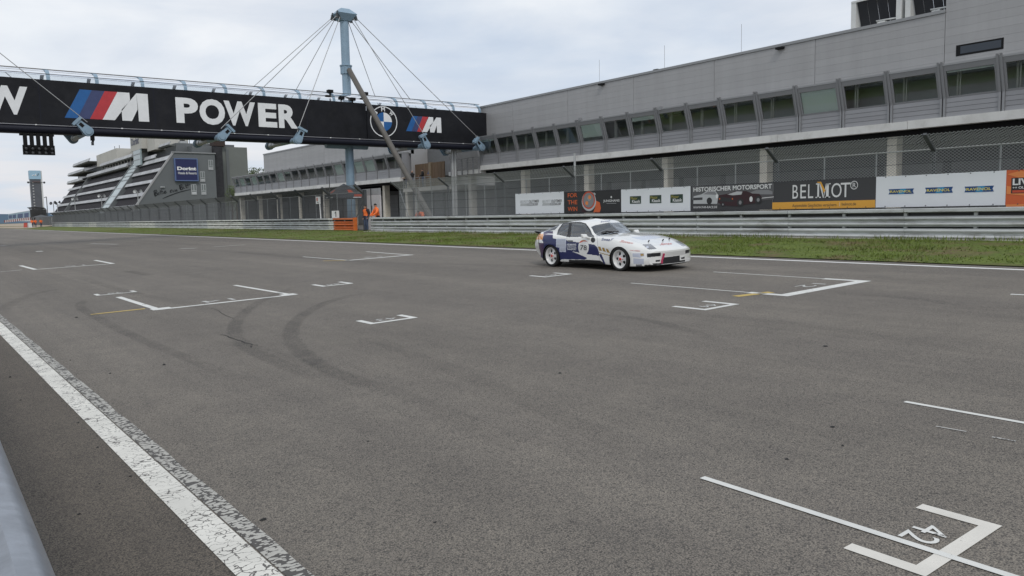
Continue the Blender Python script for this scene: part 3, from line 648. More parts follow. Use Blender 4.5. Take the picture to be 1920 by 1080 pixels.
# 1 white, two grey logos
r, S = banner('white banner with two small grey slanted logos, leftmost of the row', YB[0], YB[1] + .004, Z0, Z1 + .05, MB_white); z = Zm(940, 310, .1875, YB[0])
for x0, x1, dy in ((190, 375, 0), (410, 605, -4)):
    u0, u1, v0, v1 = z.box(x0, 347 + dy, x1, 374 + dy); um = u0 + (u1 - u0) * .45
    S.text('lettering', 'BELMOT', u0, um - .02, v0, v1, MB_lg, r, shear=.25, bold=.0); S.text('lettering', 'OLDTIMER', um + .02, u1, v0, v1, MB_grey, r, shear=.25, bold=.02)
    p0, p1, q0, q1 = z.box(x0 - 2, 379 + dy, x1 - 12, 403 + dy); pm = p0 + (p1 - p0) * .42
    S.poly('logo_bar', [[(p0, q0), (p1, q0), (p1 + .05, q1), (p0 + .05, q1)]], MB_lg, r); S.poly('logo_bar', [[(pm, q0 + .01), (p1 - .03, q0 + .01), (p1 + .01, q1 - .01), (pm + .04, q1 - .01)]], MB_grey, r, .006)
    S.text('lettering', 'GRAND PRIX', pm + .05, p1 - .05, q0 + .03, q1 - .03, MB_white, r, .008, shear=.25, bold=.02)
# 2 black, watch
r, S = banner('black banner with orange FOR THE WIN lettering and a wristwatch', YB[1], YB[2] + .004, Z0, Z1 + .02, MB_black); z = Zm(940, 310, .1875, YB[1])
for tx, y0, y1 in (('FOR', 278, 320), ('THE', 348, 390), ('WIN', 415, 458)): S.text('lettering', tx, *z.box(665, y0, 760, y1), MB_or, r, bold=.015)
cu, cv = z(876, 355); rad = z(945, 355)[0] - cu
def disc(c, ru, rv, n=24, a0=0, a1=2 * PI): return [(c[0] + ru * math.cos(a0 + (a1 - a0) * k / n), c[1] + rv * math.sin(a0 + (a1 - a0) * k / n)) for k in range(n)]
S.poly('watch_strap', [[z(930, 345), z(985, 370), z(997, 430), z(985, 470), z(920, 470), z(940, 420)]], MB_or, r, .005)
S.poly('watch_strap', [[z(805, 430), z(850, 455), z(845, 470), z(805, 470)]], MB_mar, r, .005)
S.poly('watch_case', [disc((cu, cv - .02), rad * 1.05, rad * .98), [z(925, 270), z(945, 285), z(935, 305), z(918, 290)]], MB_lg, r, .006)
S.poly('watch_bezel', [disc((cu - .015, cv + .03), rad * .93, rad * .88)], MB_red, r, .008); S.poly('watch_dial', [disc((cu - .015, cv + .03), rad * .78, rad * .73)], MB_grey, r, .010)
S.poly('watch_subdial', [disc((cu - .015 - .12, cv - .10), .10, .09, 14)], MB_or2, r, .012); S.poly('watch_subdial', [disc((cu + .06, cv + .16), .10, .09, 14)], MB_or2, r, .012)
S.poly('watch_hand', [[(cu - .02, cv + .03), (cu, cv + .02), (cu + .18, cv + .06)], [(cu - .02, cv + .03), (cu - .03, cv + .02), (cu - .10, cv + .2)]], MB_pw, r, .014)
S.text('lettering', 'JUNGHANS', *z.box(1020, 342, 1182, 372), MB_pw, r, bold=.01); S.poly('logo_line', [[(z(1052, 378)[0], z(1052, 382)[1]), (z(1150, 378)[0], z(1100, 382)[1]), (z(1150, 378)[0], z(1100, 378)[1]), (z(1052, 378)[0], z(1100, 378)[1])]], MB_lg, r)
su, sv = z(1100, 317); S.poly('star_logo', [[(su + (.06 if k % 2 == 0 else .035) * math.cos(k * PI / 8), sv + (.06 if k % 2 == 0 else .035) * math.sin(k * PI / 8)) for k in range(16)]], MB_pw, r)
# 3 white, three dark green plates
r, S = banner('white banner with three small dark green plates lettered in gold and white', YB[2], YB[3] + .004, Z0, Z1, MB_white); z = Zm(940, 310, .1875, YB[2])
for x0, y0, x1, y1 in ((1286, 308, 1397, 384), (1484, 298, 1600, 378), (1691, 290, 1816, 373)):
    a, b_, c, d = z.box(x0, y0, x1, y1); S.poly('logo_plate', [[(a, c), (b_, c), (b_, d), (a, d)]], MB_green, r); w_ = b_ - a; h_ = d - c
    S.text('lettering', 'Motor', a + .08 * w_, a + .68 * w_, c + .55 * h_, d - .1 * h_, MB_gold, r, bold=.0); S.text('lettering', 'Klassik', a + .2 * w_, b_ - .06 * w_, c + .12 * h_, c + .5 * h_, MB_pw, r, bold=.02)
# 4 historic racing photo print
r, S = banner('dark photo banner of two historic race cars lettered HISTORISCHER MOTORSPORT', YB[3], YB[4] + .004, Z0, Z1, MB_dgrey); z = Zm(1280, 310, .1875, YB[3])
zl = lambda *pts: [z(*p) for p in pts]
S.poly('printed_sky', [zl((92, 345), (912, 300), (912, 180), (92, 210))], pcol('printed_dusk', (.105, .105, .11)), r, .003); S.poly('printed_road', [zl((300, 400), (912, 340), (912, 270), (560, 270), (250, 330))], MB_asph, r, .005)
S.poly('printed_line', [zl((760, 335), (912, 318), (912, 312), (760, 328))], MB_pw, r, .007)
S.poly('printed_car', [zl((108, 385), (345, 385), (360, 300), (330, 258), (250, 255), (190, 290), (110, 310))], MB_lg, r, .008)
S.poly('printed_wheel', [disc(z(268, 355), .13, .13, 16)], MB_black, r, .010); S.poly('printed_window', [zl((205, 290), (255, 262), (325, 264), (345, 295))], MB_grey, r, .010); S.poly('printed_grille', [zl((110, 350), (200, 345), (200, 320), (110, 325))], MB_dgrey, r, .010)
S.poly('printed_car', [zl((680, 290), (900, 290), (900, 262), (860, 245), (740, 245), (680, 270))], MB_grey, r, .008)
S.poly('printed_car', [zl((352, 370), (400, 400), (560, 410), (640, 390), (780, 370), (795, 320), (770, 285), (700, 282), (640, 258), (540, 255), (450, 285), (360, 300))], MB_mar, r, .011)
S.poly('printed_window', [zl((450, 290), (545, 260), (600, 262), (590, 292), (500, 300))], MB_lg, r, .013); S.poly('printed_tail', [zl((355, 360), (500, 365), (520, 330), (360, 315))], MB_black, r, .013)
for x, y, q in ((578, 372, .15), (758, 345, .14), (405, 392, .08)): S.poly('printed_wheel', [disc(z(x, y), q, q, 16)], MB_black, r, .015); S.poly('printed_hub', [disc(z(x, y), q * .45, q * .5, 12)], MB_grey, r, .017)
S.poly('printed_roundel', [disc(z(686, 338), .07, .10, 14)], MB_pw, r, .015); S.poly('printed_roundel', [disc(z(345, 310), .06, .085, 14)], MB_pw, r, .015)
for x in (372, 500): S.poly('printed_lamp', [disc(z(x, 335), .03, .03, 10)], MB_or, r, .015)
a, b_, c, d = z.box(110, 205, 490, 252); S.text('lettering', 'HISTORISCHER', z(110, 245)[0], z(487, 230)[0], z(300, 258)[1], z(300, 213)[1], MB_pw, r, .015, bold=.025); S.text('lettering', 'MOTORSPORT', z(503, 220)[0], z(895, 205)[0], z(700, 240)[1], z(700, 193)[1], MB_pw, r, .015, bold=.025)
S.text('lettering', 'WWW.FHR-RACE.DE', z(108, 425)[0], z(348, 415)[0], z(230, 430)[1], z(230, 408)[1], MB_pw, r, .015, bold=.01)
# 5 charcoal and yellow
r, S = banner('charcoal banner with thin white capital letters above a yellow stripe', YB[4], YB[5] + .004, Z0, Z1, MB_dgrey); z = Zm(1280, 310, .1875, YB[4])
W_ = YB[4] - YB[5]; S.poly('yellow_stripe', [[(0, .0), (W_ - .01, .0), (W_ - .01, .245), (0, .245)]], MB_yel, r)
ly0, ly1 = .36, .36 + .47
u = [z(x, 260)[0] for x in (1100, 1155, 1178, 1235, 1255, 1307, 1330, 1480, 1488, 1590, 1580, 1678, 1690, 1742)]
for tx, i in (('B', 0), ('E', 2), ('L', 4), ('O', 8), ('T', 10)): S.text('lettering', tx, u[i], u[i + 1], ly0, ly1, MB_pw, r)
ma, mb_ = u[6], u[7]; wM = mb_ - ma; yt = ly1 + .02
S.poly('lettering', [[(ma + .12 * wM, ly0), (ma + .24 * wM, ly0), (ma + .24 * wM, yt - .04), (ma + .12 * wM, yt - .04)], [(ma + .02 * wM, yt - .04), (ma + .34 * wM, yt - .04), (ma + .34 * wM, yt), (ma + .02 * wM, yt)], [(ma, ly0), (ma + .36 * wM, ly0), (ma + .36 * wM, ly0 + .035), (ma, ly0 + .035)],
    [(ma + .24 * wM, yt), (ma + .50 * wM, ly0), (ma + .56 * wM, ly0), (ma + .37 * wM, yt)], [(ma + .70 * wM, ly0), (ma + .88 * wM, ly0), (ma + .88 * wM, yt - .02), (ma + .70 * wM, yt - .02)], [(ma + .62 * wM, ly0), (ma + .98 * wM, ly0), (ma + .98 * wM, ly0 + .035), (ma + .62 * wM, ly0 + .035)],
    [(ma + .53 * wM, ly0), (ma + .60 * wM, ly0 + .1), (ma + .76 * wM, yt - .02), (ma + .68 * wM, yt - .02)], [(ma + .7 * wM, yt - .05), (ma + wM, yt - .05), (ma + wM, yt - .015), (ma + .7 * wM, yt - .015)]], MB_pw, r, .006)
S.poly('lettering_accent', [[(ma + .08 * wM, yt + .05), (ma + .36 * wM, yt + .05), (ma + .66 * wM, ly0 + .24), (ma + .55 * wM, ly0 + .16), (ma + .30 * wM, yt - .0), (ma + .14 * wM, yt + .015)]], MB_yel, r, .009)
rc = z(1716, 198); S.text('lettering', 'R', rc[0] - .05, rc[0] + .06, rc[1] - .075, rc[1] + .075, MB_pw, r)
ring = MB(); n = 20
ring.add([S.p(rc[0] + q * math.cos(k * 2 * PI / n), rc[1] + q * 1.05 * math.sin(k * 2 * PI / n), .006) for q in (.11, .132) for k in range(n)], [(k, (k + 1) % n, n + (k + 1) % n, n + k) for k in range(n)]); ring.build('lettering', MB_pw, r)
S.text('lettering', 'Automobile Geschichte versichern.', z(1098, 390)[0], z(1545, 385)[0], .07, .17, MB_dgrey, r, .008); S.text('lettering', 'belmot.de', z(1592, 385)[0], z(1735, 385)[0], .085, .185, MB_dgrey, r, .008)
S.poly('divider', [[(z(1569, 385)[0], .06), (z(1572, 385)[0], .06), (z(1572, 385)[0], .2), (z(1569, 385)[0], .2)]], MB_pw, r, .008)
# 6 white, three blue ribbons
r, S = banner('white banner with three blue ribbon logos, right of the charcoal banner', YB[5], YB[6] + .004, Z0, Z1, MB_white); z = Zm(1560, 300, .1875, YB[5])
for x0, x1, yc, hy in ((566, 820, 314, 26), (931, 1210, 301, 29), (1325, 1620, 290, 29)):
    a, b_ = z(x0, yc)[0], z(x1, yc)[0]; c0, c1 = z((x0 + x1) / 2, yc + hy)[1], z((x0 + x1) / 2, yc - hy)[1]; cm = (c0 + c1) / 2; wd = b_ - a
    S.poly('ribbon', [[(a, c0), (a + .5 * wd, c0), (b_, c0), (b_ - .05 * wd, cm), (b_, c1), (a, c1), (a + .05 * wd, cm)]], MB_blue, r); S.poly('ribbon_glow', [[(a + .38 * wd, c0 + .005), (a + .62 * wd, c0 + .005), (a + .7 * wd, c1 - .005), (a + .46 * wd, c1 - .005)]], MB_cyan, r, .005)
    S.text('lettering', 'RAVENOL', a + .07 * wd, b_ - .09 * wd, cm - (c1 - c0) * .24, cm + (c1 - c0) * .24, MB_ylt, r, .008, bold=.015)
# 7 orange
r, S = banner('orange rayed banner with black LIVE panel at the right picture edge', YB[6], YB[7], Z0, Z1, MB_or); z = Zm(1880, 310, 1 / 12, YB[6])
L_, H_ = YB[6] - YB[7], Z1 - Z0
for k in range(14):
    a0 = PI * (.03 + k * .075); cx_, cy_ = 2.2, .05
    def rp(a_): 
        d0 = (math.cos(a_), math.sin(a_)); tt = min([((L_ - .02 if d0[0] > 0 else .02) - cx_) / d0[0] if abs(d0[0]) > 1e-6 else 9, (H_ - .03 - cy_) / max(d0[1], 1e-6)]); return (cx_ + d0[0] * tt, cy_ + d0[1] * tt)
    S.poly('printed_ray', [[(cx_, cy_), rp(a0), rp(a0 + .1)]], MB_or2, r, .003)
S.poly('black_panel', [[(z(195, 450)[0], z(300, 630)[1]), (3.3, z(300, 630)[1]), (3.3, z(300, 280)[1]), (z(195, 450)[0], z(300, 280)[1])]], MB_black, r, .006)
a = z(228, 400)[0]; S.text('lettering', 'LIVE', a, a + .54, z(300, 445)[1], z(300, 298)[1], MB_pw, r, .009, bold=.03); S.text('lettering', '++ OLDTIMER', a, a + .66, z(300, 528)[1], z(300, 475)[1], MB_pw, r, .009, bold=.02)
S.poly('red_line', [[(a, z(300, 615)[1]), (a + 1.0, z(300, 615)[1]), (a + 1.0, z(300, 560)[1]), (a, z(300, 560)[1])]], MB_red, r, .009)
# ================================================================ PIT BUILDINGS
MOD = 2.59
def pit_building(label, ya, nmod, yclad0, yclad1, zo, blinds, cols, interior=True, mull2=True, tall=None):
    """Front at X=40 facing the track, upper window band canted outward, clad wall above. ya = left (far) end, modules run toward -Y."""
    root = thing('pit_building', label, 'building', (40, ya, zg(40)))
    L = ya - nmod * MOD; zL, zT, zS, zW, zC = 5.49 + zo, 5.90 + zo, 6.80 + zo, 8.02 + zo, 8.32 + zo
    xs, xt = 40.08, 39.62              # sill face, top of the canted glass
    # concrete floor edge in lengths, and the deep slab behind it
    n = max(1, round((ya - L) / 7.77)); w_ = (ya - L) / n
    for i in range(n):
        mb = MB(); mb.box(39.9, 40.35, L + i * w_ + .01, L + (i + 1) * w_ - .01, zL, zT - .01 * (i % 2)); mb.build('floor_edge', M_concl, root)
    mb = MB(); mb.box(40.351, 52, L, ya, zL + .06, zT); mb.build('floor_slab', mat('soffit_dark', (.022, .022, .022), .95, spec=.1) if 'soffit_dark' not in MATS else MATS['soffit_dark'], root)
    mb = MB(); mb.box(40.5, 40.7, L, ya, zL - .25, zL + .055); mb.build('edge_beam', M_dark, root)
    for y in cols:
        mb = MB(); mb.box(40.65, 41.25, y - .25, y + .25, zg(40), zL - .001); mb.build('column', M_col, root)
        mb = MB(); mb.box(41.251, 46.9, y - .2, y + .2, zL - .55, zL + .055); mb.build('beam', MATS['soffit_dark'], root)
    for i in range(len(cols) - 1):      # garage doors and the wall behind the columns
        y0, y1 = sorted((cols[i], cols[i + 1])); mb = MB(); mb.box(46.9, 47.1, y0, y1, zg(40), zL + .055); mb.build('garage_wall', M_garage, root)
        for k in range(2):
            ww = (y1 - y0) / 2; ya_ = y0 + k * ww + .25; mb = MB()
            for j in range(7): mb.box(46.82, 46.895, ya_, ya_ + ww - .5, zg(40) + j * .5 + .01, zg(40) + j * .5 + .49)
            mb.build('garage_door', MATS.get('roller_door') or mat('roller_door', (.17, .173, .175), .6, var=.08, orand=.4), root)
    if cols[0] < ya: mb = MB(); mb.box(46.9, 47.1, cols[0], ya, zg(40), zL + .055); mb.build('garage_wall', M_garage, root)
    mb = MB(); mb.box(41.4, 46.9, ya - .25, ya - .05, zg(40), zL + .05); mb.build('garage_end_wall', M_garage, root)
    # window modules
    ms = MB(); ms.box(xs - .035, xs + .03, .14, MOD - .14, 0, .205); slat = ms.mesh('slat', M_slat)
    top = MB()                          # window frame of a module (canted)
    def cant(z): return xs + (xt - xs) * (z - zS) / (zC - zS)
    def fp(mb, y0, y1, z0, z1, d0=-.03, d1=.06): mb.hexa([(cant(z0) + d0, y0, z0), (cant(z0) + d1, y0, z0), (cant(z0) + d1, y1, z0), (cant(z0) + d0, y1, z0), (cant(z1) + d0, y0, z1), (cant(z1) + d1, y0, z1), (cant(z1) + d1, y1, z1), (cant(z1) + d0, y1, z1)])
    fp(top, .14, MOD - .14, zS - .01, zS + .07); fp(top, .14, MOD - .14, zW, zC - .06); fp(top, .14, .24, zS + .07, zW); fp(top, MOD - .24, MOD - .14, zS + .07, zW)
    fm = top.mesh('window', M_mull); g = MB(); g.quad((cant(zS + .07) + .02, .24, zS + .07), (cant(zW) + .02, .24, zW), (cant(zW) + .02, MOD - .24, zW), (cant(zS + .07) + .02, MOD - .24, zS + .07)); gm = g.mesh('pane', M_pane)
    mu = MB()
    for o_ in ((-.13, -.03), (.03, .13)) if mull2 else ((-.06, .06),):
        mu.hexa([(xs - .10, o_[0], zS - .02), (xs + .02, o_[0], zS - .02), (xs + .02, o_[1], zS - .02), (xs - .10, o_[1], zS - .02), (xt - .10, o_[0], zC + .12), (xt + .02, o_[0], zC + .12), (xt + .02, o_[1], zC + .12), (xt - .10, o_[1], zC + .12)]); mu.box(xs - .10, xs + .02, o_[0], o_[1], zT - .02, zS - .021)
    mu.hexa([(xs - .05, -.029, zS), (xs + .05, -.029, zS), (xs + .05, .029, zS), (xs - .05, .029, zS), (xt - .05, -.029, zC), (xt + .05, -.029, zC), (xt + .05, .029, zC), (xt - .05, .029, zC)])
    mum = mu.mesh('mullion', M_mull)
    O = ORG[root.name]
    for i in range(nmod + 1):
        link(mum, 'mullion', root, loc=Vector((0, ya - i * MOD, 0)) - O)
    for i in range(nmod):
        y0 = ya - (i + 1) * MOD; loc = Vector((0, y0, 0)) - O
        wo_ = link(fm, 'window', root, loc=loc); link(gm, 'pane', wo_)
        if i in blinds:
            f = blinds[i]; zb = zW - (zW - zS - .07) * f; mb = MB(); mb.quad((cant(zb) + .07, y0 + .24, zb), (cant(zb) + .07, y0 + MOD - .24, zb), (cant(zW) + .07, y0 + MOD - .24, zW), (cant(zW) + .07, y0 + .24, zW))
            me_ = mb.mesh('blind', M_blind, Vector((0, y0, 0))); link(me_, 'blind', wo_)
        for j in range(4): link(slat, 'slat', root, loc=loc + Vector((0, 0, zT + .01 + j * .222)))
        if interior:
            mb = MB(); mb.box(xs + .5, xs + .58, y0 + MOD - .56, y0 + MOD - .50, zT, zC - .05); mb.box(xs + .5, xs + .58, y0 + MOD - .44, y0 + MOD - .36, zT, zC - .05); mb.build('inner_frame', M_roomframe, root)
    mb = MB(); mb.box(xs + .04, xs + .1, L, ya, zT, zS + .02); mb.build('parapet', M_mull, root)
    mb = MB(); mb.hexa([(xt - .03, L, zC - .055), (41.0, L, zC - .055), (41.0, ya, zC - .055), (xt - .03, ya, zC - .055), (xt - .03, L, zC + .04), (41.0, L, zC + .16), (41.0, ya, zC + .16), (xt - .03, ya, zC + .04)]); mb.build('window_roof', M_trim, root)
    mb = MB(); mb.box(41.45, 42.5, L, ya, zC - .12, zC - .06); mb.build('room_ceiling', M_room, root)
    mb = MB(); mb.box(42.4, 42.5, L, ya, zT, zC - .06); mb.build('room_wall', M_room, root)
    mb = MB(); mb.box(40.2, 43.5, ya - .1, ya, zT, zC - .06); mb.build('end_wall', M_room, root)
    # clad wall above: horizontal boards in 7 m bays
    xw, zr = 41.0, 11.20 + zo; bay = 7.0; nb = round((yclad0 - yclad1) / bay); rows = 7; z0 = zC + .0; rh = (zr - .16 - z0) / rows
    cm = MB(); cm.box(xw, xw + .06, .012, bay - .012, .0025, rh - .0025); cmm = cm.mesh('cladding_panel', M_clad)
    for i in range(nb):
        for j in range(rows + (6 if tall and yclad0 - i * bay < tall + .1 else 0)): link(cmm, 'cladding_panel', root, loc=Vector((0, yclad0 - (i + 1) * bay, z0 + j * rh)) - O)
    y1_ = yclad0 - nb * bay
    mb = MB(); mb.box(xw + .045, xw + .4, y1_, yclad0, zC - .05, zr - .1); mb.build('wall_core', M_mull, root)
    mb = MB(); mb.box(xw - .06, xw + .5, tall or y1_, yclad0 + .05, zr - .155, zr); mb.build('roof_trim', M_trim, root)
    if tall:
        zt2 = z0 + (rows + 6) * rh; mb = MB(); mb.box(xw + .045, xw + .4, y1_, tall, zr - .1, zt2); mb.build('wall_core', M_mull, root); mb = MB(); mb.box(xw - .06, 60, y1_, tall + .03, zt2, zt2 + .16); mb.build('roof_trim', M_trim, root); mb = MB(); mb.box(xw + .061, 60, tall - .06, tall, zr - .3, zt2); mb.build('end_cladding', M_clad, root)
    mb = MB(); mb.box(xw + .4, 60, y1_, yclad0, zr - .35, zr - .12); mb.build('roof', M_conc, root)
    mb = MB(); mb.box(xw + .061, 60, yclad0 - .06, yclad0, zC - .3, zr - .16); mb.build('end_cladding', M_clad, root)
    mb = MB(); mb.box(xw + .061, 60, y1_, y1_ + .06, zT - 1.5, zr - .16); mb.build('end_cladding', M_clad, root)
    mb = MB(); mb.box(40.2, 43.5, L, L + .1, zT, zC - .06); mb.build('end_wall', M_slat, root)
    return root, zr
cols = [52.06, 44.3, 36.52, 28.77, 21.02, 13.25, 5.5, -2.2]
nb_, zr = pit_building('long grey pit building on the right with canted window band above open garages', 57.1, 23, 60.7, -2.3, 0.0, {5: .78, 7: .22, 12: 1.0, 0: .12, 15: .07}, cols, tall=18.7)
# slit window high in the right-hand cladding
mb = MB(); mb.box(40.985, 41.0, 16.05, 18.15, 8.86, 9.38); sw = mb.build('slit_window', M_dark, nb_)
mb = MB(); mb.quad((40.982, 16.15, 8.95), (40.982, 17.95, 8.95), (40.982, 17.95, 9.3), (40.982, 16.15, 9.3)); mb.build('pane', mat('slit_glass', (0.035, 0.045, 0.06), 0.15, spec=0.4), sw)
for px, py in ((1463, 90), (1128, 158)):
    p = atX(px, py, 40.9); mb = MB(); mb.box(40.72, 40.999, p[1] - .22, p[1] + .22, p[2] - .07, p[2] + .05); mb.build('wall_lamp', M_dark, nb_)
for px, py in ((1240, 205), (1089, 225)):
    p = atX(px, py, 39.7); mb = MB(); mb.box(39.66, 39.72, p[1] - .03, p[1] + .03, 8.3, p[2]); mb.box(39.55, 39.75, p[1] - .12, p[1] + .12, p[2] - .06, p[2] + .16); mb.build('speaker', M_mull, nb_)
for px, y0, y1 in ((1390, 45, 97), (1246, 85, 127), (1124, 112, 152)):
    a = atX(px, y1, 42.0); b_ = atX(px, y0, 42.0); mb = MB(); mb.tube([(42, a[1], zr - .3), (42, a[1], b_[2])], .012, 5); mb.build('lightning_rod', M_mull, nb_)
p = atX(1232, 130, 43); mb = MB(); mb.box(42.8, 43.2, p[1] - .2, p[1] + .2, zr - .2, p[2]); mb.build('vent', M_dark, nb_)
fb_, zr2 = pit_building('farther grey pit building beyond the bridge with leaning green-tinted windows', 123.2, 20, 113.0, 71.0, -0.32, {1: 1.0, 3: 1.0, 5: .1, 7: .95, 8: .2, 14: 1.0, 16: 1.0, 17: 1.0}, [123 - 7.77 * k for k in range(7)] + [71.5], True, False)
# terrace between the two buildings
te = thing('terrace', 'raised concrete terrace with railings between the two pit buildings under the bridge', 'terrace', (42, 64, zg(40)))
mb = MB(); mb.box(39.95, 50, 57.15, 62.3, 5.25, 5.62); mb.build('deck', M_concl, te); mb = MB(); mb.box(40.2, 50, 62.31, 71.35, 4.05, 4.42); mb.build('lower_deck', M_conc, te)
for y in (59.9, 69.6):
    mb = MB(); mb.box(40.65, 41.25, y - .25, y + .25, zg(40), 5.249 if y < 60 else 4.049); mb.build('column', M_conc, te)
mb = MB(); mb.box(46.5, 46.7, 57.15, 62.3, zg(40), 5.249); mb.box(46.5, 46.7, 62.3, 71.35, zg(40), 4.04); mb.build('lower_wall', mat('lower_wall_grey', (0.30, 0.30, 0.30), 0.8, var=.1), te)
mb = MB(); mb.box(47.6, 47.8, 57.15, 71.35, 5.62, 10.6); mb.build('back_wall', M_clad, te)
def railing(root, ya, yb, x, z0, h=1.05, n=6, bars=5):
    for i in range(n + 1):
        y = ya + (yb - ya) * i / n; mb = MB(); mb.box(x - .04, x + .04, y - .03, y + .03, z0 - .4, z0 + h); mb.build('railing_post', M_mull, root)
    for j in range(bars):
        z = z0 + h - j * .2; mb = MB(); mb.tube([(x, ya, z), (x, yb, z)], .022 if j == 0 else .012, 6); mb.build('railing_bar', M_mull, root)
railing(te, 57.3, 61.8, 39.9, 5.62, 1.05, 5); railing(te, 66.0, 71.3, 40.25, 4.42, 1.0, 5)
M_wood = mat('brown_timber', (0.13, 0.085, 0.05), 0.8, var=.3, vscale=3, stretch=(4, 4, .4), dirt=(.06, .045, .035), dscale=2)
for (px0, px1, py0, py1, X) in ((777, 807, 309, 345, 41.5), (809, 835, 305, 352, 40.6)):
    a = atX(px0, py0, X); b_ = atX(px1, py1, X); mb = MB(); n = 8
    for i in range(n):
        y0 = b_[1] + (a[1] - b_[1]) * i / n; y1 = b_[1] + (a[1] - b_[1]) * (i + 1) / n
        mb = MB(); mb.box(X - .04 + .012 * (i % 2), X + .04, y0 + .01, y1 - .01, 4.43, a[2]); mb.build('timber_board', M_wood, te)
    mb = MB(); mb.box(X - .15, X + .15, a[1], a[1] + .35, 4.2, a[2] + .05); mb.build('timber_post', mat('timber_post_%d' % px0, (.2, .16, .11), .8, var=.2), te)
# black stair behind the near building's end
for k in range(7):
    mb = MB(); mb.box(44.0, 45.6, 58.2 + k * .3, 58.48 + k * .3, 7.9 - k * .28, 7.96 - k * .28); mb.build('stair_tread', M_dark, te)
for x in (43.95, 45.65):
    mb = MB(); mb.bar((x, 58.0, 8.05), (x, 60.4, 5.8), .06, .25); mb.build('stair_stringer', M_dark, te)
# dark roof box at the near end of the far building
mb = MB(); mb.box(43.0, 46.4, 66.8, 71.3, 5.62, 8.45); o = mb.build('roof_hut', mat('hut_grey', (.16, .165, .17), .6, var=.1), te)

# chillers on the roof
def chiller(label, ya, yb, x, z):
    root = thing('roof_chiller', label, 'air conditioner', (x, (ya + yb) / 2, z), 'chillers on the pit building roof')
    M_ch = MATS.get('chiller_white') or mat('chiller_white', (.62, .63, .62), .5, var=.06); M_coil = MATS.get('chiller_coil') or mat('chiller_coil', (.02, .022, .028), .5)
    for y in (ya, yb - .28):
        mb = MB(); mb.box(x, x + 1.6, y, y + .28, z + .12, z + 1.75); mb.build('end_panel', M_ch, root)
    n = 4
    for i in range(n):
        a = ya + (i * (yb - ya - .6)) / n + .3; b_ = ya + ((i + 1) * (yb - ya - .6)) / n + .3
        mb = MB(); mb.hexa([(x + .55, a + .02, z + .3), (x + .62, a + .02, z + .3), (x + .62, b_ - .02, z + .3), (x + .55, b_ - .02, z + .3), (x + .05, a + .02, z + 1.7), (x + .12, a + .02, z + 1.7), (x + .12, b_ - .02, z + 1.7), (x + .05, b_ - .02, z + 1.7)]); mb.build('coil_panel', M_coil, root)
    mb = MB(); mb.box(x - .02, x + 1.6, ya, yb, z + 1.7, z + 1.8); mb.build('top', M_ch, root); mb = MB(); mb.box(x, x + 1.6, ya, yb, z - .15, z + .2); mb.build('base_frame', M_ch, root)
    mb = MB(); mb.tube([(x + .1, ya + .3, z + .45), (x + .1, (ya + yb) / 2, z + .5), (x + .2, (ya + yb) / 2 - .1, z + .2)], .04, 8); mb.build('pipe', M_ch, root)
    mb = MB(); mb.box(x + .02, x + .3, (ya + yb) / 2 - .5, (ya + yb) / 2 - .1, z + .2, z + .42); mb.build('valve_box', M_ch, root)
zc_ = zr - .05
chiller('white roof chiller with dark slanted coils, left one of the pair', 21.5, 24.3, 42.2, zc_)
chiller('white roof chiller with dark slanted coils, right one against the taller wall', 18.78, 21.3, 42.2, zc_)
# ================================================================ BRIDGE OVER THE TRACK
BY = 57.6                               # front face; tuned so the bridge passes just behind the near building's end
BK_ = BY / 57.0
br = thing('footbridge', 'black advertising footbridge spanning the track, with white letters and glazed top', 'bridge', (20, BY + 1.7, 7.2))
XA, XB = -14.0, 40.72 * BK_
def zz(z): return 1.72 + (z - 1.72) * BK_
PB, PT = zz(7.76), zz(10.44)
Xs = 29.06 * BK_
mb = MB(); mb.box(XA, Xs - .02, BY, BY + .08, PB, PT + .06); mb.build('front_panel', M_black, br)
mb = MB(); mb.box(Xs + .02, XB, BY - .05, BY + .03, PB - .02, PT); mb.build('front_panel', M_black, br)
mb = MB(); mb.box(XA, XB, BY + 3.4, BY + 3.48, PB, PT); mb.build('rear_panel', M_black, br)
mb = MB(); mb.box(XA, XB - .1, BY + .1, BY + 3.38, PB - .3, PB + .05); mb.build('deck', M_navy, br)
mb = MB(); mb.box(XB - .06, XB, BY + .1, BY + 3.38, PB, PT); mb.build('end_panel', M_black, br)
mb = MB(); mb.box(XA, XB - .02, BY - .07, BY - .03, PB - .06, PB - .022); mb.build('bottom_trim', mat('trim_light', (.35, .35, .37), .4, .3), br)
for y, q_ in ((BY + .12, .31), (BY + 3.3, .05)):
    mb = MB(); mb.tube([(XA, y, PB - q_), (XB - .3, y, PB - q_)], .25, 12); mb.build('chord_tube', M_navy, br)
for k in range(22):                     # banner clips along the lower edge
    x = -13 + k * 2.45; mb = MB(); mb.box(x - .05, x + .05, BY - .10, BY - .071, PB - .07, PB - .01); mb.build('clip', M_white, br)
for x in (-6.0, 6.9, 13.6, 24.4, 32.2):  # sewn seams between banner lengths
    mb = MB(); yf = BY - .05 if x > Xs else BY; mb.box(x - .03, x + .03, yf - .004, yf - .0005, PB + .02, PT - .03); mb.build('seam', M_navy, br)
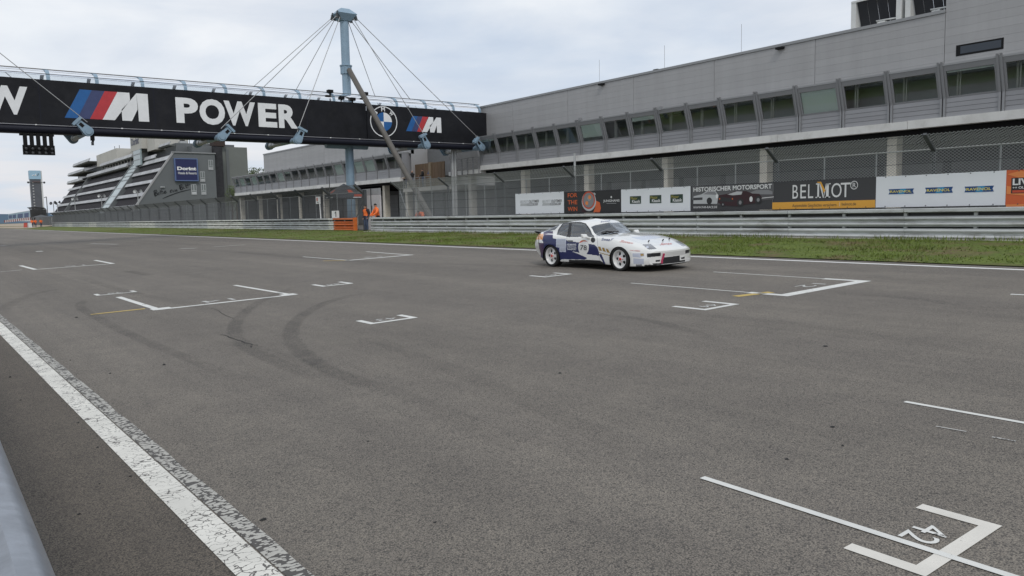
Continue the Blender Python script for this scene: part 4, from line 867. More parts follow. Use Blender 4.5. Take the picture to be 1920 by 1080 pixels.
# glazed roof: hoops, rails, glass
hx = [7.4 + 2.72 * k for k in range(-7, 13)]
for x in hx:
    x *= BK_; mb = MB(); pts = [(x, BY + 1.74 - 1.62 * math.cos(a), PT - .05 + .98 * math.sin(a) ** .75) for a in [PI * k / 14 for k in range(15)]]
    n = len(pts)
    for a, b_ in zip(pts, pts[1:]): mb.bar(a, b_, .20, .05, up=(1, 0, 0)) if False else mb.hexa([(a[0] - .11, a[1], a[2] - .03), (a[0] + .11, a[1], a[2] - .03), (a[0] + .11, a[1], a[2] + .03), (a[0] - .11, a[1], a[2] + .03), (b_[0] - .11, b_[1], b_[2] - .03), (b_[0] + .11, b_[1], b_[2] - .03), (b_[0] + .11, b_[1], b_[2] + .03), (b_[0] - .11, b_[1], b_[2] + .03)])
    mb.build('roof_hoop', M_blue, br)
for a in (.12, .30, .5, .7, .88):
    y = BY + 1.74 - 1.62 * math.cos(PI * a); z = PT - .05 + .98 * math.sin(PI * a) ** .75 + .04
    mb = MB(); mb.tube([(XA, y, z), (XB - .3, y, z)], .022, 5); mb.build('roof_rail', M_strut, br)
for i, (xa, xb) in enumerate(zip(hx, hx[1:])):
    mb = MB(); aa = [PI * k / 10 for k in range(11)]; vs = [((x * BK_) + s_, BY + 1.74 - 1.6 * math.cos(a), PT - .07 + .96 * math.sin(a) ** .75) for x, s_ in ((xa, .12), (xb, -.12)) for a in aa]
    mb.add(vs, [(k, k + 1, 11 + k + 1, 11 + k) for k in range(10)], 0, True); mb.build('glass_pane', M_clear, br)
# ---- lettering on the front
FS = BY - .004
MP_blue = mat('m_light_blue', (.012, .11, .33), .55, var=.1); MP_navy = mat('m_dark_blue', (.045, .06, .155), .55, var=.1); MP_red = mat('m_red', (.48, .035, .045), .55, var=.1); MP_let = mat('letter_white', (.78, .79, .80), .6, var=.06, vscale=1.5)
Sb = Sheet((0, FS, 0), (1, 0, 0), (0, 0, 1), (0, -1, 0)); Sb2 = Sheet((0, FS - .05, 0), (1, 0, 0), (0, 0, 1), (0, -1, 0))
def bp(S_, x, y): P = atY(x, y, S_.o.y); return (P[0], P[2])
def zq(ox, oy, k): return lambda x, y: (ox + x * k, oy + y * k)
q1 = zq(0, 0, .25)
l0, l1 = zz(8.28), zz(9.98)
for ch, x0, x1 in (('P', 330, 372), ('O', 374, 422), ('W', 420, 479), ('E', 484, 519), ('R', 522, 558)):
    a = bp(Sb, x0, 210)[0]; b_ = bp(Sb, x1, 215)[0]; ov = .03 if ch == 'O' else 0; Sb.text('letter', ch, a, b_, l0 - ov, l1 + ov, MP_let, br, bold=.045)
xw1 = bp(Sb, 53, 190)[0]; Sb.text('letter', 'W', xw1 - 2.42, xw1, l0, l1, MP_let, br, bold=.045); Sb.text('letter', 'M', xw1 - 4.9, xw1 - 2.65, l0, l1, MP_let, br, bold=.045); Sb.text('letter', 'B', xw1 - 6.6, xw1 - 5.2, l0, l1, MP_let, br, bold=.045)
def mlogo(S_, f, P):
    pts = [[bp(S_, *f(*p)) for p in pl] for pl in P]
    # make the stripes level: all corners share two heights
    zt = max(p[1] for pl in pts for p in pl); zb = min(p[1] for pl in pts for p in pl); zm_ = (zt + zb) / 2
    pts = [[(p[0], zt if p[1] > zm_ + .3 * (zt - zb) else (zb if p[1] < zm_ - .3 * (zt - zb) else p[1])) for p in pl] for pl in pts]
    for pl, m_, nm in zip(pts, (MP_blue, MP_navy, MP_red), ('stripe', 'stripe', 'stripe')): S_.poly(nm, [pl], m_, br)
    S_.poly('letter', pts[3:], MP_let, br)
mlogo(Sb, q1, [[(485, 882), (597, 678), (688, 682), (580, 885)], [(580, 885), (688, 682), (785, 686), (675, 890)], [(675, 890), (785, 686), (880, 690), (770, 895)],
    [(770, 895), (880, 692), (970, 697), (975, 752), (862, 900)], [(908, 822), (975, 752), (985, 765), (1022, 705), (1038, 705), (1022, 820), (990, 906), (916, 904)][0:0] or [(912, 822), (978, 752), (1022, 703), (1032, 820), (990, 906), (918, 904)], [(1022, 703), (1107, 708), (1120, 912), (1042, 910), (1036, 822)]])
q6 = zq(680, 180, 220 / 1920)
mlogo(Sb2, q6, [[(710, 568), (815, 330), (900, 335), (800, 572)], [(800, 572), (900, 335), (980, 338), (890, 576)], [(890, 576), (980, 338), (1075, 343), (970, 580)],
    [(970, 580), (1080, 345), (1152, 352), (1158, 425), (1055, 585)], [(1098, 488), (1160, 425), (1205, 355), (1212, 480), (1172, 597), (1105, 592)], [(1205, 355), (1280, 358), (1290, 602), (1218, 600), (1212, 490)]])
rc = bp(Sb2, *q6(346, 420)); ro = bp(Sb2, *q6(565, 420))[0] - rc[0]; ri = bp(Sb2, *q6(478, 420))[0] - rc[0]
ring = MB(); n = 48
ring.add([Sb2.p(rc[0] + q * math.cos(k * 2 * PI / n), rc[1] + q * math.sin(k * 2 * PI / n), .006) for q in (ro * .94, ro) for k in range(n)], [(k, (k + 1) % n, n + (k + 1) % n, n + k) for k in range(n)]); ring.build('roundel_ring', MP_let, br)
for k, m_ in ((0, MP_let), (1, MP_blue), (2, MP_let), (3, MP_blue)):
    Sb2.poly('roundel_quarter', [[rc] + [(rc[0] + ri * math.cos(k * PI / 2 + a * PI / 24), rc[1] + ri * math.sin(k * PI / 2 + a * PI / 24)) for a in range(13)]], m_, br, .006)
for ch, ang in (('B', 138), ('M', 92), ('W', 44)):
    v_, f_ = text_fit(ch, -.17, .17, -.16, .16, bold=.03); a = R_(ang - 90); rm = (ro + ri) / 2 * 1.0; c_, s_ = math.cos(a), math.sin(a); mb = MB()
    mb.add([Sb2.p(rc[0] + rm * math.cos(R_(ang)) + x * c_ - y * s_, rc[1] + rm * math.sin(R_(ang)) + x * s_ + y * c_, .006) for x, y in v_], f_); mb.build('letter', MP_let, br)
# ---- masts, outriggers, cables
MX, MYc = 28.3 * BY / 57.0, BY + 1.75
ZT, ZK = zz(17.95), zz(13.35)
def mast(label, mx, right_only=False):
    root = thing('cable_mast', label, 'mast', (mx, MYc, zg(30)))
    mb = MB(); mb.tube([(mx, MYc, zg(30) - .2), (mx, MYc, ZT - .55)], .34, 20); mb.build('pole', M_blue, root)
    mb = MB(); mb.tube([(mx, MYc, ZK - .42), (mx, MYc, ZK + .22)], .43, 20)
    for k in range(8): a = k * PI / 4; mb.bar((mx + .42 * math.cos(a), MYc + .42 * math.sin(a), ZK - .4), (mx + .42 * math.cos(a), MYc + .42 * math.sin(a), ZK + .2), .05, .14)
    mb.tube([(mx, MYc, ZK + .2), (mx, MYc, ZK + .27)], .5, 20); mb.build('collar', M_blue, root)
    mb = MB(); hw = .80                # faceted head plate with hanging lugs
    mb.hexa([(mx - hw * .5, MYc - .4, ZT - .95), (mx + hw * .5, MYc - .4, ZT - .95), (mx + hw * .5, MYc + .4, ZT - .95), (mx - hw * .5, MYc + .4, ZT - .95), (mx - hw, MYc - .75, ZT - .45), (mx + hw, MYc - .75, ZT - .45), (mx + hw, MYc + .75, ZT - .45), (mx - hw, MYc + .75, ZT - .45)])
    mb.hexa([(mx - hw, MYc - .75, ZT - .449), (mx + hw, MYc - .75, ZT - .449), (mx + hw, MYc + .75, ZT - .449), (mx - hw, MYc + .75, ZT - .449), (mx - .35, MYc - .3, ZT), (mx + .35, MYc - .3, ZT), (mx + .35, MYc + .3, ZT), (mx - .35, MYc + .3, ZT)])
    mb.build('head', M_blue, root)
    for sx in (-1, 1):
        for off, zb in ((5.45, 7.68), (10.9, 7.68)):
            off *= BK_
            for fr_ in (1, 0):
                yb = BY - 1.15 if fr_ else BY + 4.6; xb = mx + sx * off
                x_end, z_end = xb, zz(zb) + .22
                top = (mx + sx * (.75 if off > 7 else .5), MYc + (-.45 if fr_ else .45), ZT - .62)
                mb = MB(); mb.tube([top, (x_end, yb, z_end)], .028, 6); mb.build('stay_cable', M_cable, root)
                mb = MB(); mb.bar((top[0] - sx * .05, top[1], top[2] + .3), (top[0] + sx * .12, top[1], top[2] - .25), .1, .2); mb.build('cable_lug', M_postdark, root)
                # outrigger tube under the bridge and its clevis head
                mb = MB(); sy = -1 if fr_ else 1
                y_in = BY + (1.5 if fr_ else 2.0); mb.tube([(xb, BY + 1.72, zz(7.33)), (xb, yb - sy * .5, zz(7.33))], .18, 12); mb.tube([(xb, yb - sy * .85, zz(7.33)), (xb, yb - sy * .1, zz(7.36))], .215, 12); og = mb.build('outrigger', M_blue if fr_ else M_postlight, root)
                # clevis: two cheek plates in line with the cable, a pin and a cross bar
                e = Vector((top[0] - xb, 0, top[2] - zz(7.33))).normalized(); pv = Vector((xb, 0, zz(7.33))); sd_ = Vector((e.z, 0, -e.x))
                out = [pv + (e * -math.cos(a) + sd_ * math.sin(a)) * .30 for a in np.linspace(-PI / 2, PI / 2, 9)] + [pv + e * .62 + sd_ * .20, pv + e * .95 + sd_ * .20, pv + e * .95 - sd_ * .20, pv + e * .62 - sd_ * .20]
                mb = MB(); n_ = len(out)
                for y0_ in (yb - .2, yb + .12): mb.add([(p.x, y0_, p.z) for p in out] + [(p.x, y0_ + .08, p.z) for p in out], [tuple(range(n_))[::-1], tuple(range(n_, 2 * n_))] + [(k, (k + 1) % n_, n_ + (k + 1) % n_, n_ + k) for k in range(n_)])
                a_, b2_ = pv + e * .86 - sd_ * .34, pv + e * .86 + sd_ * .34; mb.bar((a_.x, yb - .1, a_.z), (b2_.x, yb - .1, b2_.z), .34, .16); mb.tube([(xb, yb - .26, zz(7.33)), (xb, yb + .26, zz(7.33))], .2, 14); cl_ = mb.build('clevis', M_blue, root)
                c_ = pv + e * .52; mb = MB(); mb.bar((c_.x - e.x * .14, yb - .205, c_.z - e.z * .14), (c_.x + e.x * .14, yb - .205, c_.z + e.z * .14), .2, .012, up=(0, 1, 0)); mb.build('socket', M_dark, cl_)
    fy = BY - 11.2; mb = MB()
    mb.tube([(mx + .05, MYc - .45, ZK - .15), (mx + .05, fy, zg(30) + .1)], .21, 10); st = mb.build('strut', M_strut, root)
    for s_ in (-.12, .12): mb = MB(); mb.tube([(mx + .05 + s_, MYc - .75, ZK - .42), (mx + .05 + s_, fy - .2, zg(30) + .15)], .035, 6); mb.build('strut_pipe', M_strut, st)
    return root
mast('tall light blue mast with eight cables and a slanting brown strut through the bridge', MX)
mast('second light blue cable mast beyond the left picture edge', MX - 30.0 * BK_)
for (px, py) in ((818, 590), (1043, 605), (890, 632), (962, 640)):   # small cameras on the roof edge
    p = atY(380 + px * .29167, py * .29167, BY + .3); mb = MB(); mb.box(p[0] - .05, p[0] + .05, BY + .25, BY + .35, PT - .05, p[2]); mb.box(p[0] - .2, p[0] + .2, BY + .1, BY + .5, p[2] - .08, p[2] + .14); mb.build('camera_unit', M_dark, br)
mb = MB()
for s_ in (-.13, .13): mb.tube([(38.15 + s_, BY + 1.0, zg(40)), (38.15 + s_, BY + 1.0, PB - .31)], .14, 10)
mb.build('support_column', M_postlight, br)
mb = MB(); mb.tube([(26.6, MYc, PB - .42), (30.2, MYc, PB - .42)], .28, 14); mb.build('cross_tube', M_blue, br)
# ---- start lights
sg = thing('start_lights', 'black start signal gantry of five twin lamps hanging under the bridge', 'traffic light', (6.6, BY + .2, zz(6.5)))
x0, x1 = bp(Sb, 42, 270)[0], bp(Sb, 103, 270)[0]; zt_, zb_ = bp(Sb, 70, 251)[1], bp(Sb, 70, 290)[1]; zmid = zb_ + (zt_ - zb_) * .46
M_lamp = mat('lamp_lens', (.10, .10, .105), .25, spec=.8)
mb = MB(); mb.box(x0 + .02, x1 - .02, BY + .0, BY + .3, zb_, zmid); mb.build('housing', M_dark, sg)
mb = MB(); mb.box(x0 - .12, x1 + .0, BY + .1, BY + .2, zt_ - .12, zt_); mb.build('top_bar', M_dark, sg)
for i in range(5):
    xc = x0 + (x1 - x0) * (i + .5) / 5; mb = MB(); mb.box(xc - .105, xc + .105, BY + .02, BY + .28, zmid - .01, zt_ + .1); mb.build('column', M_dark, sg)
    for zc in (zb_ + .14, zb_ + .40):
        mb = MB(); mb.lathe([(.13, 0), (.13, -.12), (.115, -.12), (.115, -.01)], (xc, BY, zc), (0, 1, 0), 14); hd = mb.build('hood', M_dark, sg)
        mb = MB(); mb.lathe([(.0001, -.045), (.06, -.035), (.115, -.004)], (xc, BY, zc), (0, 1, 0), 14); mb.build('lens', M_lamp, hd)
# small detector hanging right of the lights
dt = thing('track_sensor', 'small dark sensor hanging under the bridge right of the start lights', 'sensor', (9.7, BY + .1, 7.0))
a = bp(Sb, 174, 253); b_ = bp(Sb, 174, 272); mb = MB(); mb.box(a[0] - .06, a[0] + .06, BY + .05, BY + .2, b_[1] + .2, a[1] + .15); mb.build('bracket', M_dark, dt); mb = MB(); mb.box(a[0] - .12, a[0] + .1, BY, BY + .25, b_[1] + .3, a[1] - .05); mb.build('body', M_dark, dt); mb = MB(); mb.box(a[0] - .09, a[0] + .04, BY + .02, BY + .22, b_[1], b_[1] + .22); mb.build('lens', M_postdark, dt)
# ================================================================ HOTEL behind the fence
M_hgrey = mat('hotel_grey', (.135, .145, .15), .8, var=.06, vscale=.3); M_hgrey2 = mat('hotel_grey_green', (.165, .175, .165), .8, var=.08, vscale=.3)
M_hwhite = mat('balustrade_white', (.40, .41, .42), .6, var=.25, vscale=1.2, orand=.12); M_cream = mat('hotel_cream', (.48, .47, .43), .8, var=.08, vscale=.3); M_hglass = mat('hotel_glass', (.028, .028, .036), .25, spec=.6)
M_awn = mat('awning_dark', (.05, .048, .055), .7); M_teal = mat('stair_glass', (.29, .36, .37), .25, spec=.6, var=.1, vscale=.6); M_sign = mat('sign_navy', (.012, .016, .085), .4); M_ink = mat('script_ink', (.012, .014, .018), .6); M_slate = mat('slate_strip', (.03, .03, .034), .9, var=.4, vscale=1.5)
ho = thing('hotel', 'grey hotel with a sloping terraced front and blue sign beyond the left fence', 'hotel', (50, 190, zg(40)))
HY0, HY1 = 190.0, 322.0; G0 = zg(40)
def hx(z): return 40.36 + .707 * (z - 5.66)
mb = MB(); pr = [(hx(G0), G0), (57.4, G0), (57.4, 16.8), (48.3, 16.85)]
mb.add([(x, y, z) for y in (HY0, HY0 + .5) for x, z in pr], [(0, 1, 2, 3), (7, 6, 5, 4), (0, 4, 5, 1), (1, 5, 6, 2), (2, 6, 7, 3), (3, 7, 4, 0)]); mb.build('end_wall', M_hgrey, ho)
mb = MB(); mb.hexa([(47.9, HY0 - .25, 16.85), (57.6, HY0 - .25, 16.8), (57.6, HY0 + .5, 16.8), (47.9, HY0 + .5, 16.85), (47.9, HY0 - .25, 17.1), (57.6, HY0 - .25, 17.05), (57.6, HY0 + .5, 17.05), (47.9, HY0 + .5, 17.1)]); mb.build('wall_coping', M_trim, ho)
mb = MB(); mb.hexa([(hx(3) - .3, HY0 - .15, 3), (hx(3) + .15, HY0 - .15, 3), (hx(3) + .15, HY0 + .5, 3), (hx(3) - .3, HY0 + .5, 3), (hx(16.9) - .3, HY0 - .15, 16.9), (hx(16.9) + .15, HY0 - .15, 16.9), (hx(16.9) + .15, HY0 + .5, 16.9), (hx(16.9) - .3, HY0 + .5, 16.9)]); mb.build('edge_coping', M_clad, ho)
# sloping glazed front
def sl(y0, y1, z0, z1, d0, d1, m, name, label=None):
    mb = MB(); mb.hexa([(hx(z0) + d0, y0, z0), (hx(z0) + d1, y0, z0), (hx(z0) + d1, y1, z0), (hx(z0) + d0, y1, z0), (hx(z1) + d0, y0, z1), (hx(z1) + d1, y0, z1), (hx(z1) + d1, y1, z1), (hx(z1) + d0, y1, z1)]); return mb.build(name, m, ho, label)
sl(HY0 + .5, HY1, G0, 16.9, .9, 1.3, M_hglass, 'facade_glass')
for z0, z1 in ((15.3, 16.3), (12.7, 13.5), (10.1, 10.85), (7.15, 7.95), (4.4, 5.2)):
    for y0, y1 in ((190.6, 218.5), (229.6, 292), (294.2, HY1)):
        if z0 > 15 and y0 > 200: continue
        n = round((y1 - y0) / 4.6)
        for i in range(n):
            a = y0 + (y1 - y0) * i / n; b_ = y0 + (y1 - y0) * (i + 1) / n; sl(a + .12, b_ - .12, z0, z1, -.25, .1, M_hwhite, 'balustrade')
for z0, z1 in ((13.5, 15.3), (10.85, 12.7), (7.95, 10.1), (5.2, 7.15)):
    rb = MB(); rb.hexa([(hx(z0) + .15, -.25, z0), (hx(z0) + .9, -.25, z0), (hx(z0) + .9, .25, z0), (hx(z0) + .15, .25, z0), (hx(z1) + .15, -.25, z1), (hx(z1) + .9, -.25, z1), (hx(z1) + .9, .25, z1), (hx(z1) + .15, .25, z1)]); rm = rb.mesh('awning', M_awn)
    y = 192.5
    while y < HY1 - 1:
        if not (217 < y < 231 or 291 < y < 295.5): link(rm, 'awning', ho, loc=Vector((0, y, 0)) - ORG[ho.name])
        y += 2.3
sl(219.5, 228.6, G0, 17.5, -.35, .4, M_teal, 'stair_glazing')
for y in (219.0, 229.1, 293): sl(y - .45, y + .45, G0, 17.2, -.5, .6, M_hgrey, 'divider')
for z in range(4, 17): 
    if z % 2 == 0 or z > 11: sl(219.6, 228.5, z, z + .18, -.42, -.3, M_hgrey if z > 11 else M_hwhite, 'glazing_bar')
# upper floors, stepped back, with balconies
def blk(name, x0, x1, y0, y1, z0, z1, m, label=None): mb = MB(); mb.box(x0, x1, y0, y1, z0, z1); return mb.build(name, m, ho, label)
blk('upper_floor', 50.0, 64, 231, 330, 15.2, 20.2, M_hgrey); blk('upper_floor', 50.5, 64, 196, 219, 16.0, 19.6, M_hgrey)
blk('core', 49.5, 64, 219, 231, 15.5, 21.5, M_hgrey)
def balc(y0, y1, x, z, h=.95):
    n = max(1, round((y1 - y0) / 5.2))
    for i in range(n):
        a = y0 + (y1 - y0) * i / n; b_ = y0 + (y1 - y0) * (i + 1) / n; mb = MB(); mb.hexa([(x - .1, a + .1, z), (x + .2, a + .1, z), (x + .2, b_ - .1, z), (x - .1, b_ - .1, z), (x + .35, a + .1, z + h), (x + .6, a + .1, z + h), (x + .6, b_ - .1, z + h), (x + .35, b_ - .1, z + h)]); mb.build('balustrade', M_hwhite, ho)
    mb = MB(); mb.box(x + .21, 50.2, y0, y1, z - .25, z + .02); mb.build('balcony_slab', M_hgrey2, ho)
balc(231, 292, 46.6, 16.1); balc(231, 276, 48.0, 18.7, .9); balc(196, 217.5, 48.9, 19.2, .7); balc(204, 217.5, 47.5, 16.6, .9)
balc(297, 329, 46.0, 15.5, .9); balc(293.5, 326, 46.0, 18.3, .9); balc(283, 315, 46.2, 20.9, .9)
blk('balcony_glazing', 49.7, 49.95, 233, 276, 17.2, 18.4, M_hglass); blk('balcony_glazing', 49.7, 49.95, 296, 326, 16.6, 18.0, M_hglass); blk('balcony_glazing', 49.7, 49.95, 290, 314, 19.4, 20.6, M_hglass)
for y in range(235, 276, 4): blk('balcony_post', 48.5, 48.7, y, y + .2, 16.3, 18.6, M_cream)
blk('roof_box', 48.5, 60, 252, 283, 19.0, 22.6, M_cream, 'cream box on the hotel roof'); blk('roof_box', 52, 60, 232, 251, 20.2, 21.7, M_cream)
tw = blk('sign_tower', 47.0, 56, 214, 226.5, 19.6, 23.6, M_cream, 'pale roof tower lettered with the hotel name'); blk('sign_tower_core', 48.2, 56, 206, 213.9, 18.8, 23.2, M_cream)
blk('stair_window', 46.6, 47.0, 214.5, 222.0, 15.6, 19.4, M_teal)
for z in (17.0, 18.3): blk('window_bar', 46.5, 46.6, 214.5, 222.0, z, z + .15, M_hwhite)
Sh = Sheet((46.98, 225.8, 20.4), (0, -1, 0), (0, 0, 1), (-1, 0, 0)); Sh.text('lettering', 'Dorint', 0.6, 9.0, .6, 2.4, mat('sign_letter_navy', (.04, .045, .09), .5), tw, .03, bold=.03)
for x, y, w_, h_ in ((54, 206, 1.2, 2.0), (57.5, 204, .8, 3.2), (60, 203, .6, 2.4), (52.5, 200, 1.6, 1.2)): blk('roof_plant', x, x + w_, y, y + 1.5, 19.0, 19.3 + h_, M_postlight)
for x, y, h_ in ((55.5, 203, 3.2), (56.4, 202, 2.6), (50, 262, 2.5), (50.5, 258, 2.5)): 
    mb = MB(); mb.tube([(x, y, 19), (x, y, 21.5 + h_)], .08, 5); mb.build('aerial', M_postdark, ho)
# block at the right rear
blk('rear_block', 59.4, 66.4, 194, 215, G0, 18.9, M_hgrey2); blk('slate_strip', 57.41, 59.39, 190.6, 205, G0, 18.6, M_slate); blk('rear_top', 53.0, 57.4, 192, 200, 17.06, 18.8, M_hgrey)
blk('chimney', 58.2, 60.9, 193, 196, 18.95, 20.1, mat('chimney_brown', (.05, .035, .03), .9)); blk('wall_strip', 61.2, 61.9, 193.85, 194, G0, 18.3, M_hgrey)
# windows and sign on the end wall
for x0, x1, z0, z1 in ((55.8, 56.9, 13.1, 15.4), (53.8, 54.9, 10.35, 12.7), (51.7, 52.85, 7.4, 9.8), (53.9, 55.0, 7.4, 9.85)):
    wf = blk('window', x0, x1, HY0 - .12, HY0 + .05, z0, z1, M_hwhite); zm = z0 + (z1 - z0) * .42; xm = (x0 + x1) / 2
    for a, b_ in ((x0 + .1, xm - .07), (xm + .07, x1 - .1)): 
        mb = MB(); mb.quad((a, HY0 - .125, zm), (b_, HY0 - .125, zm), (b_, HY0 - .125, z1 - .12), (a, HY0 - .125, z1 - .12)); mb.build('pane', mat('pane_grey', (.16, .18, .18), .2) if 'pane_grey' not in MATS else MATS['pane_grey'], wf)
    mb = MB(); mb.quad((x0 + .1, HY0 - .125, zm - .35), (x1 - .1, HY0 - .125, zm - .35), (x1 - .1, HY0 - .125, zm - .1), (x0 + .1, HY0 - .125, zm - .1)); mb.build('pane', MATS['pane_grey'], wf)
sgn = blk('sign', 48.3, 53.2, HY0 - .6, HY0 - .05, 10.55, 15.5, M_sign, 'square navy sign with white hotel lettering')
mb = MB()
for a in ((48.2, 48.42, 10.45, 15.6), (53.08, 53.3, 10.45, 15.6), (48.42, 53.08, 10.45, 10.67), (48.42, 53.08, 15.38, 15.6)): mb.box(a[0], a[1], HY0 - .7, HY0 - .04, a[2], a[3])
mb.build('sign_frame', mat('sign_frame_blue', (.10, .15, .30), .5), sgn)
Sg = Sheet((48.3, HY0 - .6, 10.55), (1, 0, 0), (0, 0, 1), (0, -1, 0)); Sg.text('lettering', 'Dorint', .45, 4.6, 2.35, 3.15, M_white, sgn, .03, bold=.045); Sg.text('lettering', 'Hotels & Resorts', .6, 4.65, 1.45, 2.0, M_white, sgn, .03, bold=.01)
# handwritten slogan: brush strokes traced on the wall
q = lambda x, y: tuple(np.array(atY(270 + x * 200 / 1137, 230 + y * 190 / 1080, HY0 - .03)))
strokes = [[(100, 735), (112, 720), (122, 740), (118, 785), (112, 760), (108, 735)], [(112, 722), (130, 718), (140, 735), (122, 750), (142, 755), (138, 772), (118, 785)], [(152, 745), (150, 768), (156, 770)], [(160, 740), (165, 770)], [(172, 715), (180, 765)], [(188, 712), (195, 762)], [(165, 738), (205, 732)], [(205, 755), (220, 740), (235, 728), (225, 725), (212, 745), (222, 755), (242, 742)],
    [(275, 735), (290, 722), (295, 715), (282, 722), (280, 742), (300, 738)], [(308, 715), (312, 738), (320, 735)], [(325, 712), (330, 735), (340, 715), (350, 712), (348, 730), (358, 726)],
    [(372, 672), (382, 665), (390, 690), (392, 718), (382, 700), (378, 672)], [(384, 667), (400, 660), (408, 675), (392, 690), (412, 692), (412, 708), (392, 718)], [(422, 680), (425, 700), (435, 698)], [(445, 655), (452, 695), (462, 692)], [(465, 650), (470, 690)], [(435, 675), (490, 660)], [(200, 808), (260, 782), (330, 755), (410, 730), (496, 712)]]
mb = MB()
for s_ in strokes: mb.tube([q(*p) for p in s_], [.06] + [.095] * (len(s_) - 2) + [.06], 5)
mb.build('lettering', M_ink, ho, 'handwritten black slogan on the grey end wall')
blk('wall_lamp', 45.0, 45.9, HY0 - .4, HY0 - .02, 9.0, 9.2, M_hwhite)
# loudspeaker / dish posts in front of the hotel
for k, (px, py, Y) in enumerate(((258, 360, 178), (190, 368, 215), (140, 374, 262), (100, 382, 240), (107, 380, 262))):
    p = atY(px, py, Y); root = thing('loudspeaker_post', ['pole with two round white loudspeakers before the hotel end wall', 'pole with two round loudspeakers before the middle of the hotel', 'pole with round loudspeakers before the left part of the hotel', 'pole with dark round loudspeakers at the left end of the hotel', 'second dark loudspeaker pole left of the hotel'][k], 'loudspeaker', (p[0], Y, zg(30)))
    mb = MB(); mb.tube([(p[0], Y, zg(30)), (p[0], Y, p[2] + .1)], .1, 6); mb.build('pole', M_postlight, root)
    for s_ in (-1, 1):
        mb = MB(); mb.lathe([(.08, 0), (.16, .25), (.38, .48), (.42, .5), (.32, .45), (.0001, .32)], (p[0] + s_ * .3, Y, p[2]), (s_ * .8, -1, .25), 12, 0); mb.build('horn', M_postlight if k < 3 else M_postdark, root)
# ================================================================ FAR LEFT: tower, grandstand wall, barrier, hills
M_tow = mat('tower_hazed', (.085, .093, .108), .5, var=.15, vscale=.5); M_tsign = mat('tower_sign_blue', (.30, .47, .60), .5); M_twh = mat('tower_white', (.55, .57, .57), .6)  # tower tone lightened: distance haze is mixed into its colour
tw_ = thing('tower', 'slim dark tower topped by a light blue sign panel, far left', 'tower', (46.2, 420, 0))
mb = MB(); mb.box(44.3, 48.4, 420, 424, 0, 21.4); mb.build('shaft', M_tow, tw_); mb = MB(); mb.box(44.1, 48.5, 419.7, 424.2, 21.4, 25.3); tsn = mb.build('sign_panel', M_tsign, tw_)
mb = MB(); mb.box(48.42, 49.0, 419.9, 424.1, 0, 25.2); mb.build('side_fin', M_twh, tw_)
for k in range(13): mb = MB(); mb.box(44.9, 45.5, 419.9, 419.99, 4 + k * 1.3, 4.5 + k * 1.3); mb.build('window', M_postlight, tw_)
mb = MB(); mb.box(45.0, 48.0, 419.85, 419.99, 19.9, 20.4); mb.build('red_band', mat('dark_red_band', (.12, .07, .07), .6), tw_)  # plain dark red strip below the sign panel
Sn = Sheet((44.3, 419.7, 22.2), (1, 0, 0), (0, 0, 1), (0, -1, 0)); mb = MB(); mb.tube([Sn.p(.8, .7, .05), Sn.p(1.3, 1.1, .05), Sn.p(1.9, .9, .05), Sn.p(2.4, 1.6, .05)], .14, 5); mb.tube([Sn.p(1.9, .9, .05), Sn.p(2.4, .7, .05)], .14, 5); mb.build('emblem', M_white, tsn)
mb = MB(); mb.bar(Sn.p(2.9, .75, .05), Sn.p(3.4, 1.95, .05), .35, .1); mb.build('emblem', M_ink, tsn)
for x in (43.3, 49.6): mb = MB(); mb.tube([(46, 419.6, 20), (x, 419.6, 20)], .1, 5); mb.lathe([(.1, 0), (.5, .6), (.0001, .6)], (x, 419.6, 20), (0, -1, -.2), 8); mb.build('lamp_bracket', M_postdark, tw_)
# advertising wall left of the tower
aw = thing('advertising_wall', 'long pale blue advertising wall with dark lettered panels, left of the tower', 'wall', (60, 560, 0))
def far(px, py, Y): return Vector(atY(px, py, Y))
a0, a1, b0, b1 = far(15.5, 402, 620), far(15.5, 412, 620), far(58, 395, 470), far(58, 411, 470)
def quadlerp(u, v): return a1.lerp(b1, u).lerp(a0.lerp(b0, u), v)
def wallpart(name, u0, u1, v0, v1, m, off=0.0, th=.3):
    c = [quadlerp(u0, v0), quadlerp(u1, v0), quadlerp(u1, v1), quadlerp(u0, v1)]; n_ = Vector((-.35, -1, 0)).normalized(); mb = MB()
    f = [p + n_ * off for p in c]; g = [p - n_ * th for p in c]; mb.hexa([g[0], g[1], f[1], f[0], g[3], g[2], f[2], f[3]]); return mb.build(name, m, aw)
wallpart('panel', 0, 1, 0, 1, mat('ad_wall_blue', (.30, .40, .48), .7)); 
for u0, u1 in ((.03, .2), (.24, .4), (.48, .7), (.76, .92)): wallpart('dark_panel', u0, u1, .22, .8, mat('ad_dark_%d' % int(u0 * 100), (.06, .09, .19), .7, var=.4, vscale=.6), .25)
wallpart('top_edge', 0, 1, 1.0, 1.06, M_twh); wallpart('foot', 0, 1, -.25, -.005, M_twh)
# red and white barrier
ba = thing('barrier', 'low red and white striped barrier at the far edge of the gravel', 'barrier', (45, 440, 1))
n = 26
for i in range(n):
    u = i / n; v = (i + 1) / n; P = [far(8 + 52 * u, 416.6 - 5.5 * u, 470 - 90 * u), far(8 + 52 * v, 416.6 - 5.5 * v, 470 - 90 * v)]
    mb = MB(); mb.hexa([(P[0].x, P[0].y, P[0].z - .2), (P[1].x, P[1].y, P[1].z - .2), (P[1].x, P[1].y + .8, P[1].z - .2), (P[0].x, P[0].y + .8, P[0].z - .2), (P[0].x, P[0].y, P[0].z + .95), (P[1].x, P[1].y, P[1].z + .95), (P[1].x, P[1].y + .8, P[1].z + .95), (P[0].x, P[0].y + .8, P[0].z + .95)]); mb.build('barrier_block', M_twh if i % 2 else mat('barrier_red', (.25, .05, .04), .7) if i == 0 else (M_twh if i % 2 else MATS['barrier_red']), ba)
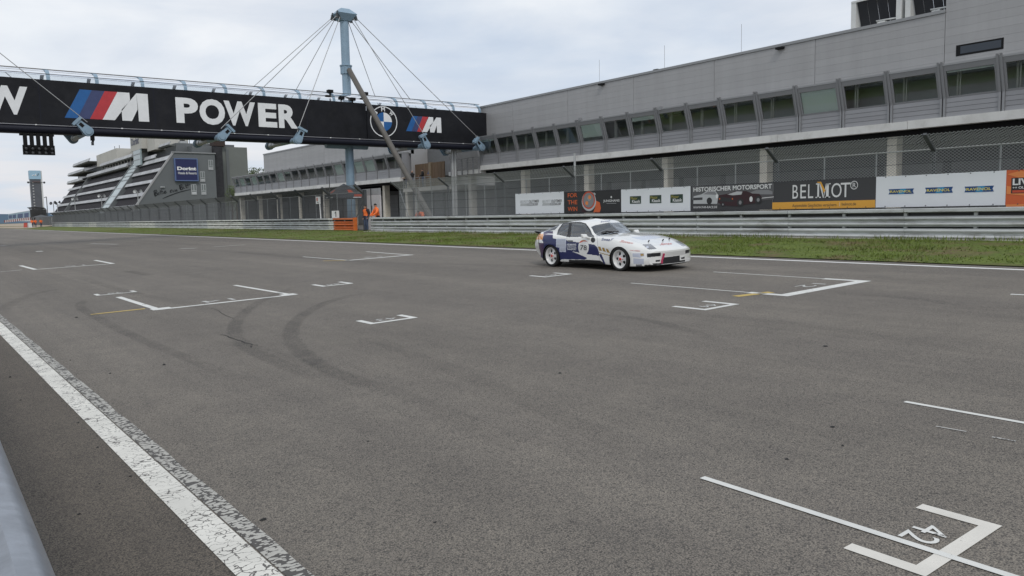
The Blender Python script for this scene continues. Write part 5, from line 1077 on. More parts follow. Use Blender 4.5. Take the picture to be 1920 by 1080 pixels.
# curved grandstand fence below the tower
gf = thing('curved_fence', 'dark slatted fence with curved top below the slim tower', 'fence', (40, 330, zg(30)))
for i in range(15):
    u = i / 14; p = far(58 + 30 * u, 411, 330); z1 = far(58 + 30 * u, 389 + 2.5 * abs(u - .5), 330).z; mb = MB()
    mb.tube([(p.x, 330, zg(30)), (p.x, 330, z1 - .8), (p.x - .25, 329.6, z1 - .2), (p.x - .9, 329, z1 + .2)], .13, 5); mb.build('slat', M_postdark, gf)
a = far(57, 405, 331); b_ = far(88, 405, 331); mb = MB(); mb.box(a.x, b_.x, 331, 331.2, zg(30), far(70, 393, 331).z); mb.build('dark_sheet', mat('fence_backing', (.10, .105, .11), .8), gf)
lp = thing('lamp_post', 'thin dark lamp post right of the slim tower', 'lamp post', (*far(87, 412, 300)[:2], zg(30))); p = far(87, 369, 300); mb = MB(); mb.tube([(p.x, 300, zg(30)), (p.x, 300, p.z)], .13, 6); mb.build('pole', M_postdark, lp); mb = MB(); mb.tube([(p.x, 300, p.z), (p.x - .7, 300, p.z - .3)], .12, 6); mb.build('lamp_head', M_postdark, lp)
# marshals' gazebo far left
gz = thing('gazebo', 'grey open gazebo of the far-left marshal post', 'gazebo', (*far(78, 424, 215)[:2], zg(25)))
c = far(78, 408, 215); hw = 1.9; zt = far(78, 402.5, 215).z; ze = far(78, 407.5, 215).z; mb = MB(); mb.add([(c.x - hw, 213.5, ze), (c.x + hw, 213.5, ze), (c.x + hw, 217, ze), (c.x - hw, 217, ze), (c.x, 215.2, zt)], [(0, 1, 4), (1, 2, 4), (2, 3, 4), (3, 0, 4)]); mb.build('canopy', M_postdark, gz)
for dx in (-hw + .05, hw - .05):
    for y in (213.6, 216.9): mb = MB(); mb.tube([(c.x + dx, y, zg(25)), (c.x + dx, y, ze)], .05, 5); mb.build('leg', M_postlight, gz)
def crate(label, px, m, wd=.9, cat='crate'):
    p = far(px, 421, 212); setp(MB().box(p.x - wd / 2, p.x + wd / 2, 211.6, 212.4, zg(24.5), zg(24.5) + 1.0).build('crate', m), label, cat)
def crate_shaped(label, px, m, wd=.9):
    p = far(px, 421, 212); z0_ = zg(24.5); t_ = thing('barrier_block', label, 'barrier block', (p.x, 212, z0_)); mb = MB()
    mb.hexa([(p.x - wd / 2, 211.5, z0_), (p.x + wd / 2, 211.5, z0_), (p.x + wd / 2, 212.5, z0_), (p.x - wd / 2, 212.5, z0_), (p.x - wd * .42, 211.8, z0_ + 1.0), (p.x + wd * .42, 211.8, z0_ + 1.0), (p.x + wd * .42, 212.2, z0_ + 1.0), (p.x - wd * .42, 212.2, z0_ + 1.0)]); mb.build('body', m, t_)
    mb = MB(); mb.box(p.x - wd * .42, p.x + wd * .42, 211.75, 212.25, z0_ + 1.001, z0_ + 1.06); mb.build('rim', m, t_)
crate_shaped('red plastic barrier block at the far-left marshal post', 48.5, mat('block_red', (.42, .06, .04), .6)); crate_shaped('white plastic barrier block at the far-left marshal post', 55, M_twh, 1.0)
# hills
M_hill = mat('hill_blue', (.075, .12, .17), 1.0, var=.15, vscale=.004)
mb = MB(); xs = [-400 + 40 * i for i in range(46)]; vs = []
for x in xs: h = 16 + 5 * math.sin(x * .006) + 4 * math.sin(x * .017 + 1) + (x < 60) * 2; vs += [(x, 2200, -30), (x, 2300, 5 + h * 1.1), (x, 2420, -30)]
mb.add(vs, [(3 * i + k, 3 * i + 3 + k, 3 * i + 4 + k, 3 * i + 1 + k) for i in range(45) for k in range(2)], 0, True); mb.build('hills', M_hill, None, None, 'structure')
pw = thing('paddock_wall', 'long dark grey wall behind the left fence below the hotel', 'wall', (33, 200, zg(40)))
for i in range(18):
    y0 = 127 + i * 10; mb = MB(); mb.box(33, 33.3, y0 + .04, y0 + 9.96, zg(40), zg(40) + 2.75 + .06 * (i % 3)); mb.build('wall_panel', MATS.get('paddock_grey') or mat('paddock_grey', (.11, .115, .118), .85, var=.15, vscale=.5, orand=.15), pw)
# trees beyond the far pit building, shrub by its end
def leaf_mat(name, c):
    m, t, b = nodes_mat(name); P = nd(t, 'ShaderNodeNewGeometry').outputs['Position']; n_ = nd(t, 'ShaderNodeTexNoise', {'Vector': P, 'Scale': 1.2, 'Detail': 4})
    t.links.new(ramp(t, n_.outputs[0], [(.3, tuple(x * .6 for x in c)), (.7, tuple(x * 1.5 for x in c))]), b.inputs['Base Color']); b.inputs['Roughness'].default_value = .8; return m
M_leaf = leaf_mat('leaf', (.055, .075, .022)); M_bark = mat('bark', (.07, .05, .035), .95, var=.3, vscale=6)
def tree(name, label, x, y, z0, ztop, rad, n=1400, leaf=.22, cat='tree', spec=None):
    root = thing(name, label, cat, (x, y, z0)); rs = random.Random(int(x * 13 + y)); h = ztop - z0; mb = MB(); ends = []
    mb.tube([(x, y, z0), (x + .1, y, z0 + h * .45), (x, y + .1, z0 + h * .8)], [rad * .10, rad * .07, rad * .02], 8)
    for k in range(9):
        a = k * 2.4; q0 = z0 + h * (.3 + .05 * k); e = Vector((x + math.cos(a) * rad * rs.uniform(.4, .75), y + math.sin(a) * rad * rs.uniform(.4, .75), q0 + h * rs.uniform(.15, .3))); mb.tube([(x, y, q0), tuple(e)], [rad * .04, rad * .012], 5); ends.append(e)
    ends.append(Vector((x, y, ztop - rad * .35))); mb.build('trunk', M_bark, root)
    mb = MB(); cl = []
    for e in ends:
        for _ in range(3): cl.append((e + Vector((rs.gauss(0, rad * .22), rs.gauss(0, rad * .22), rs.gauss(0, h * .05))), rs.uniform(.22, .42) * rad))
    for i in range(n):
        c_, r_ = rs.choice(cl); d = Vector((rs.gauss(0, 1), rs.gauss(0, 1), rs.gauss(0, 1))).normalized() * r_ * rs.random() ** .35; p = c_ + d
        if p.z > ztop: continue
        u = Vector((rs.gauss(0, 1), rs.gauss(0, 1), rs.gauss(0, 1))).normalized(); v = u.orthogonal().normalized(); s_ = leaf * rs.uniform(.6, 1.3)
        mb.quad(p - u * s_ * .5, p + v * s_ * .35, p + u * s_ * .5, p - v * s_ * .35)
    mb.build('crown', M_leaf, root, None, 'stuff')
p = far(478, 330, 150); tree('tree', 'leafy green tree top showing above the farther pit building roof', p.x, 150, zg(40), far(478, 313, 150).z, 2.6, 1700, .3)
p = far(495, 330, 152); tree('tree', 'smaller green tree beside the roof corner of the farther pit building', p.x, 152, zg(40), far(495, 317, 152).z, 1.6, 900, .28)
p = far(441, 372, 128); tree('shrub', 'dark green shrub at the left end of the farther pit building', p.x - .6, 128, zg(40), far(441, 352, 128).z, 1.3, 700, .2, 'shrub')
p = far(452, 355, 162); tree('tree', 'green tree between the hotel block and the farther pit building', p.x + 1.5, 170, zg(40), far(452, 345, 162).z, 2.0, 800, .3)
# ================================================================ PEOPLE AND THE MARSHAL POST
M_skin = mat('skin', (.42, .25, .18), .6); M_hair = mat('hair_dark', (.025, .02, .018), .8); M_hiviz = mat('hi_vis_orange', (.85, .17, .035), .7, var=.08, vscale=6); M_navyc = mat('navy_cloth', (.03, .022, .03), .85, var=.2, vscale=8); M_jean = mat('jeans', (.055, .075, .13), .85, var=.25, vscale=9); M_shoe = mat('shoe', (.012, .012, .013), .6)
M_blk = mat('black_cloth', (.015, .015, .017), .9); M_bluec = mat('blue_jacket', (.03, .07, .18), .8); M_tan = mat('tan_cloth', (.35, .27, .2), .8); M_refl = mat('reflective_band', (.72, .72, .66), .4)
def person(name, label, foot, rz, J, mats, height=1.78, group=None, hair=M_hair, cap=None, fine=True):
    """J: joint table in body axes (x right, y forward, z up, metres for a 1.78 m figure); bones carry a clothing index."""
    k = height / 1.78; root = thing(name, label, 'person', foot, group)
    D = dict(pel=(0, 0, .95), wst=(0, .0, 1.10), che=(0, .01, 1.30), ner=(0, 0, 1.47), nec=(0, .01, 1.53), hed=(0, .03, 1.62), top=(0, .02, 1.73), ls=(-.21, 0, 1.42), rs=(.21, 0, 1.42), le=(-.29, -.02, 1.15), re=(.29, -.02, 1.15), lw=(-.28, .06, .92), rw=(.28, .06, .92), lh=(-.10, 0, .92), rh=(.10, 0, .92), lk=(-.11, .03, .50), rk=(.11, .03, .50), la=(-.12, -.02, .09), ra=(.12, -.02, .09), lt=(-.13, .17, .035), rt=(.13, .17, .035)); D.update(J)
    for s_, w_, e_ in (('l', 'lw', 'le'), ('r', 'rw', 're')):
        d = (Vector(D[w_]) - Vector(D[e_])).normalized(); D[s_ + 'p'] = tuple(Vector(D[w_]) + d * .085)
    rad = dict(pel=(.20, .16), wst=(.20, .16), che=(.225, .175), ner=(.15, .12), nec=(.07, .07), hed=(.062, .075), top=(.045, .055), ls=(.115, .115), rs=(.115, .115), le=(.08, .08), re=(.08, .08), lw=(.052, .052), rw=(.052, .052), lp=(.036, .02), rp=(.036, .02), lh=(.13, .13), rh=(.13, .13), lk=(.09, .09), rk=(.09, .09), la=(.065, .065), ra=(.065, .065), lt=(.042, .032), rt=(.042, .032))
    names = list(rad); bones = [('pel', 'wst', 1), ('wst', 'che', 0), ('che', 'ner', 0), ('ner', 'nec', 2), ('nec', 'hed', 3), ('hed', 'top', 3), ('ner', 'ls', 4), ('ls', 'le', 4), ('le', 'lw', 4), ('lw', 'lp', 3), ('ner', 'rs', 4), ('rs', 're', 4), ('re', 'rw', 4), ('rw', 'rp', 3), ('pel', 'lh', 5), ('lh', 'lk', 5), ('lk', 'la', 5), ('la', 'lt', 6), ('pel', 'rh', 5), ('rh', 'rk', 5), ('rk', 'ra', 5), ('ra', 'rt', 6)]
    me = bpy.data.meshes.new('skel'); me.from_pydata([tuple(Vector(D[n_]) * k) for n_ in names], [(names.index(a), names.index(b_)) for a, b_, c in bones], [])
    o = bpy.data.objects.new('skel', me); COL.objects.link(o); sm_ = o.modifiers.new('s', 'SKIN'); sm_.use_smooth_shade = True
    for i, n_ in enumerate(names): me.skin_vertices[0].data[i].radius = (rad[n_][0] * k, rad[n_][1] * k); me.skin_vertices[0].data[i].use_root = n_ == 'pel'
    sb = o.modifiers.new('u', 'SUBSURF'); sb.levels = 2 if fine else 1; bm_ = eval_mesh(o); bpy.data.objects.remove(o)
    bm_.materials.clear()
    for m_ in mats: bm_.materials.append(m_)
    segs = [(Vector(D[a]) * k, Vector(D[b_]) * k, c, (rad[a][0] + rad[b_][0]) / 2) for a, b_, c in bones]
    for f in bm_.polygons:
        c = f.center; best = (99, 0)
        for a, b_, ci, rq in segs:
            ab = b_ - a; u = max(0, min(1, (c - a).dot(ab) / ab.length_squared)); best = min(best, ((c - (a + ab * u)).length / rq, ci))
        f.material_index = best[1]
    bm_.name = 'body'; body = link(bm_, 'body', root)
    # face, hair, hands
    H = Vector(D['hed']) * k; T = Vector(D['top']) * k; fw = Vector(J.get('look', (0, 1, 0))).normalized(); up = (T - H).normalized(); rt = fw.cross(up).normalized(); hc = H + up * .045 * k
    mb = MB()
    def ell(c, a, b_, cc, mi, n1=10, n2=7, lo=-.5):
        vs = []; 
        for j in range(n2 + 1):
            ph = PI * (lo + (.5 - lo) * j / n2)
            for i in range(n1): th = 2 * PI * i / n1; vs.append(c + rt * a * math.cos(ph) * math.cos(th) + fw * b_ * math.cos(ph) * math.sin(th) + up * cc * math.sin(ph))
        mb.add(vs, [(j * n1 + i, j * n1 + (i + 1) % n1, (j + 1) * n1 + (i + 1) % n1, (j + 1) * n1 + i) for j in range(n2) for i in range(n1)], mi, True)
    ell(hc, .075 * k, .095 * k, .118 * k, 0); ell(hc + fw * .095 * k - up * .01 * k, .014 * k, .02 * k, .026 * k, 0, 6, 4)
    for s_ in (-1, 1): ell(hc + fw * .083 * k + rt * .03 * s_ * k + up * .012 * k, .012 * k, .008 * k, .007 * k, 1, 6, 3); ell(hc + rt * .077 * s_ * k - up * .005 * k, .012 * k, .02 * k, .03 * k, 0, 6, 4)
    ell(hc + fw * .088 * k - up * .055 * k, .024 * k, .006 * k, .006 * k, 2, 6, 3); link(mb.mesh('head', [M_skin, M_hair, mat('lips', (.3, .12, .1), .6) if 'lips' not in MATS else MATS['lips']]), 'head', root)
    mb = MB(); ell(hc + up * .022 * k - fw * .014 * k, .084 * k, .1 * k, .112 * k, 0, 10, 5, .02); link(mb.mesh('hair', hair), 'hair', root)
    if cap:
        mb = MB(); ell(hc + up * .05 * k, .09 * k, .105 * k, .09 * k, 0, 10, 4, .0); link(mb.mesh('cap', cap), 'cap', root)
    mb = MB()
    for s_, w_, p_ in ((-1, 'lw', 'lp'), (1, 'rw', 'rp')):
        a = Vector(D[w_]) * k; b_ = Vector(D[p_]) * k; d = (b_ - a).normalized(); side = d.cross(Vector((0, 1, 0.2))).normalized(); nrm = side.cross(d).normalized()
        for i, ln in enumerate((.07, .08, .075, .06)):
            q0 = b_ + side * (i - 1.5) * .018 * k; q1 = q0 + d * ln * .5 * k + nrm * .004 * k; q2 = q0 + d * ln * .85 * k + nrm * .03 * k; mb.tube([q0 - d * .02 * k, q1, q2], [.010 * k, .009 * k, .007 * k], 5)
        q0 = a + d * .03 * k + side * .03 * k * -s_; mb.tube([q0, q0 + side * -.03 * s_ * k + d * .03 * k, q0 + side * -.035 * s_ * k + d * .06 * k + nrm * .015 * k], [.011 * k, .01 * k, .008 * k], 5)
    link(mb.mesh('fingers', mats[3]), 'fingers', root)
    root.rotation_euler.z = rz; return root
gz_ = zg(25)
# slot mats: torso, hips, collar, skin, arms, legs, shoes
p1 = person('person', 'marshal in orange vest, dark sleeves and jeans standing in the rail gap', (25.15, 49.95, gz_), R_(102), dict(le=(-.30, -.05, 1.16), lw=(-.29, .08, .94), re=(.30, -.08, 1.16), rw=(.29, .02, .92), look=(.1, 1, -.35), hed=(-.02, .06, 1.61), top=(-.02, .07, 1.72)), [M_hiviz, M_navyc, M_navyc, M_skin, M_navyc, M_jean, M_shoe], 1.80)
p2 = person('person', 'marshal in full orange jacket leaning on the end of the right guardrail', (25.0, 47.95, gz_), R_(84), dict(che=(0, .05, 1.29), ner=(0, .08, 1.45), nec=(0, .10, 1.52), hed=(0, .13, 1.60), top=(0, .14, 1.71), ls=(-.23, .07, 1.40), rs=(.23, .07, 1.40), le=(-.34, .20, 1.17), lw=(-.20, .42, 1.02), re=(.34, .20, 1.17), rw=(.20, .42, 1.02), look=(.15, 1, -.15)), [M_hiviz, M_hiviz, M_hiviz, M_skin, M_hiviz, M_blk, M_shoe], 1.86, cap=M_blk)
p3 = person('person', 'marshal in orange jacket stooping behind the fence mesh right of the strut', (25.9, 43.6, gz_), R_(120), dict(wst=(0, .05, 1.02), che=(0, .22, 1.12), ner=(0, .36, 1.18), nec=(0, .42, 1.20), hed=(0, .50, 1.22), top=(0, .58, 1.28), ls=(-.2, .32, 1.14), rs=(.2, .32, 1.14), le=(-.24, .42, .90), lw=(-.2, .55, .72), re=(.24, .42, .9), rw=(.2, .55, .72), look=(0, 1, -.4)), [M_hiviz, M_hiviz, M_hiviz, M_skin, M_hiviz, M_blk, M_shoe], 1.75)
LK = dict(le=(-.25, .08, 1.18), lw=(-.12, .30, 1.12), re=(.25, .08, 1.18), rw=(.12, .30, 1.12))
dz_ = 4.43
for lab, x, y, rz, mt, h_ in (('spectator in pale clothes at the left of the terrace railing', 40.4, 71.0, 70, M_tan, 1.62), ('spectator with bald head and black jacket at the terrace railing', 40.5, 69.9, 95, M_blk, 1.72), ('dark-clothed spectator before the brown timber wall on the terrace', 40.6, 68.05, 60, M_blk, 1.80), ('spectator in blue jacket between the two timber walls on the terrace', 40.75, 66.75, 110, M_bluec, 1.85), ('spectator in black standing high behind the timber wall, right of the terrace', 42.6, 65.2, 90, M_blk, 1.85)):
    person('person', lab, (x, y, dz_), R_(rz), LK, [mt, mt, mt, M_skin, mt, M_jean, M_shoe], h_, 'spectators on the terrace', hair=M_hair if 'bald' not in lab else M_skin, fine=False)
for lab, px, rz, mt, cat_ in (('far-left marshal in orange standing by the white block', 60.3, 150, M_hiviz, 0), ('far-left marshal in faded orange before the gazebo', 66.5, 190, M_hiviz, 0), ('far-left marshal in orange under the gazebo', 77, 200, M_hiviz, 0)):
    p = far(px, 421, 213); person('person', lab, (p.x, 213, zg(25)), R_(rz), LK, [mt, mt, mt, M_skin, mt, M_jean, M_shoe], 1.8, 'marshals at the far-left post', fine=False)
# marshal post furniture
sp_ = thing('sign_board', 'small white board numbered 1 above the orange rail end', 'sign', (25.55, 55.6, gz_))
mb = MB(); mb.box(25.48, 25.50, 55.02, 56.3, 1.62, 2.16); bo = mb.build('board', M_white, sp_); mb = MB(); mb.box(25.51, 25.56, 55.6, 55.68, gz_, 2.0); mb.build('post', M_postlight, sp_)
S1 = Sheet((25.48, 56.3, 1.62), (0, -1, 0), (0, 0, 1), (-1, 0, 0)); S1.poly('lettering', [[(.68, .07), (.80, .07), (.80, .48), (.70, .48), (.54, .38), (.54, .31), (.68, .37)]], M_ink, bo, .006)
s2 = thing('sign_post', 'small white sign with red marks on a white post behind the left guardrail', 'sign', (25.5, 58.4, gz_))
mb = MB(); mb.tube([(25.52, 58.35, gz_), (25.52, 58.5, 2.74)], .05, 6); mb.build('post', M_white, s2); mb = MB(); mb.box(25.48, 25.50, 58.3, 59.15, 2.74, 3.3); bo = mb.build('board', M_white, s2)
S2 = Sheet((25.48, 59.15, 2.74), (0, -1, 0), (0, 0, 1), (-1, 0, 0)); S2.poly('red_mark', [[(.15, .22), (.36, .22), (.36, .28), (.36, .48), (.15, .5)], ], MB_red, bo, .005); S2.poly('dark_mark', [[(.2, .13), (.5, .05), (.52, .1), (.22, .18)]], M_ink, bo, .005)
# dark gazebo behind the fence
gb = thing('gazebo', 'dark pop-up gazebo with red and white patches behind the left fence', 'gazebo', (26.8, 57.0, gz_)); M_can = mat('canopy_dark', (.055, .06, .07), .7, var=.15, vscale=3)
cx, cy, hw = 26.85, 56.9, 1.12; mb = MB(); e_, pz = 3.42, 4.25; mb.add([(cx - hw, cy - hw, e_), (cx + hw, cy - hw, e_), (cx + hw, cy + hw, e_), (cx - hw, cy + hw, e_), (cx, cy, pz)], [(0, 1, 4), (1, 2, 4), (2, 3, 4), (3, 0, 4)]); mb.build('canopy', M_can, gb)
mb = MB(); c4 = [(cx - hw, cy - hw), (cx + hw, cy - hw), (cx + hw, cy + hw), (cx - hw, cy + hw)]
for a, b_ in zip(c4, c4[1:] + c4[:1]): mb.quad((*a, e_), (*b_, e_), (*b_, e_ - .32), (*a, e_ - .32))
mb.build('valance', M_can, gb)
for a in c4: mb = MB(); mb.tube([(*a, gz_), (*a, e_)], .03, 5); mb.build('leg', M_postlight, gb)
def patch(m, dx0, dx1, dz0, dz1, face):
    mb = MB()
    if face == 'y': mb.quad((cx + dx0, cy - hw - .006, e_ - dz0), (cx + dx1, cy - hw - .006, e_ - dz0), (cx + dx1, cy - hw - .006, e_ - dz1), (cx + dx0, cy - hw - .006, e_ - dz1))
    else: mb.quad((cx - hw - .006, cy + dx0, e_ - dz0), (cx - hw - .006, cy + dx1, e_ - dz0), (cx - hw - .006, cy + dx1, e_ - dz1), (cx - hw - .006, cy + dx0, e_ - dz1))
    mb.build('printed_patch', m, gb)
patch(MB_red, .3, .95, .02, .2, 'y'); patch(MB_pw, .2, .9, .22, .29, 'y'); patch(MB_pw, -.4, .2, .2, .27, 'x'); patch(MB_pw, .5, .9, .2, .27, 'x')
for u0, u1, sd in ((.1, .5, -1), (-.4, .1, 0)):
    mb = MB(); f = lambda u, h: (cx - hw + hw * h - .004, cy + u * (1 - h), e_ + (pz - e_) * h + .006) if sd else (cx - u * (1 - h), cy - hw + hw * h - .004, e_ + (pz - e_) * h + .006)
    mb.quad(f(u0, .12), f(u1, .12), f(u1, .4), f(u0, .4)); mb.build('printed_patch', MB_red, gb)
# tall white double door in the pit wall gap
dw = thing('double_door', 'tall white double door panel behind the two marshals', 'door', (28.1, 54.7, gz_)); M_dr = mat('door_white', (.62, .60, .60), .6, var=.08, vscale=1.2, dirt=(.4, .37, .36), damt=.4)
for a, b_ in ((53.2, 54.62), (54.72, 56.1)):
    mb = MB(); mb.box(28.0, 28.08, a, b_, gz_, 3.3); mb.build('leaf', M_dr, dw); mb = MB(); mb.box(28.01, 28.07, a, b_, 3.32, 3.78); mb.build('top_panel', M_postlight, dw)
mb = MB(); mb.box(27.97, 28.1, 54.625, 54.715, gz_, 3.8); mb.build('door_post', M_postdark, dw); mb = MB(); mb.tube([(27.96, 54.5, 2.2), (27.96, 54.5, 2.5)], .02, 5); mb.build('handle', M_postdark, dw)
# ================================================================ THE RACE CAR
CX, CY = 13.52, 13.935
def pchip(xs, ys, x):
    xs = np.array(xs, float); ys = np.array(ys, float); h = np.diff(xs); d = np.diff(ys) / h; m = np.zeros_like(xs); m[0] = d[0]; m[-1] = d[-1]
    for i in range(1, len(xs) - 1):
        if d[i - 1] * d[i] > 0: w1 = 2 * h[i] + h[i - 1]; w2 = h[i] + 2 * h[i - 1]; m[i] = (w1 + w2) / (w1 / d[i - 1] + w2 / d[i])
    i = np.clip(np.searchsorted(xs, x) - 1, 0, len(h) - 1); t = (x - xs[i]) / h[i]
    return ys[i] * (1 + 2 * t) * (1 - t) ** 2 + m[i] * h[i] * t * (1 - t) ** 2 + ys[i + 1] * t * t * (3 - 2 * t) + m[i + 1] * h[i] * t * t * (t - 1)
T = {  # control curves along the car (x: + forward)
 'zc': ([-2.10, -2.04, -1.94, -1.80, -1.60, -1.30, -1.0, -.7, -.45, -.25, -.10, .0, .20, .40, .46, .7, 1.0, 1.4, 1.7, 1.88, 1.97, 2.03, 2.06], [.60, .78, .86, .875, .95, 1.06, 1.14, 1.183, 1.19, 1.172, 1.135, 1.09, .96, .835, .815, .79, .755, .68, .61, .56, .525, .485, .455]),
 'yr': ([-2.10, -1.85, -1.5, -1.0, -.6, -.25, .0, .18, .30, .40, .46, .8, 1.5, 2.06], [.40, .55, .55, .54, .535, .535, .60, .66, .50, .34, .40, .42, .42, .40]),
 'zr': ([-2.10, -2.04, -1.94, -1.80, -1.6, -1.3, -1.0, -.6, -.3, -.2, .0, .18, .30, .40, .46, 1.0, 1.4, 1.7, 1.88, 1.97, 2.03, 2.06], [.60, .775, .85, .862, .92, 1.02, 1.10, 1.135, 1.118, 1.09, .94, .795, .80, .812, .80, .745, .672, .602, .553, .52, .482, .453]),
 'yg': ([-2.10, -1.9, -1.5, -1.0, -.6, 0, .2, .5, 1.0, 1.5, 2.06], [.58, .66, .69, .715, .73, .73, .715, .66, .62, .60, .55]),
 'zgl': ([-2.10, -2.0, -1.8, -1.4, -1.0, -.6, 0, .2, .5, 1.0, 1.4, 1.7, 1.88, 1.97, 2.03, 2.06], [.60, .74, .82, .835, .815, .765, .765, .770, .772, .735, .665, .592, .543, .512, .475, .450]),
 'ys': ([-2.10, -1.95, -1.7, -1.3, -1.0, -.6, 0, .5, .9, 1.2, 1.6, 1.85, 1.98, 2.06], [.60, .68, .755, .80, .795, .785, .78, .765, .765, .775, .75, .70, .655, .60]),
 'zs': ([-2.10, -2.0, -1.8, -1.5, -1.25, -1.0, -.6, 0, .5, .9, 1.2, 1.5, 1.75, 1.9, 1.98, 2.04, 2.06], [.58, .70, .765, .785, .785, .765, .735, .735, .735, .715, .675, .61, .54, .50, .475, .455, .442]),
 'ym': ([-2.10, -1.95, -1.75, -1.5, -1.25, -1.0, -.7, 0, .6, .9, 1.2, 1.5, 1.75, 1.95, 2.06], [.62, .72, .80, .85, .87, .858, .83, .818, .822, .842, .862, .845, .80, .73, .67]),
 'zm': ([-2.10, -1.9, -1.25, -.6, 0, .8, 1.2, 1.7, 2.06], [.50, .52, .56, .50, .50, .50, .50, .40, .36]),
 'yl': ([-2.10, -1.95, -1.75, -1.5, -1.25, -.9, 0, .8, 1.2, 1.6, 1.85, 2.0, 2.06], [.58, .68, .77, .83, .85, .835, .815, .83, .85, .835, .78, .73, .68]),
 'zl': ([-2.10, -1.9, -1.5, -.8, .8, 1.6, 2.06], [.42, .36, .26, .22, .22, .22, .24]),
 'zb': ([-2.10, -1.95, -1.6, -.8, .8, 1.5, 1.9, 2.06], [.36, .26, .17, .115, .105, .095, .105, .15]),
}
NXS = np.concatenate([np.linspace(-2.10, 1.75, 480), np.linspace(1.756, 2.06, 60)]); SEGN = [3, 4, 13, 26, 24, 5, 30, 18]
def section(x):
    g = {k: float(pchip(*T[k], x)) for k in T}
    P = [(0, g['zb']), (g['yl'] - .10, g['zb']), (g['yl'] - .015, g['zb'] + .03), (g['yl'], g['zl']), (g['ym'], g['zm']), (g['ys'], g['zs']), (g['yg'], g['zgl']), (g['yr'], g['zr']), (0, g['zc'])]
    P = np.array(P); s_ = np.concatenate([[0], np.cumsum(np.maximum(1e-3, np.linalg.norm(np.diff(P, axis=0), axis=1)))])
    tt = np.concatenate([np.linspace(s_[i], s_[i + 1], n_, endpoint=False) for i, n_ in enumerate(SEGN)] + [[s_[-1]]])
    return np.stack([pchip(s_, P[:, 0], tt), pchip(s_, P[:, 1], tt)], 1)
sec = np.array([section(x) for x in NXS]); sec[:, :, 1] = np.where(sec[:, :, 1] > .78, .78 + (sec[:, :, 1] - .78) * .93, sec[:, :, 1]); NXS = np.where(NXS < -1.25, -1.25 + (NXS + 1.25) * 1.20, np.where(NXS > 1.25, 1.25 + (NXS - 1.25) * 1.11, NXS)); nS, nV = sec.shape[0], sec.shape[1]
def wrap(x, y):                        # nose and tail are rounded in plan
    f = np.clip((x - 1.2) / .86, 0, 1) ** 2 * .20 * (np.abs(y) / .70) ** 2.4; r = np.clip((-1.2 - x) / .9, 0, 1) ** 2 * .24 * (np.abs(y) / .72) ** 2.4
    return x - f + r
V = []; 
for sgn in (-1, 1):
    yy = sgn * sec[:, :, 0]; V.append(np.stack([wrap(NXS[:, None] + 0 * yy, yy), yy, sec[:, :, 1]], 2).reshape(-1, 3))
V = np.concatenate(V); F = []
for h_, off in ((0, 0), (1, nS * nV)):
    for i in range(nS - 1):
        for j in range(nV - 1):
            a = off + i * nV + j; q4 = (a, a + 1, a + nV + 1, a + nV); F.append(q4 if h_ == 1 else q4[::-1])
NB = len(F)                             # end caps as grids, so that lamps and openings can be cut into them
for k_, fl in ((nS - 1, 1), (0, -1)):
    pr_ = sec[k_]; nK = 170; base = len(V); g_ = []
    for j in range(nV):
        yy_ = np.linspace(-pr_[j, 0], pr_[j, 0], nK) if pr_[j, 0] > 1e-6 else np.zeros(nK); g_.append(np.stack([wrap(NXS[k_] + 0 * yy_, yy_) - (.035 * (1 - (yy_ / .7) ** 2) * np.clip((.42 - pr_[j, 1]) / .1, 0, 1) if fl > 0 else 0), yy_, pr_[j, 1] + 0 * yy_], 1))
    V = np.concatenate([V, np.concatenate(g_)])
    for j in range(nV - 1):
        for k in range(nK - 1):
            a = base + j * nK + k; q4 = (a, a + 1, a + nK + 1, a + nK); F.append(q4 if fl > 0 else q4[::-1])
F = np.array(F); FC = V[F].mean(1)
FN = np.cross(V[F[:, 2]] - V[F[:, 0]], V[F[:, 3]] - V[F[:, 1]]); FN /= np.maximum(1e-12, np.linalg.norm(FN, axis=1))[:, None]
bk = math.atan(BANK); CM = np.array([[0, math.cos(bk), -math.sin(bk)], [-1, 0, 0], [0, math.sin(bk), math.cos(bk)]]); CO = np.array([CX, CY, BANK * CX])
def toworld(p): return p @ CM.T + CO
def topx(p):
    q_ = (toworld(p) - CAM) @ RM.T; return np.stack([960 + FPX * q_[:, 0] / q_[:, 2], 540 + FPX * q_[:, 1] / q_[:, 2]], 1)
def inpoly(pts, poly):
    x, y = pts[:, 0], pts[:, 1]; r_ = np.zeros(len(x), bool); n_ = len(poly); j = n_ - 1
    for i in range(n_):
        xi, yi = poly[i]; xj, yj = poly[j]
        with np.errstate(divide='ignore', invalid='ignore'): c = ((yi > y) != (yj > y)) & (x < (xj - xi) * (y - yi) / (yj - yi + 1e-12) + xi)
        r_ ^= c; j = i
    return r_
MF = FC.copy(); MF[:, 1] = -np.abs(MF[:, 1]); PXM = topx(MF); PX = topx(FC)           # mirrored (side work) / true (front work)
Z5 = lambda L_: [(980 + x * .17708, 380 + y * .17708) for x, y in L_]
Z3 = lambda L_: [(990 + x / 9, 400 + y / 9) for x, y in L_]
Z4 = lambda L_: [(1140 + x / 9, 400 + y / 9) for x, y in L_]
x_, y_, z_ = FC.T; ay = np.abs(y_); sideN = np.abs(FN[:, 1]); upN = FN[:, 2]; fwd = FN[:, 0]
PAINT = dict(white=0, blue=1, purple=2, orange=3, gold=4, dark=5, grey=6, plate=7, red=8)
mi = np.zeros(len(F), int); part = np.zeros(len(F), int)      # part ids
side = (ay > .62) & (sideN > .35)
def sp(poly, col, extra=True, wide=False): mi[inpoly(PXM, poly) & ((ay > .45) & (z_ < .84) if wide else side) & extra] = PAINT[col]
def tp(poly, col, extra=True): mi[inpoly(PX, poly) & extra] = PAINT[col]
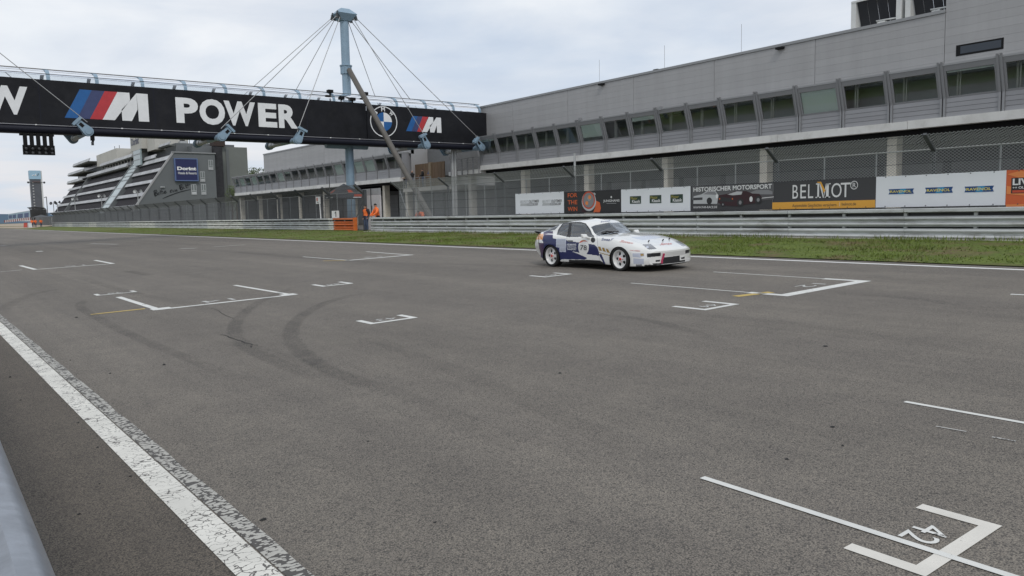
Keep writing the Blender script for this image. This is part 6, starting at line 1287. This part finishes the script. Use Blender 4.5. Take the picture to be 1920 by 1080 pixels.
sp(Z3([(236, 452), (262, 375), (262, 300), (420, 300), (420, 422), (640, 455), (830, 488), (1030, 515), (1120, 530), (1165, 570), (1195, 640), (1205, 700), (1190, 715), (1010, 690), (870, 665), (735, 640), (860, 690), (930, 720), (1000, 755), (965, 780), (570, 775), (540, 800), (200, 800), (225, 600), (262, 500)]), 'blue')
sp(Z3([(262, 330), (420, 315), (420, 368), (262, 378)]), 'purple'); sp(Z3([(175, 495), (262, 500), (268, 690), (225, 715), (190, 600)]), 'purple', x_ < -1.4, True)
sp(Z3([(155, 345), (262, 345), (252, 400), (245, 445), (140, 445)]), 'orange', x_ < -1.4, True)
sp(Z3([(690, 785), (1200, 785), (1295, 850), (1295, 880), (690, 850)]), 'dark', z_ < .22); sp(Z3([(1195, 690), (1240, 690), (1315, 870), (1290, 870), (1215, 735)]), 'blue')
for g_ in ([(1180, 560), (1222, 566), (1252, 636), (1205, 630)], [(1245, 575), (1288, 585), (1315, 652), (1265, 640)], [(1310, 595), (1352, 605), (1387, 672), (1335, 660)], [(1195, 655), (1375, 705), (1375, 718), (1195, 668)]): sp(Z3(g_), 'gold')
sp(Z3([(478, 425), (640, 430), (640, 655), (530, 650), (530, 580), (472, 572)]), 'plate')
rdl = [(937 + 90 * math.cos(a), 575 + 130 * math.sin(a)) for a in np.linspace(0, 2 * PI, 40)]
sp(Z3(rdl), 'white'); sp(Z3([p for p in rdl if p[1] < 500] + [(1010, 482), (940, 475), (868, 505)]), 'red'); sp(Z3([p for p in rdl if p[1] < 468]), 'gold')
sp(Z3([(1096 + 38 * math.cos(a), 448 + 47 * math.sin(a)) for a in np.linspace(0, 2 * PI, 24)]), 'dark')
# front stickers, lamps, openings
front = (x_ > 1.2); nose = (x_ > 1.60) & (fwd > .25)
sp(Z4([(415, 675), (610, 670), (610, 725), (540, 750), (415, 735)]), 'plate', front); sp(Z4([(430, 760), (605, 765), (605, 860), (430, 855)]), 'plate', front); sp(Z4([(470, 862), (572, 862), (572, 890), (470, 895)]), 'grey', front); sp(Z4([(545, 680), (600, 678), (605, 718), (550, 722)]), 'gold', front)
tp(Z4([(575, 525), (720, 513), (825, 600), (690, 612)]), 'grey', front & (upN > .3)); tp(Z4([(1120, 475), (1200, 472), (1315, 545), (1265, 560)]), 'grey', front & (upN > .3))
tp(Z4([(640, 555), (680, 550), (690, 582), (655, 585)]), 'plate', front & (upN > .3))
tp(Z4([(380, 405), (700, 370), (940, 408), (580, 455)]), 'plate', front & (upN > .3) | (x_ > .6) & (upN > .6) & inpoly(PX, Z4([(380, 405), (700, 370), (940, 408), (580, 455)])))
for a in ([(655, 678), (890, 662), (890, 720), (660, 745)], [(1305, 622), (1380, 610), (1372, 662), (1305, 680)], [(805, 790), (880, 782), (875, 815), (803, 818)], [(935, 745), (1210, 712), (1212, 790), (1195, 810), (925, 835)], [(750, 845), (880, 840), (1300, 782), (1300, 812), (760, 878)], [(1235, 745), (1295, 732), (1290, 765), (1235, 772)]): tp(Z4(a), 'dark', x_ > 1.55)
# glass
GW = inpoly(PX, Z5([(728, 258), (760, 240), (900, 212), (1010, 210), (1085, 208), (1150, 250), (1225, 300), (1225, 318), (1050, 325), (900, 340), (797, 352), (760, 320)])) & (x_ < .6) & (x_ > -.35) & (upN > .2)
STRIP = inpoly(PX, Z5([(700, 215), (830, 180), (1010, 172), (1085, 205), (1000, 210), (900, 212), (760, 240), (728, 258)])) & (x_ < .3) & (x_ > -.5) & (z_ > .9)
GD = inpoly(PXM, Z5([(506, 360), (522, 216), (600, 210), (660, 228), (700, 280), (748, 357), (620, 362)])) & (ay > .45) & (z_ > .70) & (x_ < .4)
GQ = inpoly(PXM, Z5([(372, 335), (385, 290), (425, 232), (445, 222), (492, 218), (470, 354), (420, 345)])) & (ay > .45) & (z_ > .70)
GR = (x_ < -1.12) & (x_ > -1.88) & (ay < .50 + .0 * x_) & (upN > .2) & (z_ > .8)
GH = inpoly(PXM, Z5([(210, 302), (400, 215), (418, 210), (330, 300)])) & (x_ < -1.1) & (ay > .44) & (ay < .64) & (z_ > .82)
FRM = (inpoly(PXM, Z5([(488, 366), (505, 206), (605, 201), (670, 220), (712, 276), (760, 362)])) | inpoly(PXM, Z5([(362, 340), (376, 286), (418, 224), (440, 212), (512, 207), (490, 366)]))) & (ay > .45) & (z_ > .70) & (x_ < .42)
mi[FRM] = PAINT['dark']; mi[STRIP] = PAINT['white']
part[GW] = 1; part[GD & (y_ < 0)] = 2; part[GD & (y_ > 0)] = 3; part[GQ & (y_ < 0)] = 4; part[GQ & (y_ > 0)] = 5; part[GR | GH] = 6
DOOR = inpoly(PXM, Z3([(655, 400), (1165, 395), (1182, 560), (1205, 785), (700, 785), (650, 560)])) & side & (z_ > .15) & (part == 0) & (z_ < .76)
part[DOOR & (y_ < 0)] = 7; part[DOOR & (y_ > 0)] = 8
HOOD = (x_ > .48) & (x_ < 1.86) & (ay < .60 - .04 * (x_ - .5)) & (upN > .5); part[HOOD] = 9
part[(x_ > 1.66) & (z_ < .455) & (fwd > .1) & (part == 0)] = 10
BLK = (z_ < .16) & (upN < -.5); part[BLK] = 11
# wheel arches
WZ, WR = .275, .277
ZA = WZ - .02
arch = np.zeros(len(F), bool)
for wx in (1.2, -1.2): arch |= (((x_ - wx) / .335) ** 2 + ((z_ - ZA) / .305) ** 2 < 1) & (ay > .45)
keep = ~arch
seam = np.zeros(len(F), bool)                                    # shut lines one face wide
pg = part[:NB].reshape(2, nS - 1, nV - 1)
for d_ in (7, 8, 9):
    m_ = (pg == d_); e_ = np.zeros_like(m_); e_[:, 1:, :] |= m_[:, 1:, :] & ~m_[:, :-1, :]; e_[:, :-1, :] |= m_[:, :-1, :] & ~m_[:, 1:, :]
    if d_ == 9: e_[:, :, 1:] |= m_[:, :, 1:] & ~m_[:, :, :-1]
    if d_ == 9: e_ &= (x_[:NB].reshape(pg.shape) > .5)
    seam[:NB] |= e_.reshape(-1)
mi[seam & (mi == 0)] = PAINT['grey']
def carp(n, c, r=.22, coat=1.0): m = mat('car_' + n, c, r, coat=coat, spec=.5); return m
CP = [carp('white', (.74, .74, .72)), carp('blue', (.008, .014, .085), .3, .2), carp('purple', (.05, .018, .075), .3, .25), carp('orange', (.80, .33, .08)), carp('gold', (.32, .20, .05)), carp('dark', (.012, .012, .014), .45, .1), carp('grey', (.17, .175, .19)), carp('plate', (.46, .49, .58)), carp('red', (.50, .08, .03))]
M_cgl = glass('car_glass', (.80, .88, .88), .9); M_under = mat('car_underside', (.01, .01, .01), .9); M_tyre = mat('tyre', (.014, .014, .015), .85, bump=.1, bscale=60); M_rim = mat('rim_white', (.70, .70, .69), .35, coat=.3); M_redhub = mat('hub_red', (.55, .06, .05), .5); M_int = mat('interior_dark', (.02, .02, .022), .9); M_cage = mat('roll_cage', (.5, .5, .5), .5); M_tow_ = mat('tow_strap', (.42, .03, .09), .7)
car = thing('race_car', 'white and blue historic race car number 78 on the far side of the track', 'car', (0, 0, 0))
def carmesh(sel, name, mats, parent, smooth=True, label=None):
    f = F[sel]; u, inv = np.unique(f, return_inverse=True); me = bpy.data.meshes.new(name); me.from_pydata(V[u].tolist(), [], inv.reshape(f.shape).tolist())
    for m_ in mats: me.materials.append(m_)
    if len(mats) > 1: me.polygons.foreach_set('material_index', mi[sel].astype(np.int32))
    me.polygons.foreach_set('use_smooth', np.ones(len(f), bool)); bm = bmesh.new(); bm.from_mesh(me); bmesh.ops.remove_doubles(bm, verts=bm.verts, dist=1e-5); bm.to_mesh(me); bm.free(); me.update()
    return link(me, name, parent, label)
body = carmesh(keep & (part == 0), 'body', CP, car)
for pid, nm, lb in ((7, 'door', None), (8, 'door', None), (9, 'hood', None), (10, 'front_bumper', None)): carmesh(keep & (part == pid), nm, CP, car, label=lb)
for pid, nm in ((1, 'windshield'), (2, 'door_window'), (3, 'door_window'), (4, 'quarter_window'), (5, 'quarter_window'), (6, 'rear_window')): carmesh(part == pid, nm, [M_cgl], car)
carmesh(keep & (part == 11), 'underside', [M_under], car)
# wheel wells, floor, interior
for wx in (1.2, -1.2):
    for s_ in (-1, 1):
        mb = MB(); n_ = 14; pts = [(wx + .345 * math.cos(a), ZA + .315 * math.sin(a)) for a in np.linspace(-.35, PI + .35, n_)]
        mb.add([(px_, s_ * .45, pz_) for px_, pz_ in pts] + [(px_, s_ * .835, pz_) for px_, pz_ in pts], [(i, i + 1, n_ + i + 1, n_ + i) for i in range(n_ - 1)] + [tuple(range(n_))]); mb.build('wheel_well', M_under, car)
mb = MB(); mb.box(-1.75, 1.75, -.44, .44, .11, .2); mb.box(-.85, .85, -.78, .78, .125, .2); mb.build('floor_pan', M_under, car)
mb = MB(); mb.box(.15, .62, -.66, .66, .5, .76); mb.build('dashboard', M_int, car); mb = MB(); mb.box(-1.8, -.9, -.5, .5, .5, .72); mb.build('rear_deck', M_int, car)
for s_ in (-.36, .36):
    mb = MB(); mb.hexa([(-.55, s_ - .22, .25), (.0, s_ - .22, .25), (.0, s_ + .22, .25), (-.55, s_ + .22, .25), (-.6, s_ - .22, .45), (.02, s_ - .24, .48), (.02, s_ + .24, .48), (-.6, s_ + .22, .45)]); mb.hexa([(-.62, s_ - .22, .42), (-.46, s_ - .22, .42), (-.46, s_ + .22, .42), (-.62, s_ + .22, .42), (-.8, s_ - .15, 1.02), (-.68, s_ - .15, 1.02), (-.68, s_ + .15, 1.02), (-.8, s_ + .15, 1.02)]); mb.build('seat', M_int, car)
mb = MB(); mb.tube([(-.72, -.56, .3), (-.70, -.5, 1.06), (-.70, .5, 1.06), (-.72, .56, .3)], .022, 8); mb.tube([(-.70, -.5, 1.05), (-.2, -.5, 1.03), (.18, -.6, .76)], .02, 8); mb.tube([(-.70, .5, 1.05), (-.2, .5, 1.03), (.18, .6, .76)], .02, 8); mb.tube([(-.7, -.48, 1.05), (-1.5, -.42, .7)], .02, 8); mb.tube([(-.7, .48, 1.05), (-1.5, .42, .7)], .02, 8); mb.build('roll_cage', M_cage, car)
mb = MB(); mb.tube([(.1 + .03 * math.cos(a), .36 + .16 * math.cos(a), .72 + .16 * math.sin(a)) for a in np.linspace(0, 2 * PI, 20)], .014, 6); mb.build('steering_wheel', M_int, car)
# wheels
def wheel(wx, s_):
    c = (wx, s_ * .745, WZ); ax = (0, s_, 0); mb = MB()
    mb.lathe([(.19, -.11), (.25, -.115), (.272, -.10), (WR, -.06), (WR, .06), (.272, .095), (.25, .108), (.212, .104), (.205, .06)], c, ax, 40); ty = mb.build('tyre', M_tyre, car)
    mb = MB(); mb.lathe([(.205, -.10), (.207, .092), (.214, .102), (.200, .100), (.190, .070), (.178, .03)], c, ax, 40); rm = mb.build('rim', M_rim, car)
    # dished face with five oval holes
    N1, N2 = 90, 14; cx_, u_, v_ = Vector(c), Vector((1, 0, 0)), Vector((0, 0, 1)); vs, fs = [], []; rr_ = np.linspace(.012, .180, N2)
    for r_ in rr_:
        for i in range(N1): a = 2 * PI * i / N1; dep = .03 + .035 * math.exp(-((r_ - .02) / .06) ** 2) + .012 * math.sin(min(1, r_ / .18) * PI); vs.append(cx_ + u_ * r_ * math.cos(a) + v_ * r_ * math.sin(a) + Vector(ax) * dep)
    for j in range(N2 - 1):
        for i in range(N1):
            a = 2 * PI * (i + .5) / N1; r_ = (rr_[j] + rr_[j + 1]) / 2; hole = False
            for q_ in range(5):
                ha = PI / 2 + q_ * 2 * PI / 5 + .3; dx_, dy_ = r_ * math.cos(a) - .122 * math.cos(ha), r_ * math.sin(a) - .122 * math.sin(ha); lr = dx_ * math.cos(ha) + dy_ * math.sin(ha); lt_ = -dx_ * math.sin(ha) + dy_ * math.cos(ha)
                if (lr / .040) ** 2 + (lt_ / .032) ** 2 < 1: hole = True
            if not hole: fs.append((j * N1 + i, j * N1 + (i + 1) % N1, (j + 1) * N1 + (i + 1) % N1, (j + 1) * N1 + i))
    mb = MB(); mb.add(vs, fs, 0, True); mb.build('wheel_face', M_rim, rm)
    mb = MB(); mb.lathe([(.0001, 0), (.19, 0)], (c[0], c[1] + s_ * .005, c[2]), ax, 24); mb.build('brake_disc', M_under, rm)
    mb = MB(); mb.lathe([(.034, .05), (.034, .08), (.025, .088), (.0001, .088)], c, ax, 16)
    for q_ in range(5): ha = PI / 2 + q_ * 2 * PI / 5 + .3 + PI / 5; mb.lathe([(.009, .05), (.009, .072), (.0001, .074)], (c[0] + .066 * math.cos(ha), c[1], c[2] + .066 * math.sin(ha)), ax, 8)
    mb.build('hub', M_redhub, rm)
for wx in (1.2, -1.2):
    for s_ in (-1, 1): wheel(wx, s_)
# mirrors, spoiler, wipers, pins, tow strap
for s_ in (-1, 1):
    mb = MB(); mb.hexa([(.06, s_ * .80, .735), (.15, s_ * .80, .745), (.15, s_ * .95, .745), (.06, s_ * .95, .735), (.05, s_ * .80, .835), (.12, s_ * .81, .825), (.12, s_ * .94, .825), (.05, s_ * .97, .84)][::1]); mb.bar((.16, s_ * .72, .72), (.14, s_ * .86, .76), .07, .05); mr_ = mb.build('mirror', CP[0], car)
    o = mr_.modifiers.new('b', 'BEVEL'); o.width = .02; o.segments = 2
mb = MB(); n_ = 13; yy_ = np.linspace(-.66, .66, n_); f_ = lambda y, dx, dz: (float(wrap(np.array(-2.11 + dx), np.array(y))), float(y), .84 + dz)
vs = [f_(y, .14, .012) for y in yy_] + [f_(y, -.12, .035) for y in yy_] + [f_(y, -.14, .02) for y in yy_] + [f_(y, .02, -.03) for y in yy_]; mb.add(vs, [(r_ * n_ + i, r_ * n_ + i + 1, (r_ + 1) * n_ + i + 1, (r_ + 1) * n_ + i) for r_ in range(3) for i in range(n_ - 1)], 0, True); mb.build('rear_spoiler', CP[5], car)
tree_ = BVHTree.FromPolygons([tuple(v) for v in V], [tuple(f) for f in F])
CMi = CM.T
def hitpx(px, py, off=.006):
    d = CMi @ ray(px, py); o_ = CMi @ (CAM - CO); h_ = tree_.ray_cast(Vector(o_), Vector(d).normalized())
    if h_[0] is None: return None
    nrm = h_[1]; nrm = -nrm if nrm.dot(Vector(d)) > 0 else nrm; return h_[0] + nrm * off
def decal(txt, quad, m_, name='lettering', parent=None, **k):
    """Lettering laid on the bodywork; quad = photo corners bottom-left, bottom-right, top-right, top-left."""
    q_, f_ = text_fit(txt, 0, 1, 0, 1, **k); a, b, c, d = [np.array(p) for p in quad]; P = []
    for u, v in q_:
        p = (a * (1 - u) + b * u) * (1 - v) + (d * (1 - u) + c * u) * v; h_ = hitpx(*p); P.append(h_)
    if any(p is None for p in P): return
    mb = MB(); mb.add(P, f_); mb.build(name, m_, parent or car)
M_dk = CP[5]; M_rd = mat('decal_red', (.50, .09, .07), .5); M_bl = mat('decal_blue', (.07, .09, .22), .5); M_wt = mat('decal_white', (.7, .72, .76), .5)
decal('78', Z3([(882, 618), (992, 622), (992, 540), (890, 532)]), M_dk, bold=.0)
decal('78', Z3([(898, 664), (988, 668), (988, 652), (898, 648)]), CP[6], bold=.0) if False else None
for tx, y0, y1 in (('HEILMANNS', 512, 545), ('INTERNATIONAL', 556, 578), ('TRANSPORT', 590, 620)): decal(tx, Z3([(658, y1), (818, y1 + 2), (818, y0), (658, y0)]), M_wt, bold=.02)
decal('Swaalf', Z5([(835, 402), (945, 408), (965, 378), (838, 374)]), M_bl, bold=.01, shear=.2); decal('Sonax', Z4([(195, 485), (425, 520), (440, 495), (225, 450)]), M_rd, bold=.0, shear=.3); decal('Sonax', Z4([(870, 540), (1090, 525), (1070, 492), (900, 500)]), M_rd, shear=.2)
decal('HARCHEBERG', Z4([(370, 632), (540, 650), (540, 625), (370, 618)]), M_rd, bold=.0); decal('PORSCHE', Z3([(790, 842), (1195, 842), (1195, 812), (790, 815)]), CP[4]); decal('Swaalf', Z5([(825, 212), (930, 198), (930, 183), (825, 197)]), M_bl, shear=.2)
for k_, y in enumerate((445, 462, 480, 498, 520, 545, 600, 625)):
    decal('-' * 9, Z3([(490 if y < 570 else 545, y + 4), (625, y + 5), (625, y), (490 if y < 570 else 545, y - 1)]), CP[6])
for (a, b) in (((1245, 430), (1310, 415)),):
    pass
for L_ in ([(835, 325), (880, 312), (1015, 318), (960, 328)], [(1030, 310), (1085, 298), (1190, 298), (1130, 308)]):
    P = [hitpx(*p, .02) for p in Z5(L_)]
    if all(P): mb = MB(); mb.tube([P[0], P[1], P[2]], .012, 5); mb.tube([P[3], P[1]], .01, 5); mb.build('wiper', M_int, car)
for p in Z4([(680, 480), (920, 462), (1028, 440)]):
    h_ = hitpx(*p, 0)
    if h_: mb = MB(); mb.tube([h_, h_ + Vector((.03, 0, .035))], .014, 6); mb.build('hood_pin', M_int, car)
P = [hitpx(*p, .02) for p in Z4([(938, 675), (925, 730), (905, 790), (898, 845)])]
if all(P): mb = MB(); mb.tube(P, .022, 6); mb.build('tow_strap', M_tow_, car)
h_ = hitpx(*Z3([(715, 468)])[0], 0)
if h_: mb = MB(); mb.box(h_.x - .09, h_.x + .09, h_.y - .012, h_.y + .02, h_.z - .018, h_.z + .02); mb.build('door_handle', CP[6], car)
car.matrix_world = Matrix([list(CM[i]) + [CO[i]] for i in range(3)] + [[0, 0, 0, 1]])

# driver
SD = dict(pel=(-.36, -.36, .40), wst=(-.36, -.42, .52), che=(-.36, -.48, .68), ner=(-.36, -.52, .80), nec=(-.36, -.51, .86), hed=(-.36, -.49, .91), top=(-.36, -.48, .99), ls=(-.55, -.48, .77), rs=(-.17, -.48, .77), le=(-.58, -.25, .62), re=(-.14, -.25, .62), lw=(-.50, .02, .70), rw=(-.22, .02, .70), lh=(-.46, -.32, .38), rh=(-.26, -.32, .38), lk=(-.48, .10, .48), rk=(-.24, .10, .48), la=(-.46, .48, .30), ra=(-.26, .48, .30), lt=(-.46, .60, .34), rt=(-.26, .60, .34), look=(0, 1, 0))
dr = person('person', 'driver in dark race suit at the wheel of the white race car', (0, 0, 0), 0, SD, [M_blk, M_blk, M_blk, M_blk, M_blk, M_blk, M_shoe], 1.78, cap=CP[6], fine=False)
dr.matrix_world = car.matrix_world @ Matrix(((0, 1, 0, 0), (-1, 0, 0, 0), (0, 0, 1, 0), (0, 0, 0, 1)))
